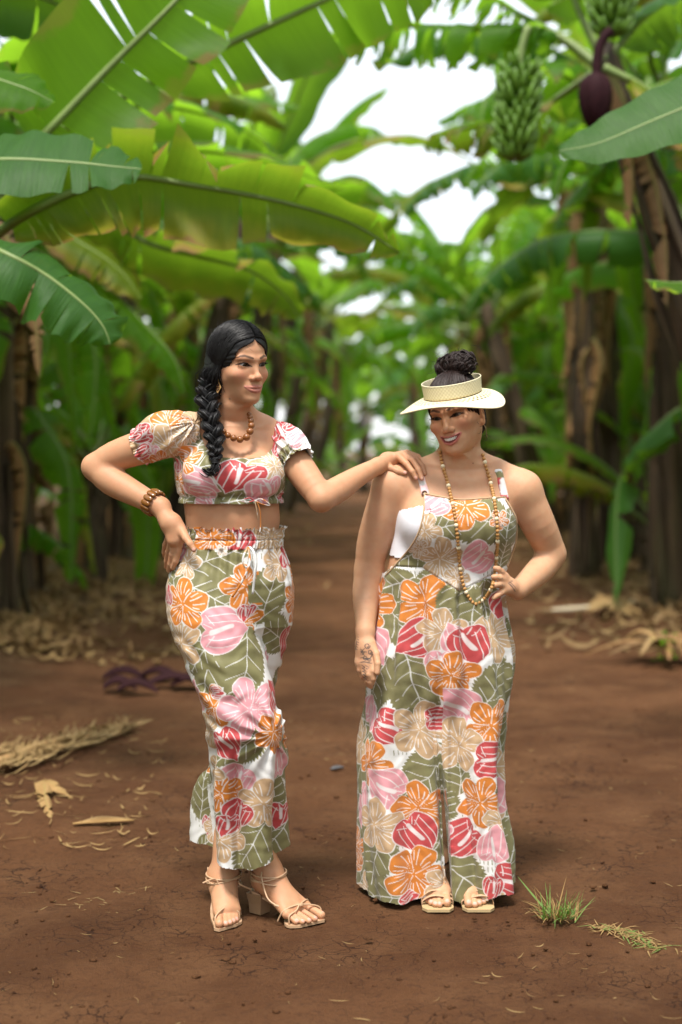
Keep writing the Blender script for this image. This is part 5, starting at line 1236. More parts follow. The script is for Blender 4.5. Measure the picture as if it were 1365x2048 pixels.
# ---- hair of the left woman: centre part, swept back, braid over her right shoulder
def hair_left(root, M, O, K):
    rs = np.random.RandomState(4); W = lambda q: O+np.asarray(q)@M.T
    C = np.array((0, -.010, .034)); Rr = np.array((.0795, .1045, .0935))
    hs = empty_child('hair', root)
    # close cap
    cs = Sdf(); fr = cs.frame(O, M, 1.0)
    cs.ell(C, Rr, k=.01, fr=fr); cs.ell((0, -.055, -.03), (.066, .05, .07), k=.05, fr=fr)
    cs.ell((-.045, -.045, -.055), (.036, .04, .05), k=.04, fr=fr)
    def cutf(q):      # the face opening: hairline
        x = np.abs(q[..., 0]); z = q[..., 2]; y = q[..., 1]
        hz = .070-.62*np.maximum(x-.004, 0)-9.0*np.maximum(x-.049, 0)**1.2
        return np.maximum(np.maximum(z-hz, .012-y-.25*np.minimum(z, 0)), -.16-z)
    cs.fn(cutf, (0, .06, 0), .2, k=.006, op='s', fr=fr)
    def post(p, D):
        q = (p.reshape(-1, 3)-O)@M; x, y, z = q.T
        an = np.arctan2(z-.0, y+.02); g = .0009*np.sin(an*31+7*np.sin(np.abs(x)*34)+4*np.sin(an*3))
        g += .004*smooth(.006, 0, np.abs(x-.002))*(z > .04)
        return D+g.reshape(D.shape).astype(np.float32)
    cs.post = post
    V, F = cs.mesh(O-.17, O+.17, .0028)
    np_obj('hair_cap', V, F, HAIR_A, hs)
    # strands over the cap
    paths = []; rad_ = []
    for i in range(1700):
        side = -1 if rs.rand() < .68 else 1
        t = rs.rand()**1.2; a0 = rad(30+115*t)     # along the part, front hairline to crown
        st = C+Rr*np.array((side*.03, math.cos(a0), math.sin(a0)))
        if side < 0: en = np.array((-.058+rs.normal(0, .012), -.030+rs.normal(0, .016)-.03*t, -.075+rs.normal(0, .01)))
        else: en = np.array((.060+rs.normal(0, .01), -.055-.03*t+rs.normal(0, .012), -.05+rs.normal(0, .015)))
        midp = np.array((side*.080, .024-.095*t+rs.normal(0, .005), .012+.020*t+rs.normal(0, .004)))
        pts = spline([st, st*.45+midp*.55+np.array((side*.012, .012, .022)), midp, midp*.45+en*.55+np.array((side*.010, 0, -.004)), en], 14)
        d = (pts-C)/Rr; n = np.linalg.norm(d, axis=1); k = 1.012+.02*rs.rand(); lowm = pts[:, 2] < -.02
        f = np.where(lowm, np.maximum(1.0, .98/n), k/n); pts = C+(pts-C)*f[:, None]
        pts += rs.normal(0, .0006, (1, 3))+.0022*np.sin(np.linspace(0, 8, 14)+rs.rand()*6)[:, None]*np.array((0, 1, .5))
        paths.append(W(pts)); rad_.append(.0006+.0008*rs.rand())
    np_obj('strands', *join([tube(p, np.interp(np.linspace(0, 1, 14), [0, .1, .9, 1], [r*.5, r, r, r*.5]), 3, cap=False) for p, r in zip(paths, rad_)]), HAIR_A, hs)
    # braid
    ctr = spline([K(420, 770, -.01), K(416, 800, -.04), K(421, 832, -.075), K(429, 870, -.105), K(432, 905, -.125), K(431, 922, -.128)], 110)
    s = np.linspace(0, 1, 110); wd = np.interp(s, [0, .15, .6, .95, 1], [.030, .029, .023, .013, .009])
    T = np.gradient(ctr, axis=0); T /= np.linalg.norm(T, axis=1)[:, None]; X = np.cross(T, np.array((0, -1., 0))); X /= np.linalg.norm(X, axis=1)[:, None]; Yv = np.cross(T, X)
    br = []; ph = s*2*np.pi*2.7+.25*np.sin(s*9)
    for k in range(3):
        a = ph+k*2*np.pi/3
        p = ctr+X*(wd*.78*np.sin(a))[:, None]+Yv*(wd*.42*np.sin(2*a))[:, None]
        for j in range(42):
            o1, o2 = rs.normal(0, .36), rs.normal(0, .36); w_ = wd*.66
            br.append(tube(p+X*(w_*o1)[:, None]+Yv*(w_*o2)[:, None]+rs.normal(0, .0012, (110, 3)).cumsum(0)[:, :]*.10, wd*.105, 4, cap=False))
        br.append(tube(p, wd*.44, 8))
    np_obj('braid', *join(br), HAIR_A, hs)
    tie = []
    for q in (-.006, -.002, .002, .006):
        th = np.linspace(0, 2*np.pi, 18); c = K(431, 921, -.128)+np.array((0, 0, q)); tie.append(tube(np.column_stack([c[0]+.0105*np.cos(th), c[1]+.0105*np.sin(th), np.full(18, c[2])]), .0026, 6))
    np_obj('hair_tie', *join(tie), simple('black_elastic', (.01, .01, .011), .7, .2, 60), hs)
    tl = []
    for i in range(60):
        e = rs.normal(0, 1, 3)
        tl.append(tube(spline([K(431, 924, -.128)+e*.003, K(432, 934, -.13)+e*.006, K(424, 944, -.128)+e*.006, K(413+e[0]*4, 940+e[1]*3, -.125)+e*.003], 9), [.0016]*8+[.0004], 4))
    np_obj('braid_end', *join(tl), HAIR_A, hs)
    # fly-away hairs
    fl = []
    for i in range(170):
        a = rs.uniform(.2, 2.9); sd_ = rs.choice([-1, 1]); b = rs.uniform(-.3, 1.0)
        d = np.array((sd_*abs(math.cos(a)), rs.normal(0, .6), abs(math.sin(a))*.9+.1)); d /= np.linalg.norm(d); p0 = C+Rr*d*1.0
        tg = np.cross(d, rs.normal(0, 1, 3)); tg /= np.linalg.norm(tg); L = rs.uniform(.015, .045)
        fl.append(tube(W(spline([p0, p0+tg*L*.5+d*.006*rs.rand(), p0+tg*L+d*rs.uniform(.004, .016)], 6)), [.0003]*5+[.0001], 3, cap=False))
    for i in range(80):
        k = rs.randint(8, 100); p0 = ctr[k]; e = rs.normal(0, 1, 3); e /= np.linalg.norm(e)
        fl.append(tube(spline([p0+e*wd[k]*.9, p0+e*wd[k]*1.35+np.array((0, 0, -.006)), p0+e*wd[k]*1.5+np.array((0, 0, -.018))], 5), [.0004]*4+[.0001], 3, cap=False))
    tag(np_obj('flyaway_hairs', *join(fl), HAIR_A, hs), kind='stuff')
# ================================================================= person in overalls and straw visor
YB = 4.42
PRM_B = dict(cheek=1.06, jaw=1.06, nose=1.05, smile=1, eye=(.0052, .0030, .0160, .10),
        lips=[([(-.0315, .0765, -.0535), (-.0165, .0890, -.0578), (-.005, .0925, -.0588), (0, .0925, -.0594)], [.0020, .0030, .0032, .0030]),
              ([(-.0308, .0765, -.0548), (-.0165, .0885, -.0718), (0, .0912, -.0775)], [.0020, .0040, .0046])],
        open=[([(-.0285, .0805, -.0555), (-.0155, .0920, -.0642), (0, .0960, -.0678)], [.0022, .0062, .0074])],
        blush=(.50, .16, .10), shadow=(.22, .09, .05), brow=(.030, .017, .011), liner=(.010, .007, .006), lip=(.47, .135, .125))
def woman_right():
    root = empty('person', (P(885, 1800, YB)[0], YB, 0))
    tag(root, 'smiling woman in straw visor and floral wide-leg overalls with long bead necklace', 'person')
    K = lambda px, py, dy=0.0: P(px, py, YB+dy); ztop = lambda py: P(0, py, YB)[2]
    M = head_matrix(-27, 2, 12); O = K(913, 829, -.02); sc = 1.04
    prm = PRM_B
    S = Sdf(); fr = S.frame(O, M, sc); add_head(S, fr, prm)
    S.chain([O+M@np.array((0, -.020, -.060))*sc, K(921, 890, .0), K(920, 915, .01), K(917, 945, .03)], [.058, .053, .055, .062], k=.035)
    TR = rows_px([(938, 912, 70, .03, .055), (958, 912, 112, .02, .070), (990, 912, 118, .01, .088), (1030, 912, 118, .0, .104), (1070, 910, 118, .0, .108), (1110, 898, 116, .01, .108), (1145, 888, 114, .01, .108), (1190, 880, 113, .02, .118), (1260, 880, 116, .03, .125)], YB)
    S.loft(TR, k=.03)
    shR, shL = K(787, 972, .01), K(1044, 980, .01)
    S.chain([K(890, 922, .02), K(835, 948, .02), shR], [.034, .044, .060], k=.05)
    S.chain([K(950, 922, .02), K(1000, 948, .02), shL], [.034, .044, .058], k=.05)
    S.cap(K(862, 956, -.025), K(912, 965, -.048), .010, .010, k=.03); S.cap(K(985, 956, -.025), K(925, 965, -.048), .010, .010, k=.03)
    S.ell(K(858, 1048, -.065), (.076, .074, .074), k=.035); S.ell(K(968, 1048, -.065), (.076, .074, .074), k=.035)
    elR, wrR = K(738, 1140, .04), K(731, 1264, -.065)
    S.chain([shR, K(765, 1030, .02), K(746, 1090, .035), elR], [.062, .0575, .051, .0435], k=.025)
    S.chain([elR, K(733, 1185, .02), K(732, 1225, -.02), wrR], [.0435, .0435, .0365, .0275], k=.015)
    elL, wrL = K(1104, 1108, .07), K(1036, 1180, -.07)
    S.chain([shL, K(1075, 1044, .03), K(1095, 1086, .06), elL], [.060, .0545, .048, .043], k=.025)
    S.chain([elL, K(1085, 1135, .04), K(1058, 1161, -.02), wrL], [.043, .0435, .0370, .0285], k=.015)
    h0 = -.085
    hand_sdf(S, wrR, .03, [(wrR, K(731, 1296, h0), .028, .026), (K(726, 1290, h0+.01), K(719, 1324, h0), .022, .014), (K(738, 1290, h0-.005), K(744, 1322, h0-.02), .021, .0145), (K(731, 1295, h0), K(731, 1325, h0-.012), .021, .016)],
        [([K(743, 1290, h0-.01), K(753, 1308, h0-.03), K(756, 1327, h0-.045), K(755, 1345, h0-.05)], [.0150, .0112, .0100, .0085]),
         ([K(743, 1322, h0-.022), K(747, 1342, h0-.036), K(747, 1357, h0-.034), K(744, 1367, h0-.026)], [.0120, .0100, .0090, .0078]),
         ([K(734, 1326, h0-.018), K(739, 1349, h0-.032), K(741, 1364, h0-.026), K(742, 1373, h0-.016)], [.0120, .0100, .0092, .0078]),
         ([K(726, 1326, h0-.010), K(730, 1348, h0-.020), K(735, 1362, h0-.014), K(738, 1371, h0-.006)], [.0115, .0096, .0088, .0075]),
         ([K(718, 1322, h0), K(720, 1340, h0-.006), K(725, 1352, h0-.002), K(729, 1359, h0+.004)], [.0105, .0086, .0080, .0068])])
    h1 = -.095
    hand_sdf(S, wrL, .028, [(wrL, K(1018, 1174, h1), .0255, .0225), (K(1022, 1168, h1), K(1009, 1154, h1-.012), .018, .0130), (K(1022, 1176, h1), K(1009, 1178, h1-.01), .018, .013)],
        [([K(1010, 1152, h1-.012), K(1003, 1143, h1-.022), K(997, 1138, h1-.028), K(991, 1136, h1-.030)], [.0118, .0100, .0090, .0076]),
         ([K(1009, 1161, h1-.014), K(1000, 1156, h1-.028), K(993, 1154, h1-.034), K(987, 1154, h1-.036)], [.0118, .0100, .0090, .0076]),
         ([K(1009, 1170, h1-.014), K(1000, 1169, h1-.028), K(992, 1170, h1-.036), K(986, 1172, h1-.038)], [.0115, .0098, .0088, .0074]),
         ([K(1010, 1180, h1-.010), K(1002, 1186, h1-.022), K(995, 1191, h1-.030), K(988, 1196, h1-.034)], [.0120, .0098, .0086, .0072])])
    # feet under the hems
    feet = []
    for sx, ts, lx in ((1, [(895, 1822), (880, 1824), (871, 1823), (863, 1820), (856, 1816)], 876), (-1, [(938, 1824), (951, 1824), (960, 1821), (968, 1818), (974, 1814)], 958)):
        toes = []
        for i, (x, y) in enumerate(ts):
            tip = G(x, y)+np.array((0, .012, .0225 if i == 0 else .019)); toes.append([tip+np.array((0, .055, .016)), tip+np.array((0, .022, .006)), tip])
        heel = np.array((toes[1][0][0]+sx*.0, toes[0][0][1]+.15, .035)); ank = heel+np.array((0, -.03, .08))
        S.cap(heel, ank, .030, .036, k=.02); S.cap(heel, toes[0][0], .028, .018, k=.03); S.cap(heel, toes[4][0], .026, .015, k=.03); S.cap(ank, (toes[1][0]+toes[2][0])/2, .034, .018, k=.04)
        for i, t in enumerate(toes):
            r = (.0128, .0098, .0093, .0088, .0084)[i]; S.chain(t, [r*1.05, r*.95, r], k=.004)
        feet.append((toes, heel, ank, sx))
    S.chain([K(825, 1260, .04), K(812, 1500, .05), K(840, 1680, .06), feet[0][2]], [.085, .045, .034, .034], k=.02); S.chain([K(935, 1260, .04), K(950, 1500, .05), K(960, 1680, .06), feet[1][2]], [.085, .045, .034, .034], k=.02)
    zc = ztop(912)
    V1, F1 = S.mesh((.22, 4.10, zc), (.54, 4.72, O[2]+.15), .00165)
    V2, F2 = S.mesh((.01, 4.05, ztop(1385)), (.75, 4.72, zc), .0032)
    xh = K(772, 1250)[0]; V5, F5 = S.mesh((.01, 4.05, ztop(1385)), (xh, 4.72, ztop(1195)+.005), .0018); V2, F2, _ = keep_faces(V2, F2, ~((V2[:, 0] < xh) & (V2[:, 2] < ztop(1195))))
    V3, F3 = S.mesh((.08, 4.15, .10), (.56, 4.75, ztop(1385)), .010)
    V4, F4 = S.mesh((.20, 4.15, -.01), (.56, 4.60, .10), .0028)
    V12, F12 = stitch(V1, F1, V2, F2, zc, K(921, 912)[:2])
    V, F = join([(V12, F12), (V3, F3), (V4, F4), (V5, F5)])
    c = skin_colors(V, (.570, .318, .185), (O, M, sc), prm)
    for toes, heel, ank, sx in feet:
        for t in toes: paint(V, c, t[-1]+np.array((0, -.006, .008)), t[-1]+np.array((0, -.007, .007)), .0056, (.66, .37, .30), .001)
    ink = np.array((.045, .050, .055))
    tattoo(V, c, K, ink)
    np_obj('body', V, F, SKIN, root, col=c)
    for s in (-1, 1): obj_eye(M, O, sc, s, root, (-.05, 1, -.02)); lash_strip(M, O, sc, prm, s, root)
    # teeth: an arch of separate crowns
    te = empty_child('teeth', root); tm = None
    for i in range(-5, 6):
        a = i*.19; q = np.array((math.sin(a)*.0265, .0645+.0265*math.cos(a)-.0004*abs(i), -.0642+.00030*i*i))
        if tm is None:
            v, f = sphere_vf((0, 0, 0), 1, 10, 8); v = np.sign(v)*np.abs(v)**.6; tm = np_mesh('tooth', v*np.array((.00265, .0022, .0058)), f, TEETH)
        o = bpy.data.objects.new('tooth', tm); link(o, te)
        o.matrix_local = Matrix.Translation(Vector(O+M@(q*sc)-np.array(WORLD_LOC(te))))@(Matrix(M.tolist())@Matrix.Rotation(-a, 3, 'Z')).to_4x4()
    hair_right(root, M, O, sc, K)
    visor(root, M, O, sc)
    # ------------------------------------------------ white bandeau
    B = Sdf(); B.loft([(r[0], r[1], r[2], r[3]+.005, r[4]+.005) for r in TR], k=.02)
    B.ell(K(858, 1048, -.066), (.082, .080, .080), k=.04); B.ell(K(968, 1048, -.066), (.082, .080, .080), k=.04)
    V, F = B.mesh((.10, 4.1, ztop(1118)), (.62, 4.65, ztop(1000)), .0050)
    px = V[:, 0]/S_(1)/V[:, 1]+682.5
    lo = ztop(1112)+.004*np.sin(V[:, 0]*60); hi = np.interp(px, [780, 800, 840, 980, 1045], [ztop(1022), ztop(1018), ztop(1008), ztop(1008), ztop(1028)])
    V, F, _ = keep_faces(V, F, (V[:, 2] > lo) & (V[:, 2] < hi)); np_obj('bandeau_top', V, F, WHITE_KNIT, root)
    # ------------------------------------------------ overalls
    Q = Sdf(); up = [(r[0], r[1], r[2], r[3]+.016, r[4]+.016) for r in TR if r[0] > ztop(1150)]
    low = rows_px([(1150, 888, 123, .01, .125), (1190, 880, 124, .015, .135), (1260, 882, 132, .02, .148), (1330, 885, 139, .025, .150), (1390, 878, 132, .03, .140), (1425, 874, 112, .04, .105), (1450, 872, 92, .05, .06)], YB)
    lL = rows_px([(1160, 838, 48, .02, .085), (1220, 822, 66, .02, .118), (1290, 815, 72, .022, .135), (1350, 812, 74, .024, .132), (1400, 811, 78, .022, .125), (1500, 801, 87, .01, .118), (1600, 805, 88, .0, .116), (1700, 808, 89, -.005, .118), (1830, 814, 86, -.01, .122)], YB)
    lR = rows_px([(1160, 925, 48, .02, .085), (1220, 938, 66, .02, .118), (1290, 950, 72, .02, .135), (1350, 951, 74, .018, .130), (1400, 949, 72, .014, .122), (1500, 940, 64, .0, .112), (1600, 949, 55, -.015, .105), (1700, 960, 63, -.02, .108), (1830, 966, 64, -.02, .115)], YB)
    Q.loft(up+low, k=.02)
    Q.ell(K(858, 1050, -.066), (.088, .088, .086), k=.05); Q.ell(K(968, 1050, -.066), (.088, .088, .086), k=.05); Q.cap(K(870, 1052, -.075), K(955, 1052, -.075), .078, .078, k=.05)
    Q.loft(lL, k=.012); Q.loft(lR, k=.010)
    aH, aL, aR = Axis(up+low), Axis(lL), Axis(lR)
    px_of = lambda V: V[:, 0]/S_(1)/V[:, 1]+682.5
    def post(p, D):
        q = p.reshape(-1, 3); z = q[:, 2]; px = px_of(q)
        cx, cy, rx, ry = aH.at(z); t = np.arctan2((q[:, 0]-cx)/rx, -(q[:, 1]-cy)/ry)
        g0 = smooth(ztop(1145), ztop(1195), z)*smooth(ztop(1460), ztop(1300), z)
        g = g0*(.0100*np.sin(t*15+1.5*np.sin(t*4)+z*2)+.0035*np.sin(t*29+z*6))
        lo_ = smooth(ztop(1330), ztop(1480), z)
        for ax, cc in ((aL, 0.0), (aR, 2.1)):
            cx, cy, rx, ry = ax.at(z); th = np.arctan2((q[:, 0]-cx)/rx, -(q[:, 1]-cy)/ry); w = np.hypot((q[:, 0]-cx)/rx, (q[:, 1]-cy)/ry) < 1.35
            g = g+w*lo_*(.019*np.sin(th*4+cc+.9*np.sin(z*4))+.010*np.sin(th*7+z*3+cc*2)*smooth(.9, .2, z)+.004*np.sin(th*13+z*9))
        g = g+.0013*np.sin(q[:, 0]*83+3*np.sin(z*37))*np.sin(z*67+2*np.sin(q[:, 0]*51)+q[:, 1]*55)+.0018*np.sin(q[:, 0]*47+2*np.sin(z*9)+q[:, 1]*40)*smooth(ztop(1140), ztop(1180), z)
        xs_ = np.interp(z, [ztop(1800), ztop(1700), ztop(1600), ztop(1500), ztop(1400)], [K(a_, 0, -.1)[0] for a_ in (907, 900, 893, 883, 880)])
        g = g+np.interp(z, [ztop(1800), ztop(1600), ztop(1480), ztop(1360)], [.016, .030, .018, .0])*smooth(.018, 0, np.abs(q[:, 0]-xs_))*(q[:, 1] < YB+.02)
        g = g+.004*smooth(.006, .001, np.abs(z-vseam(px)))*(q[:, 1] < YB)
        return D+g.reshape(D.shape).astype(np.float32)
    vseam = lambda px: np.interp(px, [845, 920, 985, 1010], [ztop(1130), ztop(1176), ztop(1146), ztop(1130)])
    Q.post = post
    V, F = two_sided(Q, (.02, 4.08, ztop(1838)), (.66, 4.78, ztop(980)), YB+.06, .0024, .0060, .035)
    px = px_of(V); z = V[:, 2]
    zz = [ztop(q) for q in (1150, 1145, 1115, 1080, 1030, 985)]
    xl = np.interp(z, zz, [700, 768, 800, 829, 846, 850]); xr = np.interp(z, [ztop(q) for q in (1150, 1130, 1080, 1040, 1000, 985)], [1100, 1016, 1032, 1036, 1012, 1010])
    topz = np.interp(px, [840, 870, 925, 990, 1015], [ztop(986), ztop(991), ztop(998), ztop(994), ztop(994)])
    frontm = (V[:, 1] < YB+.03)
    m = np.where(z < ztop(1150), True, frontm & (px > xl) & (px < xr) & (z < topz))
    cL = aL.q(V) < aR.q(V)
    hem = np.where(cL, np.interp(px, [700, 722, 800, 897], [.030, .020, .016, .024]), np.interp(px, [895, 905, 940, 978, 1000, 1035], [.026, .018, .004, .022, .034, .040]))+.003*np.sin(px*.09)
    # front hem by height; towards the back it comes down to the ground
    m &= z > np.maximum(hem-.10*np.maximum(V[:, 1]-YB, 0), .006)
    V, F, _ = keep_faces(V, F, m)
    px = px_of(V); z = V[:, 2]; cL = aL.q(V) < aR.q(V); bib = (z > vseam(px)) & (V[:, 1] < YB+.03); cL = np.where(z > ztop(1330), V[:, 0] < K(880, 1250, -.1)[0], cL)
    wz = lambda z_: smooth(ztop(1300), ztop(1450), z_)
    U = np.where(bib, V[:, 0], (1-wz(z))*aH.u(V)+wz(z)*np.where(cL, aL.u(V), aR.u(V)))
    umL = lambda x, z_: (1-wz(z_))*aH.um(x, z_)+wz(z_)*aL.um(x, z_)
    umR = lambda x, z_: (1-wz(z_))*aH.um(x, z_)+wz(z_)*aR.um(x, z_)
    mBib = [('l', OLIVE, 945, 1038, 84, 172), ('l', OLIVE, 1018, 1060, 44, 80), ('l', OLIVE, 805, 1125, 60, 215), ('l', OLIVE, 905, 1052, 46, 10), ('l', OLIVE, 1012, 1110, 34, 80), ('h', ORANGE, 932, 1012, 52, 270), ('a', PINK, 878, 1004, 36, 200), ('h', TAN, 848, 1060, 38, 80), ('h', TAN, 884, 1120, 48, 90), ('a', PINK, 962, 1115, 44, 215), ('h', ORANGE, 1000, 1040, 22, 0), ('h', TAN, 916, 1160, 30, 0), ('h', TAN, 838, 1098, 22, 0)]
    mH = [('l', OLIVE, 800, 1245, 80, 320), ('l', OLIVE, 785, 1175, 56, 200), ('l', OLIVE, 905, 1215, 52, 260), ('l', OLIVE, 945, 1215, 64, 265), ('l', OLIVE, 975, 1205, 50, 280), ('l', OLIVE, 830, 1365, 70, 280), ('l', OLIVE, 765, 1365, 60, 240), ('l', OLIVE, 985, 1365, 60, 70), ('l', OLIVE, 1015, 1260, 40, 100), ('l', OLIVE, 860, 1160, 36, 200),
          ('h', ORANGE, 852, 1205, 60, 95), ('h', ORANGE, 756, 1215, 56, 20), ('h', TAN, 884, 1262, 48, 80), ('h', TAN, 985, 1275, 56, 90), ('a', PINK, 762, 1292, 46, 300), ('a', PINK, 884, 1322, 42, 270), ('a', PINK, 912, 1280, 36, 110), ('a', RED, 845, 1275, 50, 215), ('a', RED, 935, 1278, 48, 285), ('a', RED, 1002, 1205, 34, 250), ('a', PINK, 1012, 1245, 26, 250), ('h', ORANGE, 905, 1348, 50, 20)]
    mL = [('l', OLIVE, 830, 1385, 80, 280), ('l', OLIVE, 760, 1390, 56, 240), ('l', OLIVE, 852, 1555, 78, 225), ('l', OLIVE, 752, 1720, 70, 250), ('l', OLIVE, 778, 1792, 70, 190), ('l', OLIVE, 872, 1685, 58, 230), ('l', OLIVE, 880, 1600, 48, 80),
          ('a', PINK, 736, 1440, 46, 60), ('a', RED, 778, 1452, 48, 320), ('h', TAN, 842, 1462, 60, 80), ('a', RED, 868, 1440, 32, 0), ('h', ORANGE, 742, 1527, 52, 70), ('a', PINK, 780, 1578, 52, 140), ('h', ORANGE, 842, 1618, 56, 90), ('h', TAN, 755, 1652, 58, 75), ('a', RED, 830, 1662, 52, 300), ('h', ORANGE, 832, 1748, 60, 60), ('h', TAN, 884, 1772, 42, 0), ('a', RED, 818, 1800, 26, 20)]
    mR = [('l', OLIVE, 992, 1395, 72, 70), ('l', OLIVE, 915, 1550, 44, 90), ('l', OLIVE, 905, 1610, 40, 80), ('l', OLIVE, 1022, 1700, 56, 90), ('l', OLIVE, 936, 1768, 76, 310), ('l', OLIVE, 1000, 1580, 40, 90),
          ('a', PINK, 922, 1420, 56, 130), ('h', ORANGE, 978, 1450, 56, 60), ('h', TAN, 912, 1492, 60, 90), ('a', RED, 974, 1518, 48, 350), ('h', ORANGE, 957, 1600, 54, 80), ('h', TAN, 1000, 1645, 50, 60), ('a', RED, 932, 1672, 50, 225), ('a', PINK, 984, 1694, 46, 80), ('a', RED, 1003, 1758, 48, 330), ('h', TAN, 985, 1798, 30, 0), ('a', PINK, 905, 1660, 26, 270), ('a', RED, 985, 1765, 30, 250), ('h', ORANGE, 905, 1370, 40, 0), ('h', TAN, 1014, 1545, 46, 0), ('a', PINK, 1018, 1612, 42, 80), ('l', OLIVE, 1016, 1484, 54, 90)]
    rn = lambda a, b, z0, z1, sd_, lo2, hi2, du=0: [(k, c_, u+du, v, r, an) for k, c_, u, v, r, an in random_motifs(a, b, z0, z1, sd_) if not (lo2 < u < hi2)]
    col = np.zeros((len(V), 3), np.float32); UV = np.column_stack([U, z]); idm = lambda x, zz_: x
    s1 = bib; s3 = ~bib & cL; s4 = ~bib & ~cL
    col[s1] = print_colors(UV[s1], px_motifs(mBib, YB-.15, idm), 1, 1);
    rr_ = rn(-.6, 1.2, 0, 1.1, 22, .03, .60); ml_ = px_motifs(mL+[q for q in mH if q[2] < 880], YB-.11, umL); mr_ = px_motifs(mR+[q for q in mH if q[2] >= 880], YB-.10, umR)
    hm = [q for q in ml_+mr_ if q[3] > ztop(1400)]; col[s3] = print_colors(UV[s3], rr_+hm+[q for q in ml_ if q[3] <= ztop(1400)], 1, 3); col[s4] = print_colors(UV[s4], rr_+hm+[q for q in mr_ if q[3] <= ztop(1400)], 1, 3)
    ov = np_obj('overalls', V, F, LINEN, root, col=col)
    # piped edges of the bib sides
    for pts in ([(850, 986), (848, 1020), (842, 1052), (829, 1082), (812, 1106), (796, 1124), (780, 1142), (772, 1150)], [(1011, 996), (1022, 1015), (1033, 1040), (1033, 1080), (1024, 1110), (1015, 1134)], [(850, 987), (880, 993), (925, 999), (985, 995), (1011, 995)]):
        q = spline([trace(Q, a, b_, .001) for a, b_ in pts], 50); V, F = tube(q, .0028, 6); np_obj('hem_piping', V, F, LINEN, ov, col=np.tile(np.array(TAN), (len(V), 1)))
    # straps over the shoulders
    for pts, hw, cols in (([(851, 990, -.004), (848, 975, 0), (843, 958, 0), (838, 945, .002), (837, 936, .02), (838, 931, .05)], .0125, (PW, PINK)), ([(1010, 1000, -.004), (1006, 980, 0), (1001, 960, 0), (997, 944, .0), (994, 936, .02), (992, 931, .05)], .0125, (PW, RED))):
        cp = []
        for a, b_, d in pts:
            t_ = trace(S, a, b_); cp.append(t_+np.array((0, -.005+d, .003)))
        cp = spline(cp, 30); Vs = []
        for i in range(30):
            for s in (-1, -.5, 0, .5, 1): Vs.append(cp[i]+np.array((s*hw, .004*s*s, 0)))
        Vs = np.array(Vs); i, j = np.meshgrid(np.arange(29), np.arange(4), indexing='ij'); a = (i*5+j).ravel(); Fq = np.stack([a, a+1, a+6, a+5], 1)
        nzv = vnoise(Vs*40, 6)[:, None]; cc = np.where(nzv > .5, np.array(cols[1]), np.array(cols[0])) if cols[1] is RED else np.where(nzv > .3, np.array((.72, .50, .52)), np.array(cols[0]))
        cc = np.where((Vs[:, 2:3] > ztop(955)) & (cols[1] is RED), np.where(nzv > .55, np.array(OLIVE), np.array(PW)), cc)
        ob = np_obj('strap', Vs, Fq, LINEN, ov, col=cc.astype(np.float32)); sm = ob.modifiers.new('thickness', 'SOLIDIFY'); sm.thickness = .003
    BT = simple('coconut_button', (.16, .085, .045), .4, .3, 120)
    for a, b_ in ((849, 986), (1008, 997)):
        q = trace(S, a, b_)+np.array((0, -.012, 0)); th = np.linspace(0, 2*np.pi, 24)
        rg = tube(np.column_stack([q[0]+.0068*np.cos(th), np.full(24, q[1]), q[2]+.0068*np.sin(th)]), .0022, 6)
        bo = np_obj('button', *join([rg, sphere_vf(q+np.array((0, .001, 0)), (.0068, .0018, .0068), 16, 8)]), BT, ov)
        np_obj('button_hole', *join([sphere_vf(q+np.array((sx*.0018, -.001, sz*.0018)), .0009, 6, 4) for sx in (-1, 1) for sz in (-1, 1)]), simple('button_hole_dark', (.02, .012, .01)), bo)
    # ------------------------------------------------ long necklace of wooden and shell beads
    WB = simple('natural_wood_bead', (.46, .235, .075), .45, .2, 90); SB = simple('shell_bead', (.74, .64, .44), .35, .12, 90)
    nk = empty_child('necklace', root)
    pl = [(880, 902), (884, 924), (889, 942), (896, 965), (904, 1000), (910, 1030), (914, 1060), (917, 1090), (919, 1120), (923, 1150), (929, 1175), (937, 1193), (946, 1205), (952, 1208), (961, 1203), (974, 1192), (985, 1172), (990, 1145), (994, 1110), (996, 1075), (994, 1040), (990, 1005), (983, 970), (976, 945), (969, 920), (965, 905)]
    U2 = Sdf(); U2.p = S.p+Q.p; U2.frames = S.frames
    pts = spline([trace(U2, a, b_, .0075) for a, b_ in pl], 900)
    for _ in range(60): pts[1:-1] = (pts[:-2]+2*pts[1:-1]+pts[2:])/4
    L = np.concatenate([[0], np.cumsum(np.linalg.norm(np.diff(pts, axis=0), axis=1))]); s = .004; i = 0; cache = {}
    np_obj('cord', *tube(pts[::10], .0009, 5), WB, nk)
    while s < L[-1]-.004:
        q = np.array([np.interp(s, L, pts[:, k]) for k in range(3)]); sh_ = i % 6 == 4
        bead(cache, q, .0068 if sh_ else .0058, SB if sh_ else WB, nk); s += .0132 if sh_ else .0121; i += 1
    np_obj('earring', *tube(spline([O+M@(np.array(v)*sc) for v in ((.078, .0, -.045), (.083, .003, -.058), (.081, .002, -.072), (.080, .0, -.085))], 12), .0014, 5), simple('earring_metal', (.35, .25, .14), .35, .1, 30, metal=.8), root)
    # flat slides
    for toes, heel, ank, sx in feet:
        o = empty_child('slide_sandal', root); big, lit = toes[0][-1], toes[4][-1]; fy = min(t[-1][1] for t in toes)-.020
        xs = sorted([big[0], lit[0]]); x0, x1 = xs[0]-.018, xs[1]+.020
        out = [(x0+.014, fy), (x1-.014, fy), (x1, fy+.022), (x1, fy+.10), (x1-.012, fy+.16), (x1-.012, heel[1]+.02), (x1-.03, heel[1]+.035), (x0+.03, heel[1]+.035), (x0+.012, heel[1]+.02), (x0+.012, fy+.16), (x0, fy+.10), (x0, fy+.022)]
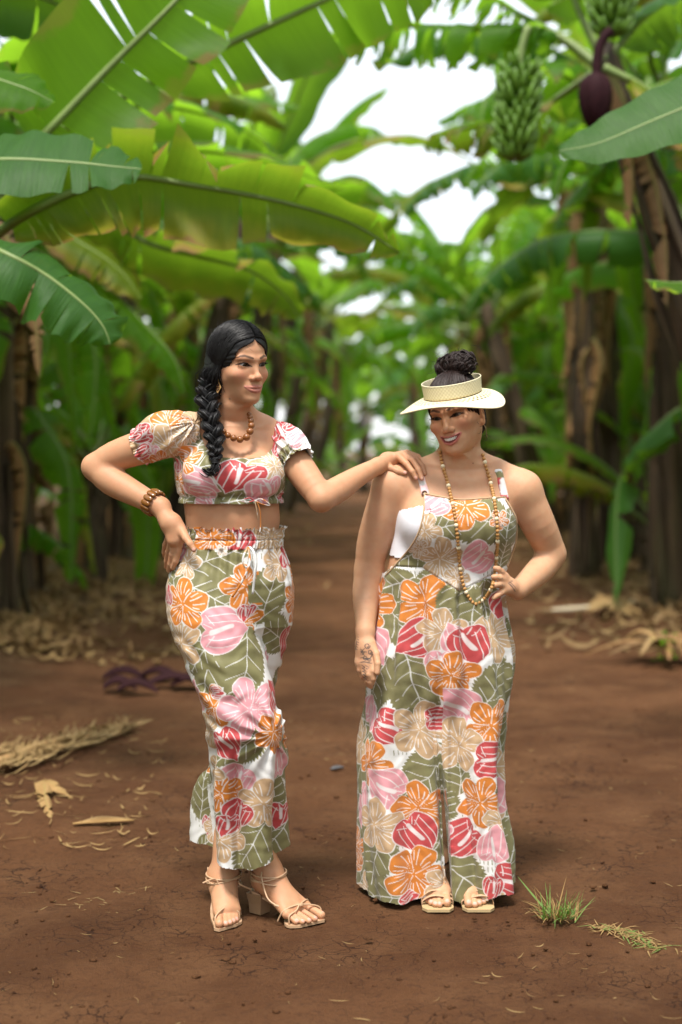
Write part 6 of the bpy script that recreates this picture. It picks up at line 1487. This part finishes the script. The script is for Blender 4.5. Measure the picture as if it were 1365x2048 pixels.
        n = len(out); V = np.array([(x, y, .010) for x, y in out]+[(x, y, .0015) for x, y in out]+[(np.mean([q[0] for q in out]), np.mean([q[1] for q in out]), .010)])
        T = [[i, (i+1) % n, 2*n] for i in range(n)]; Fq = [[i+n, (i+1) % n+n, (i+1) % n, i] for i in range(n)]
        np_obj('sole', V, [np.array(Fq), np.array(T)], simple('slide_sole', (.50, .36, .19), .55, .08, 40), o, smoothed=False)
        for dy, zz_ in ((.050, .040), (.072, .050)):
            V, F = tube(spline([(x0, fy+dy, .010), (x0+.006, fy+dy, zz_*.62), ((x0+x1)/2-.01*sx, fy+dy-.004, zz_), (x1-.006, fy+dy, zz_*.72), (x1, fy+dy, .010)], 24), .0085, 8, flat=.22); np_obj('strap', V, F, SANDAL, o)
    return root
def tattoo(V, c, K, ink):
    "inked lines: hand and forearm of the hanging arm, wrist of the arm on the hip"
    h0 = -.085
    def line(pts, r=.0010, amt=.75, dy=-.03):
        pts = [K(a, b, dy+d) for a, b, d in pts]; pts = spline(pts, max(6, len(pts)*4)); s = np.nonzero((np.abs(V-pts.mean(0)) < np.ptp(pts, axis=0)/2+.05).all(1))[0]
        if len(s) == 0: return
        X = V[s].copy(); X[:, 1] *= .35; best = np.full(len(s), 9.0)
        for i in range(len(pts)-1):
            a = pts[i]*np.array((1, .35, 1)); b = pts[i+1]*np.array((1, .35, 1)); ab = b-a; t = np.clip((X-a)@ab/(ab@ab+1e-12), 0, 1); best = np.minimum(best, np.linalg.norm((X-a-t[:, None]*ab)*np.array((1, .6, 1)), axis=1))
        m = (amt*smooth(r+.0014, r+.0002, best))[:, None]; c[s] = c[s]*(1-m)+ink*m
    fz = h0-.03
    rs = random.Random(3)
    # outer forearm: a tapering ladder of small dashes
    for i in range(16):
        y = 1222+i*5.0; w = 1+i*.42; line([(711-.1*i, y, 0), (712+w, y+3, 0)], .0007, .7, fz+.02)
    line([(708, 1205, 0), (711, 1240, 0), (713, 1280, 0), (711, 1300, 0)], .0012, .75, fz+.02)
    line([(712, 1225, 0), (719, 1262, 0), (727, 1285, 0)], .0009, .75, fz)
    # scrolls and petals on the back of the hand
    for cx, cy, r in ((735, 1292, 6), (741, 1304, 5), (722, 1304, 7), (731, 1316, 5), (715, 1316, 5), (739, 1319, 4)):
        line([(cx+r*math.cos(t)*(1-t/14), cy+r*math.sin(t)*(1-t/14), 0) for t in np.linspace(0, 8, 10)], .0007, .8, fz)
    for k in range(7):
        a = k*.9; line([(723, 1304, 0), (723+10*math.cos(a), 1304+9*math.sin(a), 0)], .0007, .7, fz)
    line([(713, 1322, 0), (724, 1316, 0), (738, 1318, 0), (746, 1308, 0)], .0012, .8, fz); line([(714, 1328, 0), (728, 1324, 0), (744, 1326, 0)], .0012, .8, fz)
    for x0, x1 in ((718, 722), (727, 731), (735, 740), (743, 747)):
        for j in range(5): line([(x0-3+j*.8, 1331+j*6, 0), (x1-1+j*.8, 1335+j*6, 0), (x0-2+j*.8, 1337+j*6, 0)], .0008, .7, fz)
    # wrist of the other arm: curved band with stars
    g1 = -.12
    line([(1018, 1166, 0), (1030, 1160, 0), (1044, 1155, 0), (1054, 1148, 0), (1057, 1140, 0)], .0012, .7, g1); line([(1020, 1168, 0), (1028, 1178, 0), (1034, 1188, 0), (1037, 1196, 0)], .0012, .75, g1); line([(1022, 1165, 0), (1032, 1176, 0), (1038, 1190, 0)], .0008, .75, g1)
    line([(1016, 1190, 0), (1024, 1198, 0), (1034, 1199, 0)], .0010, .7, g1)
    for x, y in ((1040, 1166), (1048, 1160), (1046, 1172), (1037, 1174), (1054, 1166)):
        line([(x-2.5, y, 0), (x+2.5, y, 0)], .0007, .7, g1); line([(x, y-2.5, 0), (x, y+2.5, 0)], .0007, .7, g1)
    for y in (1146, 1157, 1170, 1184): line([(1006, y, 0), (1000, y+1, 0), (995, y, 0)], .0006, .5, g1-.01)
    line([(709, 1118, 0), (711, 1125, 0), (709, 1132, 0)], .0016, .6, -.02)
def hair_right(root, M, O, sc, K):
    rs = np.random.RandomState(8); W = lambda q: O+(np.asarray(q)*sc)@M.T; hs = empty_child('hair', root)
    cs = Sdf(); fr = cs.frame(O, M, sc); C = np.array((0, -.010, .036)); Rr = np.array((.0785, .1020, .0915))
    cs.ell(C, Rr, k=.01, fr=fr); cs.ell((0, -.070, -.035), (.056, .036, .055), k=.05, fr=fr)
    for s in (-1, 1): cs.cap((s*.066, .012, .02), (s*.070, .004, -.012), .009, .004, k=.012, fr=fr)
    def cutf(q):
        x = np.abs(q[..., 0]); z = q[..., 2]; y = q[..., 1]
        hz = .062-.20*x-9*np.maximum(x-.052, 0)
        return np.maximum(np.maximum(z-hz, .004-y-.35*np.minimum(z, .02)), -.2-z)
    cs.fn(cutf, (0, .06, 0), .2, k=.006, op='s', fr=fr)
    def post(p, D):
        q = ((p.reshape(-1, 3)-O)@M)/sc; x, y, z = q.T; d = np.stack([x, y+.02, z-.06], 1)
        an = np.arctan2(x, y+.02); g = .0016*np.sin(an*46+5*np.sin(z*40))+.001*np.sin(an*110+z*60); return D+g.reshape(D.shape).astype(np.float32)
    cs.post = post
    V, F = cs.mesh(O-.18, O+.18, .0032); np_obj('hair_cap', V, F, HAIR_B, hs)
    st = []; top = np.array((.014, -.030, .126))
    for i in range(420):     # swept up to the bun
        a = rs.uniform(-np.pi, np.pi); e = rs.uniform(-.5, .35); d = np.array((math.sin(a)*math.cos(e), math.cos(a)*math.cos(e), math.sin(e)))
        if d[1] > .35 and d[2] < .55: d[2] = .62+.2*rs.rand()
        d /= np.linalg.norm(d); p0 = C+Rr*d*1.01; t = spline([p0, C+(p0*.5+top*.5-C)*1.22, top+rs.normal(0, .012, 3)], 9)
        n = np.linalg.norm((t-C)/Rr, axis=1); t = C+(t-C)*np.maximum(1.0, 1.015/n)[:, None]; st.append(tube(W(t), [.0008]+[.0015]*7+[.001], 4, cap=False))
    np_obj('strands', *join(st), HAIR_B, hs)
    bc = np.array((.022, -.030, .142)); bn = []
    for i in range(190):     # loops and curls of the bun
        a = rs.uniform(0, 2*np.pi); e = math.asin(rs.uniform(-.55, 1)); d = np.array((math.cos(a)*math.cos(e), math.sin(a)*math.cos(e), math.sin(e)))
        r0 = rs.uniform(.010, .020); c0 = bc+d*np.array((.066, .055, .044))*rs.uniform(.45, .85); u = np.cross(d, rs.normal(0, 1, 3)); u /= np.linalg.norm(u); v = np.cross(d, u)
        t0 = rs.uniform(0, 6.28); turns = rs.uniform(.8, 1.5); tt = np.linspace(0, 1, 18); th = t0+tt*turns*2*np.pi
        base = c0+(u*np.cos(th)[:, None]+v*np.sin(th)[:, None])*(r0*(1-.3*tt))[:, None]+d*(tt*rs.uniform(0, .012))[:, None]
        for j in range(4): bn.append(tube(W(base+rs.normal(0, .0022, 3)), np.interp(tt, [0, .15, .8, 1], [.0008, .0019, .0017, .0003]), 4))
    np_obj('bun', *join(bn+[(lambda V_, F_: (W(V_), F_))(*sphere_vf(bc, (.046, .040, .032), 20, 12))]), HAIR_B, hs)
    fl = []
    for i in range(90):
        if i < 55: p0 = bc+rs.normal(0, 1, 3)*np.array((.03, .025, .02))+np.array((0, 0, .012)); L = rs.uniform(.02, .04)
        else: p0 = np.array((rs.choice([-1, 1])*.070, rs.uniform(-.03, .02), rs.uniform(-.08, .03))); L = rs.uniform(.015, .03)
        e = rs.normal(0, 1, 3); e /= np.linalg.norm(e); k = np.cross(e, rs.normal(0, 1, 3)); fl.append(tube(W(spline([p0, p0+e*L*.5+k*.006, p0+e*L], 6)), [.0005]*5+[.0001], 3, cap=False))
    tag(np_obj('flyaway_hairs', *join(fl), HAIR_B, hs), kind='stuff')
def visor(root, M, O, sc):
    "woven straw visor: open band round the head, brim with a row of eyelet holes"
    m, nt, b, out = mat('woven_straw'); u = attr(nt, 'UVP').outputs['Vector']
    ck = N(nt, 'ShaderNodeTexChecker'); ck.inputs['Scale'].default_value = 1.0; nt.links.new(mapping(nt, u, (96, 17, 1)), ck.inputs['Vector'])
    n1 = noise(nt, 30, 4, mapping(nt, u, (8, 40, 1)))
    c = mixc(nt, n1, (.68, .59, .36), (.84, .77, .55)); c = mixc(nt, math_(nt, 'MULTIPLY', ck.outputs['Fac'], .40), c, (.52, .41, .20))
    nt.links.new(c, b.inputs['Base Color']); b.inputs['Roughness'].default_value = .6; bump(nt, b, ck.outputs['Fac'], .5, .0012)
    v = empty_child('straw_visor', root)
    tilt = np.array(Matrix.Rotation(rad(8), 3, 'Y')@Matrix.Rotation(rad(-6), 3, 'X')); c0 = np.array((0, -.010, .062))
    W = lambda q: O+((np.asarray(q)@tilt.T+c0)*sc)@M.T
    n = 160; th = np.linspace(-np.pi*.93, np.pi*.93, n)      # 0 = forehead
    a, bb = .0825, .1005
    def ring(off, z): return np.column_stack([(a+off)*np.sin(th), (bb+off)*np.cos(th), np.broadcast_to(z, (n,))])
    zs = np.linspace(0, .041, 10); rows = [ring(.0+.003*(z/.041), z) for z in zs]; V = np.vstack(rows); i, j = np.meshgrid(np.arange(9), np.arange(n-1), indexing='ij'); k = (i*n+j).ravel(); F = np.stack([k, k+1, k+n+1, k+n], 1)
    uv = np.column_stack([np.tile(np.linspace(0, 1, n), 10), np.repeat(np.linspace(0, .4, 10), n)])
    o = np_obj('band', W(V), F, m, v, uv=uv); md = o.modifiers.new('thickness', 'SOLIDIFY'); md.thickness = .0025; md.offset = 0
    # brim: grid with real holes in two rows
    nr = 26; w = .030+.052*np.abs(np.cos(th*.5))**.8; rows = []
    for r in range(nr):
        t = r/(nr-1); off = w*t; drop = -.004-.030*t**1.5*(0.30+.95*np.sin(th)**2)+.004*np.sin(th*3+.6)*t*t+.006*t*t*np.maximum(np.cos(th), 0)
        rows.append(ring(off, drop))
    V = np.vstack(rows); nn = n
    i, j = np.meshgrid(np.arange(nr-1), np.arange(nn-1), indexing='ij'); k = (i*nn+j); F = np.stack([k, k+1, k+nn+1, k+nn], -1)
    hole = np.zeros(k.shape, bool)
    for r0, ph in ((3, 0), (6, 1), (9, 0)): hole |= ((i == r0) | (i == r0+1)) & ((j+ph*2) % 4 < 2)
    F = F[~hole].reshape(-1, 4); uv = np.column_stack([np.tile(np.linspace(0, 1, nn), nr), np.repeat(np.linspace(0, .7, nr), nn)])
    o = np_obj('brim', W(V), F[:, ::-1], m, v, uv=uv); md = o.modifiers.new('thickness', 'SOLIDIFY'); md.thickness = .0022; md.offset = 0
    np_obj('brim_edge', *tube(W(rows[-1]), .0022, 6), m, v); np_obj('band_edge', *tube(W(ring(.003, .041)), .0018, 6), m, v)
woman_left(); woman_right()
# ---------------------------------------------------------------- things lying on the track
STRAW = leaf_mat('straw', (.24, .145, .058), (.40, .265, .125), -.15, spec=.2)
PALE = leaf_mat('bleached_leaf', (.50, .40, .27), (.62, .53, .38), -.15, spec=.2)
def strip(p0, ang, L, w, rs, lift=.02, curl=.3):
    "one dry curled strip lying at p0"
    n = 6; t = np.linspace(-.5, .5, n); b = rs.uniform(-curl, curl); d = np.array((math.cos(ang), math.sin(ang))); nr = np.array((-d[1], d[0]))
    cx = p0[0]+L*t*d[0]+b*L*t*t*nr[0]; cy = p0[1]+L*t*d[1]+b*L*t*t*nr[1]; h = p0[2]+.003+lift*rs.rand()*(np.abs(t)*2)**2+rs.uniform(0, lift*.5)
    tw = rs.uniform(-.8, .8)+rs.uniform(-1, 1)*t; hw = w*(1-(2*np.abs(t))**3*.8)*.5
    A = np.column_stack([cx+nr[0]*hw*np.cos(tw), cy+nr[1]*hw*np.cos(tw), h+np.abs(hw*np.sin(tw))+hw*np.sin(tw)]); B = np.column_stack([cx-nr[0]*hw*np.cos(tw), cy-nr[1]*hw*np.cos(tw), h+np.abs(hw*np.sin(tw))-hw*np.sin(tw)])
    V = np.stack([A, B], 1).reshape(-1, 3); i = np.arange(n-1)*2; return (V, np.stack([i, i+1, i+3, i+2], 1)), np.column_stack([np.repeat(t, 2), np.tile([-.5, .5], n)])
def strips(name, pts, Ls, ws, mt, seed, label=None, cat=None, kind=None, parent=None, angs=None, lift=.02, curl=.3):
    rs = np.random.RandomState(seed); P_, U_ = [], []
    for k, p in enumerate(pts):
        a = rs.uniform(0, 6.28) if angs is None else angs[k]+rs.normal(0, .35); s, u = strip(p, a, rs.uniform(*Ls), rs.uniform(*ws), rs, lift, curl); P_.append(s); U_.append(u)
    V, F = join(P_); o = np_obj(name, V, F, mt, parent, origin=None if parent is not None else pts[0], uv=np.vstack(U_)); return tag(o, label, cat, None, kind)
def litter():
    rs = np.random.RandomState(2)
    def band(n, f, y0, y1, s, pw=1.6):
        o = []
        for _ in range(n):
            y = y0+(y1-y0)*rs.rand()**pw; x = f(y)+rs.normal(0, s); o.append((x, y, ground_z(x, y)))
        return o
    strips('leaf_litter', band(2600, lambda y: -2.85+.012*y, 9.3, 32, .60), (.06, .34), (.015, .07), DRY, 1, 'brown leaf litter heaped along the left row of plants', 'leaf litter', 'stuff', lift=.10)
    strips('leaf_litter', band(2600, lambda y: 3.15+.045*y-.2, 9.8, 32, .70), (.06, .34), (.015, .07), DRY, 2, 'brown leaf litter heaped along the right row of plants', 'leaf litter', 'stuff', lift=.10)
    strips('leaf_litter', band(900, lambda y: -2.3+.012*y, 9.0, 26, .65), (.05, .25), (.008, .03), STRAW, 3, 'pale straw scattered over the litter left of the track', 'straw', 'stuff', lift=.06)
    strips('leaf_litter', band(900, lambda y: 2.6+.045*y, 9.8, 26, .75), (.05, .25), (.008, .03), STRAW, 4, 'pale straw scattered over the litter right of the track', 'straw', 'stuff', lift=.06)
    # crumbs and straws on the open track
    pt = []
    for _ in range(420):
        y = 3.2+6.5*rs.rand()**1.4; x = rs.uniform(-.30, .30)*y; pt.append((x, y, ground_z(x, y)))
    strips('straw_bits', pt, (.010, .055), (.0010, .0032), STRAW, 5, 'fine straw bits strewn over the open dirt', 'straw', 'stuff', lift=.004, curl=.8)
    cl = []
    for _ in range(1000):
        y = 3.2+4.5*rs.rand()**1.5; x = rs.uniform(-.28, .28)*y; z = ground_z(x, y); r_ = .0025+.009*rs.rand()**4
        v, f = sphere_vf((0, 0, 0), r_, 6, 4); v = v*(1+.35*rs.normal(0, 1, (len(v), 1)).clip(-1, 1))*np.array((1, 1, .6)); cl.append((v+np.array((x, y, z+r_*.25)), f))
    V, F = join(cl); tag(np_obj('dirt_clods', V, F, bpy.data.materials['red_dirt']), 'small crumbs of red dirt on the track', 'dirt', kind='stuff')
    # heap of shredded dry leaf at the left edge
    g = lambda a, b: (lambda q: np.array((q[0], q[1], ground_z(q[0], q[1]))))(G(a, b))
    root = empty('dry_leaf_heap', g(90, 1530)); tag(root, 'long heap of shredded straw-coloured dry leaves at left edge of track', 'dry leaves')
    A, B_ = g(-60, 1560), g(260, 1462); d = math.atan2((B_-A)[1], (B_-A)[0])
    pts = [A+(B_-A)*t+np.array((rs.normal(0, .10*(1.1-t)), rs.normal(0, .13*(1.15-t)), .02)) for t in rs.rand(330)**1.25]
    tag(strips('shreds', pts, (.06, .34), (.004, .018), STRAW, 7, parent=root, angs=[d]*330, lift=.05), kind='stuff')
    sc2 = [(lambda q: np.array((q[0], q[1], ground_z(q[0], q[1]))))(G(rs.uniform(-40, 330)**1.0, rs.uniform(1430, 1700))) for _ in range(190)]
    tag(strips('scattered_shreds', sc2, (.02, .13), (.002, .007), STRAW, 17, parent=root, lift=.015, curl=.6), kind='stuff')
    np_obj('stalk', *tube(spline([A+np.array((.1, .05, .04)), (A+B_)/2+np.array((0, .02, .05)), B_+np.array((.0, 0, .02))], 12), np.linspace(.022, .008, 12), 7), STRAW, root, uv=np.full((86, 3), .5))
    # curled bleached leaf
    root = empty('dry_leaf', g(95, 1630)); tag(root, 'curled bleached dry leaf lying left of the braided woman', 'dry leaf')
    for pts, W in (([(82, 1618), (95, 1598), (120, 1606), (150, 1608)], .035), ([(75, 1612), (88, 1596), (92, 1625), (104, 1648)], .042)):
        (V, F, U), rib = blade([g(*p)+np.array((0, 0, .02+.03*math.sin(k*1.4))) for k, p in enumerate(pts)], W, (0, -.3, 1), 6, .9, len(pts)+int(W*1000), keel=.5, curl=-.6, wave=.03, taper=.5); np_obj('blade', V, F, STRAW, root, uv=U)
    root = empty('dry_stalk', g(210, 1655)); tag(root, 'flat straw-yellow dry stalk piece in front of the curled leaf', 'dry stalk')
    for k in range(4): np_obj('fibre', *tube(spline([g(146+k*6, 1660-k*1.2)+np.array((0, 0, .012)), g(200, 1656-k*1.0)+np.array((0, 0, .018+.004*k)), g(268-k*5, 1650-k*1.3)+np.array((0, 0, .014))], 8), .006-.0006*k, 6, flat=.5), STRAW, root, uv=np.full((50, 3), .5))
    # purple bracts fallen from a flower
    root = empty('fallen_bracts', g(300, 1378)); tag(root, 'dark purple fallen flower bracts on the dirt behind the braided woman', 'flower bracts')
    for k, (a, b, L) in enumerate(((250, 1368, .28), (275, 1392, .24), (320, 1366, .30), (350, 1378, .34), (385, 1382, .26), (240, 1385, .2))):
        p = g(a, b); an = rs.uniform(-.5, .5); e = np.array((math.cos(an), math.sin(an)*.5, 0)); (V, F, U), rib = blade([p-e*L/2+np.array((0, 0, .02)), p+np.array((0, 0, .06)), p+e*L/2+np.array((0, 0, .015))], .07, (0, -.2, 1), 0, .1, k, keel=.5, curl=-.8, wave=.01); np_obj('bract', V, F, BRACT, root, uv=U)
    # uprooted stump on the right with a green sprout
    root = empty('dead_stump', g(1310, 1330)); tag(root, 'pale splayed dead stump with green sprout at right edge of track', 'stump')
    c = g(1330, 1325)
    for k in range(13):
        a = -.4+k*.5; L = rs.uniform(.25, .55); e = np.array((math.cos(a), math.sin(a)*.8, 0)); np_obj('root_strip', *tube(spline([c+np.array((0, 0, .12)), c+e*L*.5+np.array((0, 0, .14+.08*rs.rand())), c+e*L+np.array((0, 0, .02+.12*rs.rand()))], 9), np.interp(np.linspace(0, 1, 9), [0, .5, 1], [.045, .035, .008]), 7, flat=.35), STRAW if k % 3 == 0 else DRY, root, uv=np.full((65, 3), .5))
    sp = [c+np.array((-.06+rs.normal(0, .035), -.22+rs.normal(0, .03), .02)) for _ in range(26)]; P_, U_ = [], []
    for p in sp:
        for _ in range(2):
            (V, F), u = strip(p+np.array((0, 0, rs.uniform(.02, .22))), rs.uniform(0, 6.28), .035, .022, rs, .01); P_.append((V, F)); U_.append(u)
    V, F = join(P_); tag(np_obj('sprout', V, F, GREEN, root, uv=np.vstack(U_)), kind='stuff')
    root = empty('fallen_leaf_stalk', g(1180, 1228)); tag(root, 'long pale fallen leaf stalk lying across the right side of track', 'leaf stalk')
    np_obj('stalk', *tube(spline([g(1085, 1232)+np.array((0, 0, .04)), g(1170, 1230)+np.array((0, 0, .06)), g(1268, 1215)+np.array((0, 0, .05))], 14), np.interp(np.linspace(0, 1, 14), [0, .3, 1], [.02, .05, .035]), 8, flat=.5), PALE, root, uv=np.full((114, 3), .5))
    (V, F, U), rib = blade([g(1170, 1230)+np.array((0, 0, .06)), g(1220, 1232)+np.array((0, 0, .1)), g(1285, 1238)+np.array((0, 0, .04))], .16, (0, -.3, 1), 4, .4, 3, keel=.4, curl=-.6); np_obj('blade', V, F, STRAW, root, uv=U)
    # grey pebble stick between the two women
    p = g(675, 1545); V, F = tube(spline([p+np.array((-.03, -.01, .008)), p+np.array((0, 0, .014)), p+np.array((.03, .02, .010))], 9), [.004, .010, .013, .012, .013, .011, .010, .007, .003], 7, flat=.6)
    tag(np_obj('twig', V, F, simple('grey_bark', (.10, .10, .11), .8, .3, 60, .004), origin=p), 'short grey twig on the dirt between the two women', 'twig')
    # grass
    GR = leaf_mat('grass', (.10, .20, .045), (.19, .29, .085), .25, spec=.3)
    def tuft(name, c, n, hgt, spread, mts, label, cat, seed, flat=0.0, along=None):
        r2 = np.random.RandomState(seed); root = empty(name, c); tag(root, label, cat)
        for mi, (mt, fr) in enumerate(mts):
            P_, U_ = [], []
            for _ in range(int(n*fr)):
                b0 = np.array(c)+np.array((r2.normal(0, spread), r2.normal(0, spread*.6), 0))
                if along is not None: b0 = b0+(along-np.array(c))*r2.rand()
                b0[2] = ground_z(b0[0], b0[1]); a = r2.uniform(0, 6.28); L = hgt*r2.uniform(.4, 1.15); ln = r2.uniform(.2, .9)+flat; e = np.array((math.cos(a)*ln, math.sin(a)*ln, max(1-ln*.7, .10))); e /= np.linalg.norm(e)
                t = np.linspace(0, 1, 6)[:, None]; pth = b0+e*L*t+np.array((0, 0, -1.0))*L*.35*ln*t*t; pth[:, 2] = np.maximum(pth[:, 2], b0[2]+.002); sd_ = np.array((-e[1], e[0], 0)); sd_ /= np.linalg.norm(sd_)+1e-9; w = .0021*(1-t**2*.92)
                V = np.stack([pth+sd_*w, pth-sd_*w], 1).reshape(-1, 3); i = np.arange(5)*2; P_.append((V, np.stack([i, i+1, i+3, i+2], 1))); U_.append(np.column_stack([np.repeat(t[:, 0], 2), np.tile([-.5, .5], 6)]))
            V, F = join(P_); tag(np_obj(('blades', 'dry_blades')[mi], V, F, mt, root, uv=np.vstack(U_)), kind='stuff')
        return root
    rt = tuft('grass_tuft', g(1120, 1848), 85, .12, .028, ((GR, .75), (STRAW, .6)), 'small green grass tuft beside the overalls hem at right', 'grass', 3)
    (V, F, U), rib = blade([g(1105, 1850)+np.array((0, 0, .01)), g(1070, 1835)+np.array((0, 0, .05)), g(1035, 1795)+np.array((0, 0, .05))], .004, (0, -.3, 1), 0, 0, 2, keel=0); np_obj('long_blade', V, F, GR, rt, uv=U)
    tuft('grass_runner', g(1200, 1865), 150, .055, .022, ((GR, .35), (STRAW, .8)), 'half-dry creeping grass runner at lower right edge', 'grass', 5, .6, g(1330, 1908))
    tuft('dry_grass', g(215, 1790)*1.0, 30, .05, .10, ((STRAW, 1.0),), 'wisps of dry grass flat on the dirt at lower left', 'dry grass', 8, 1.2)
litter()
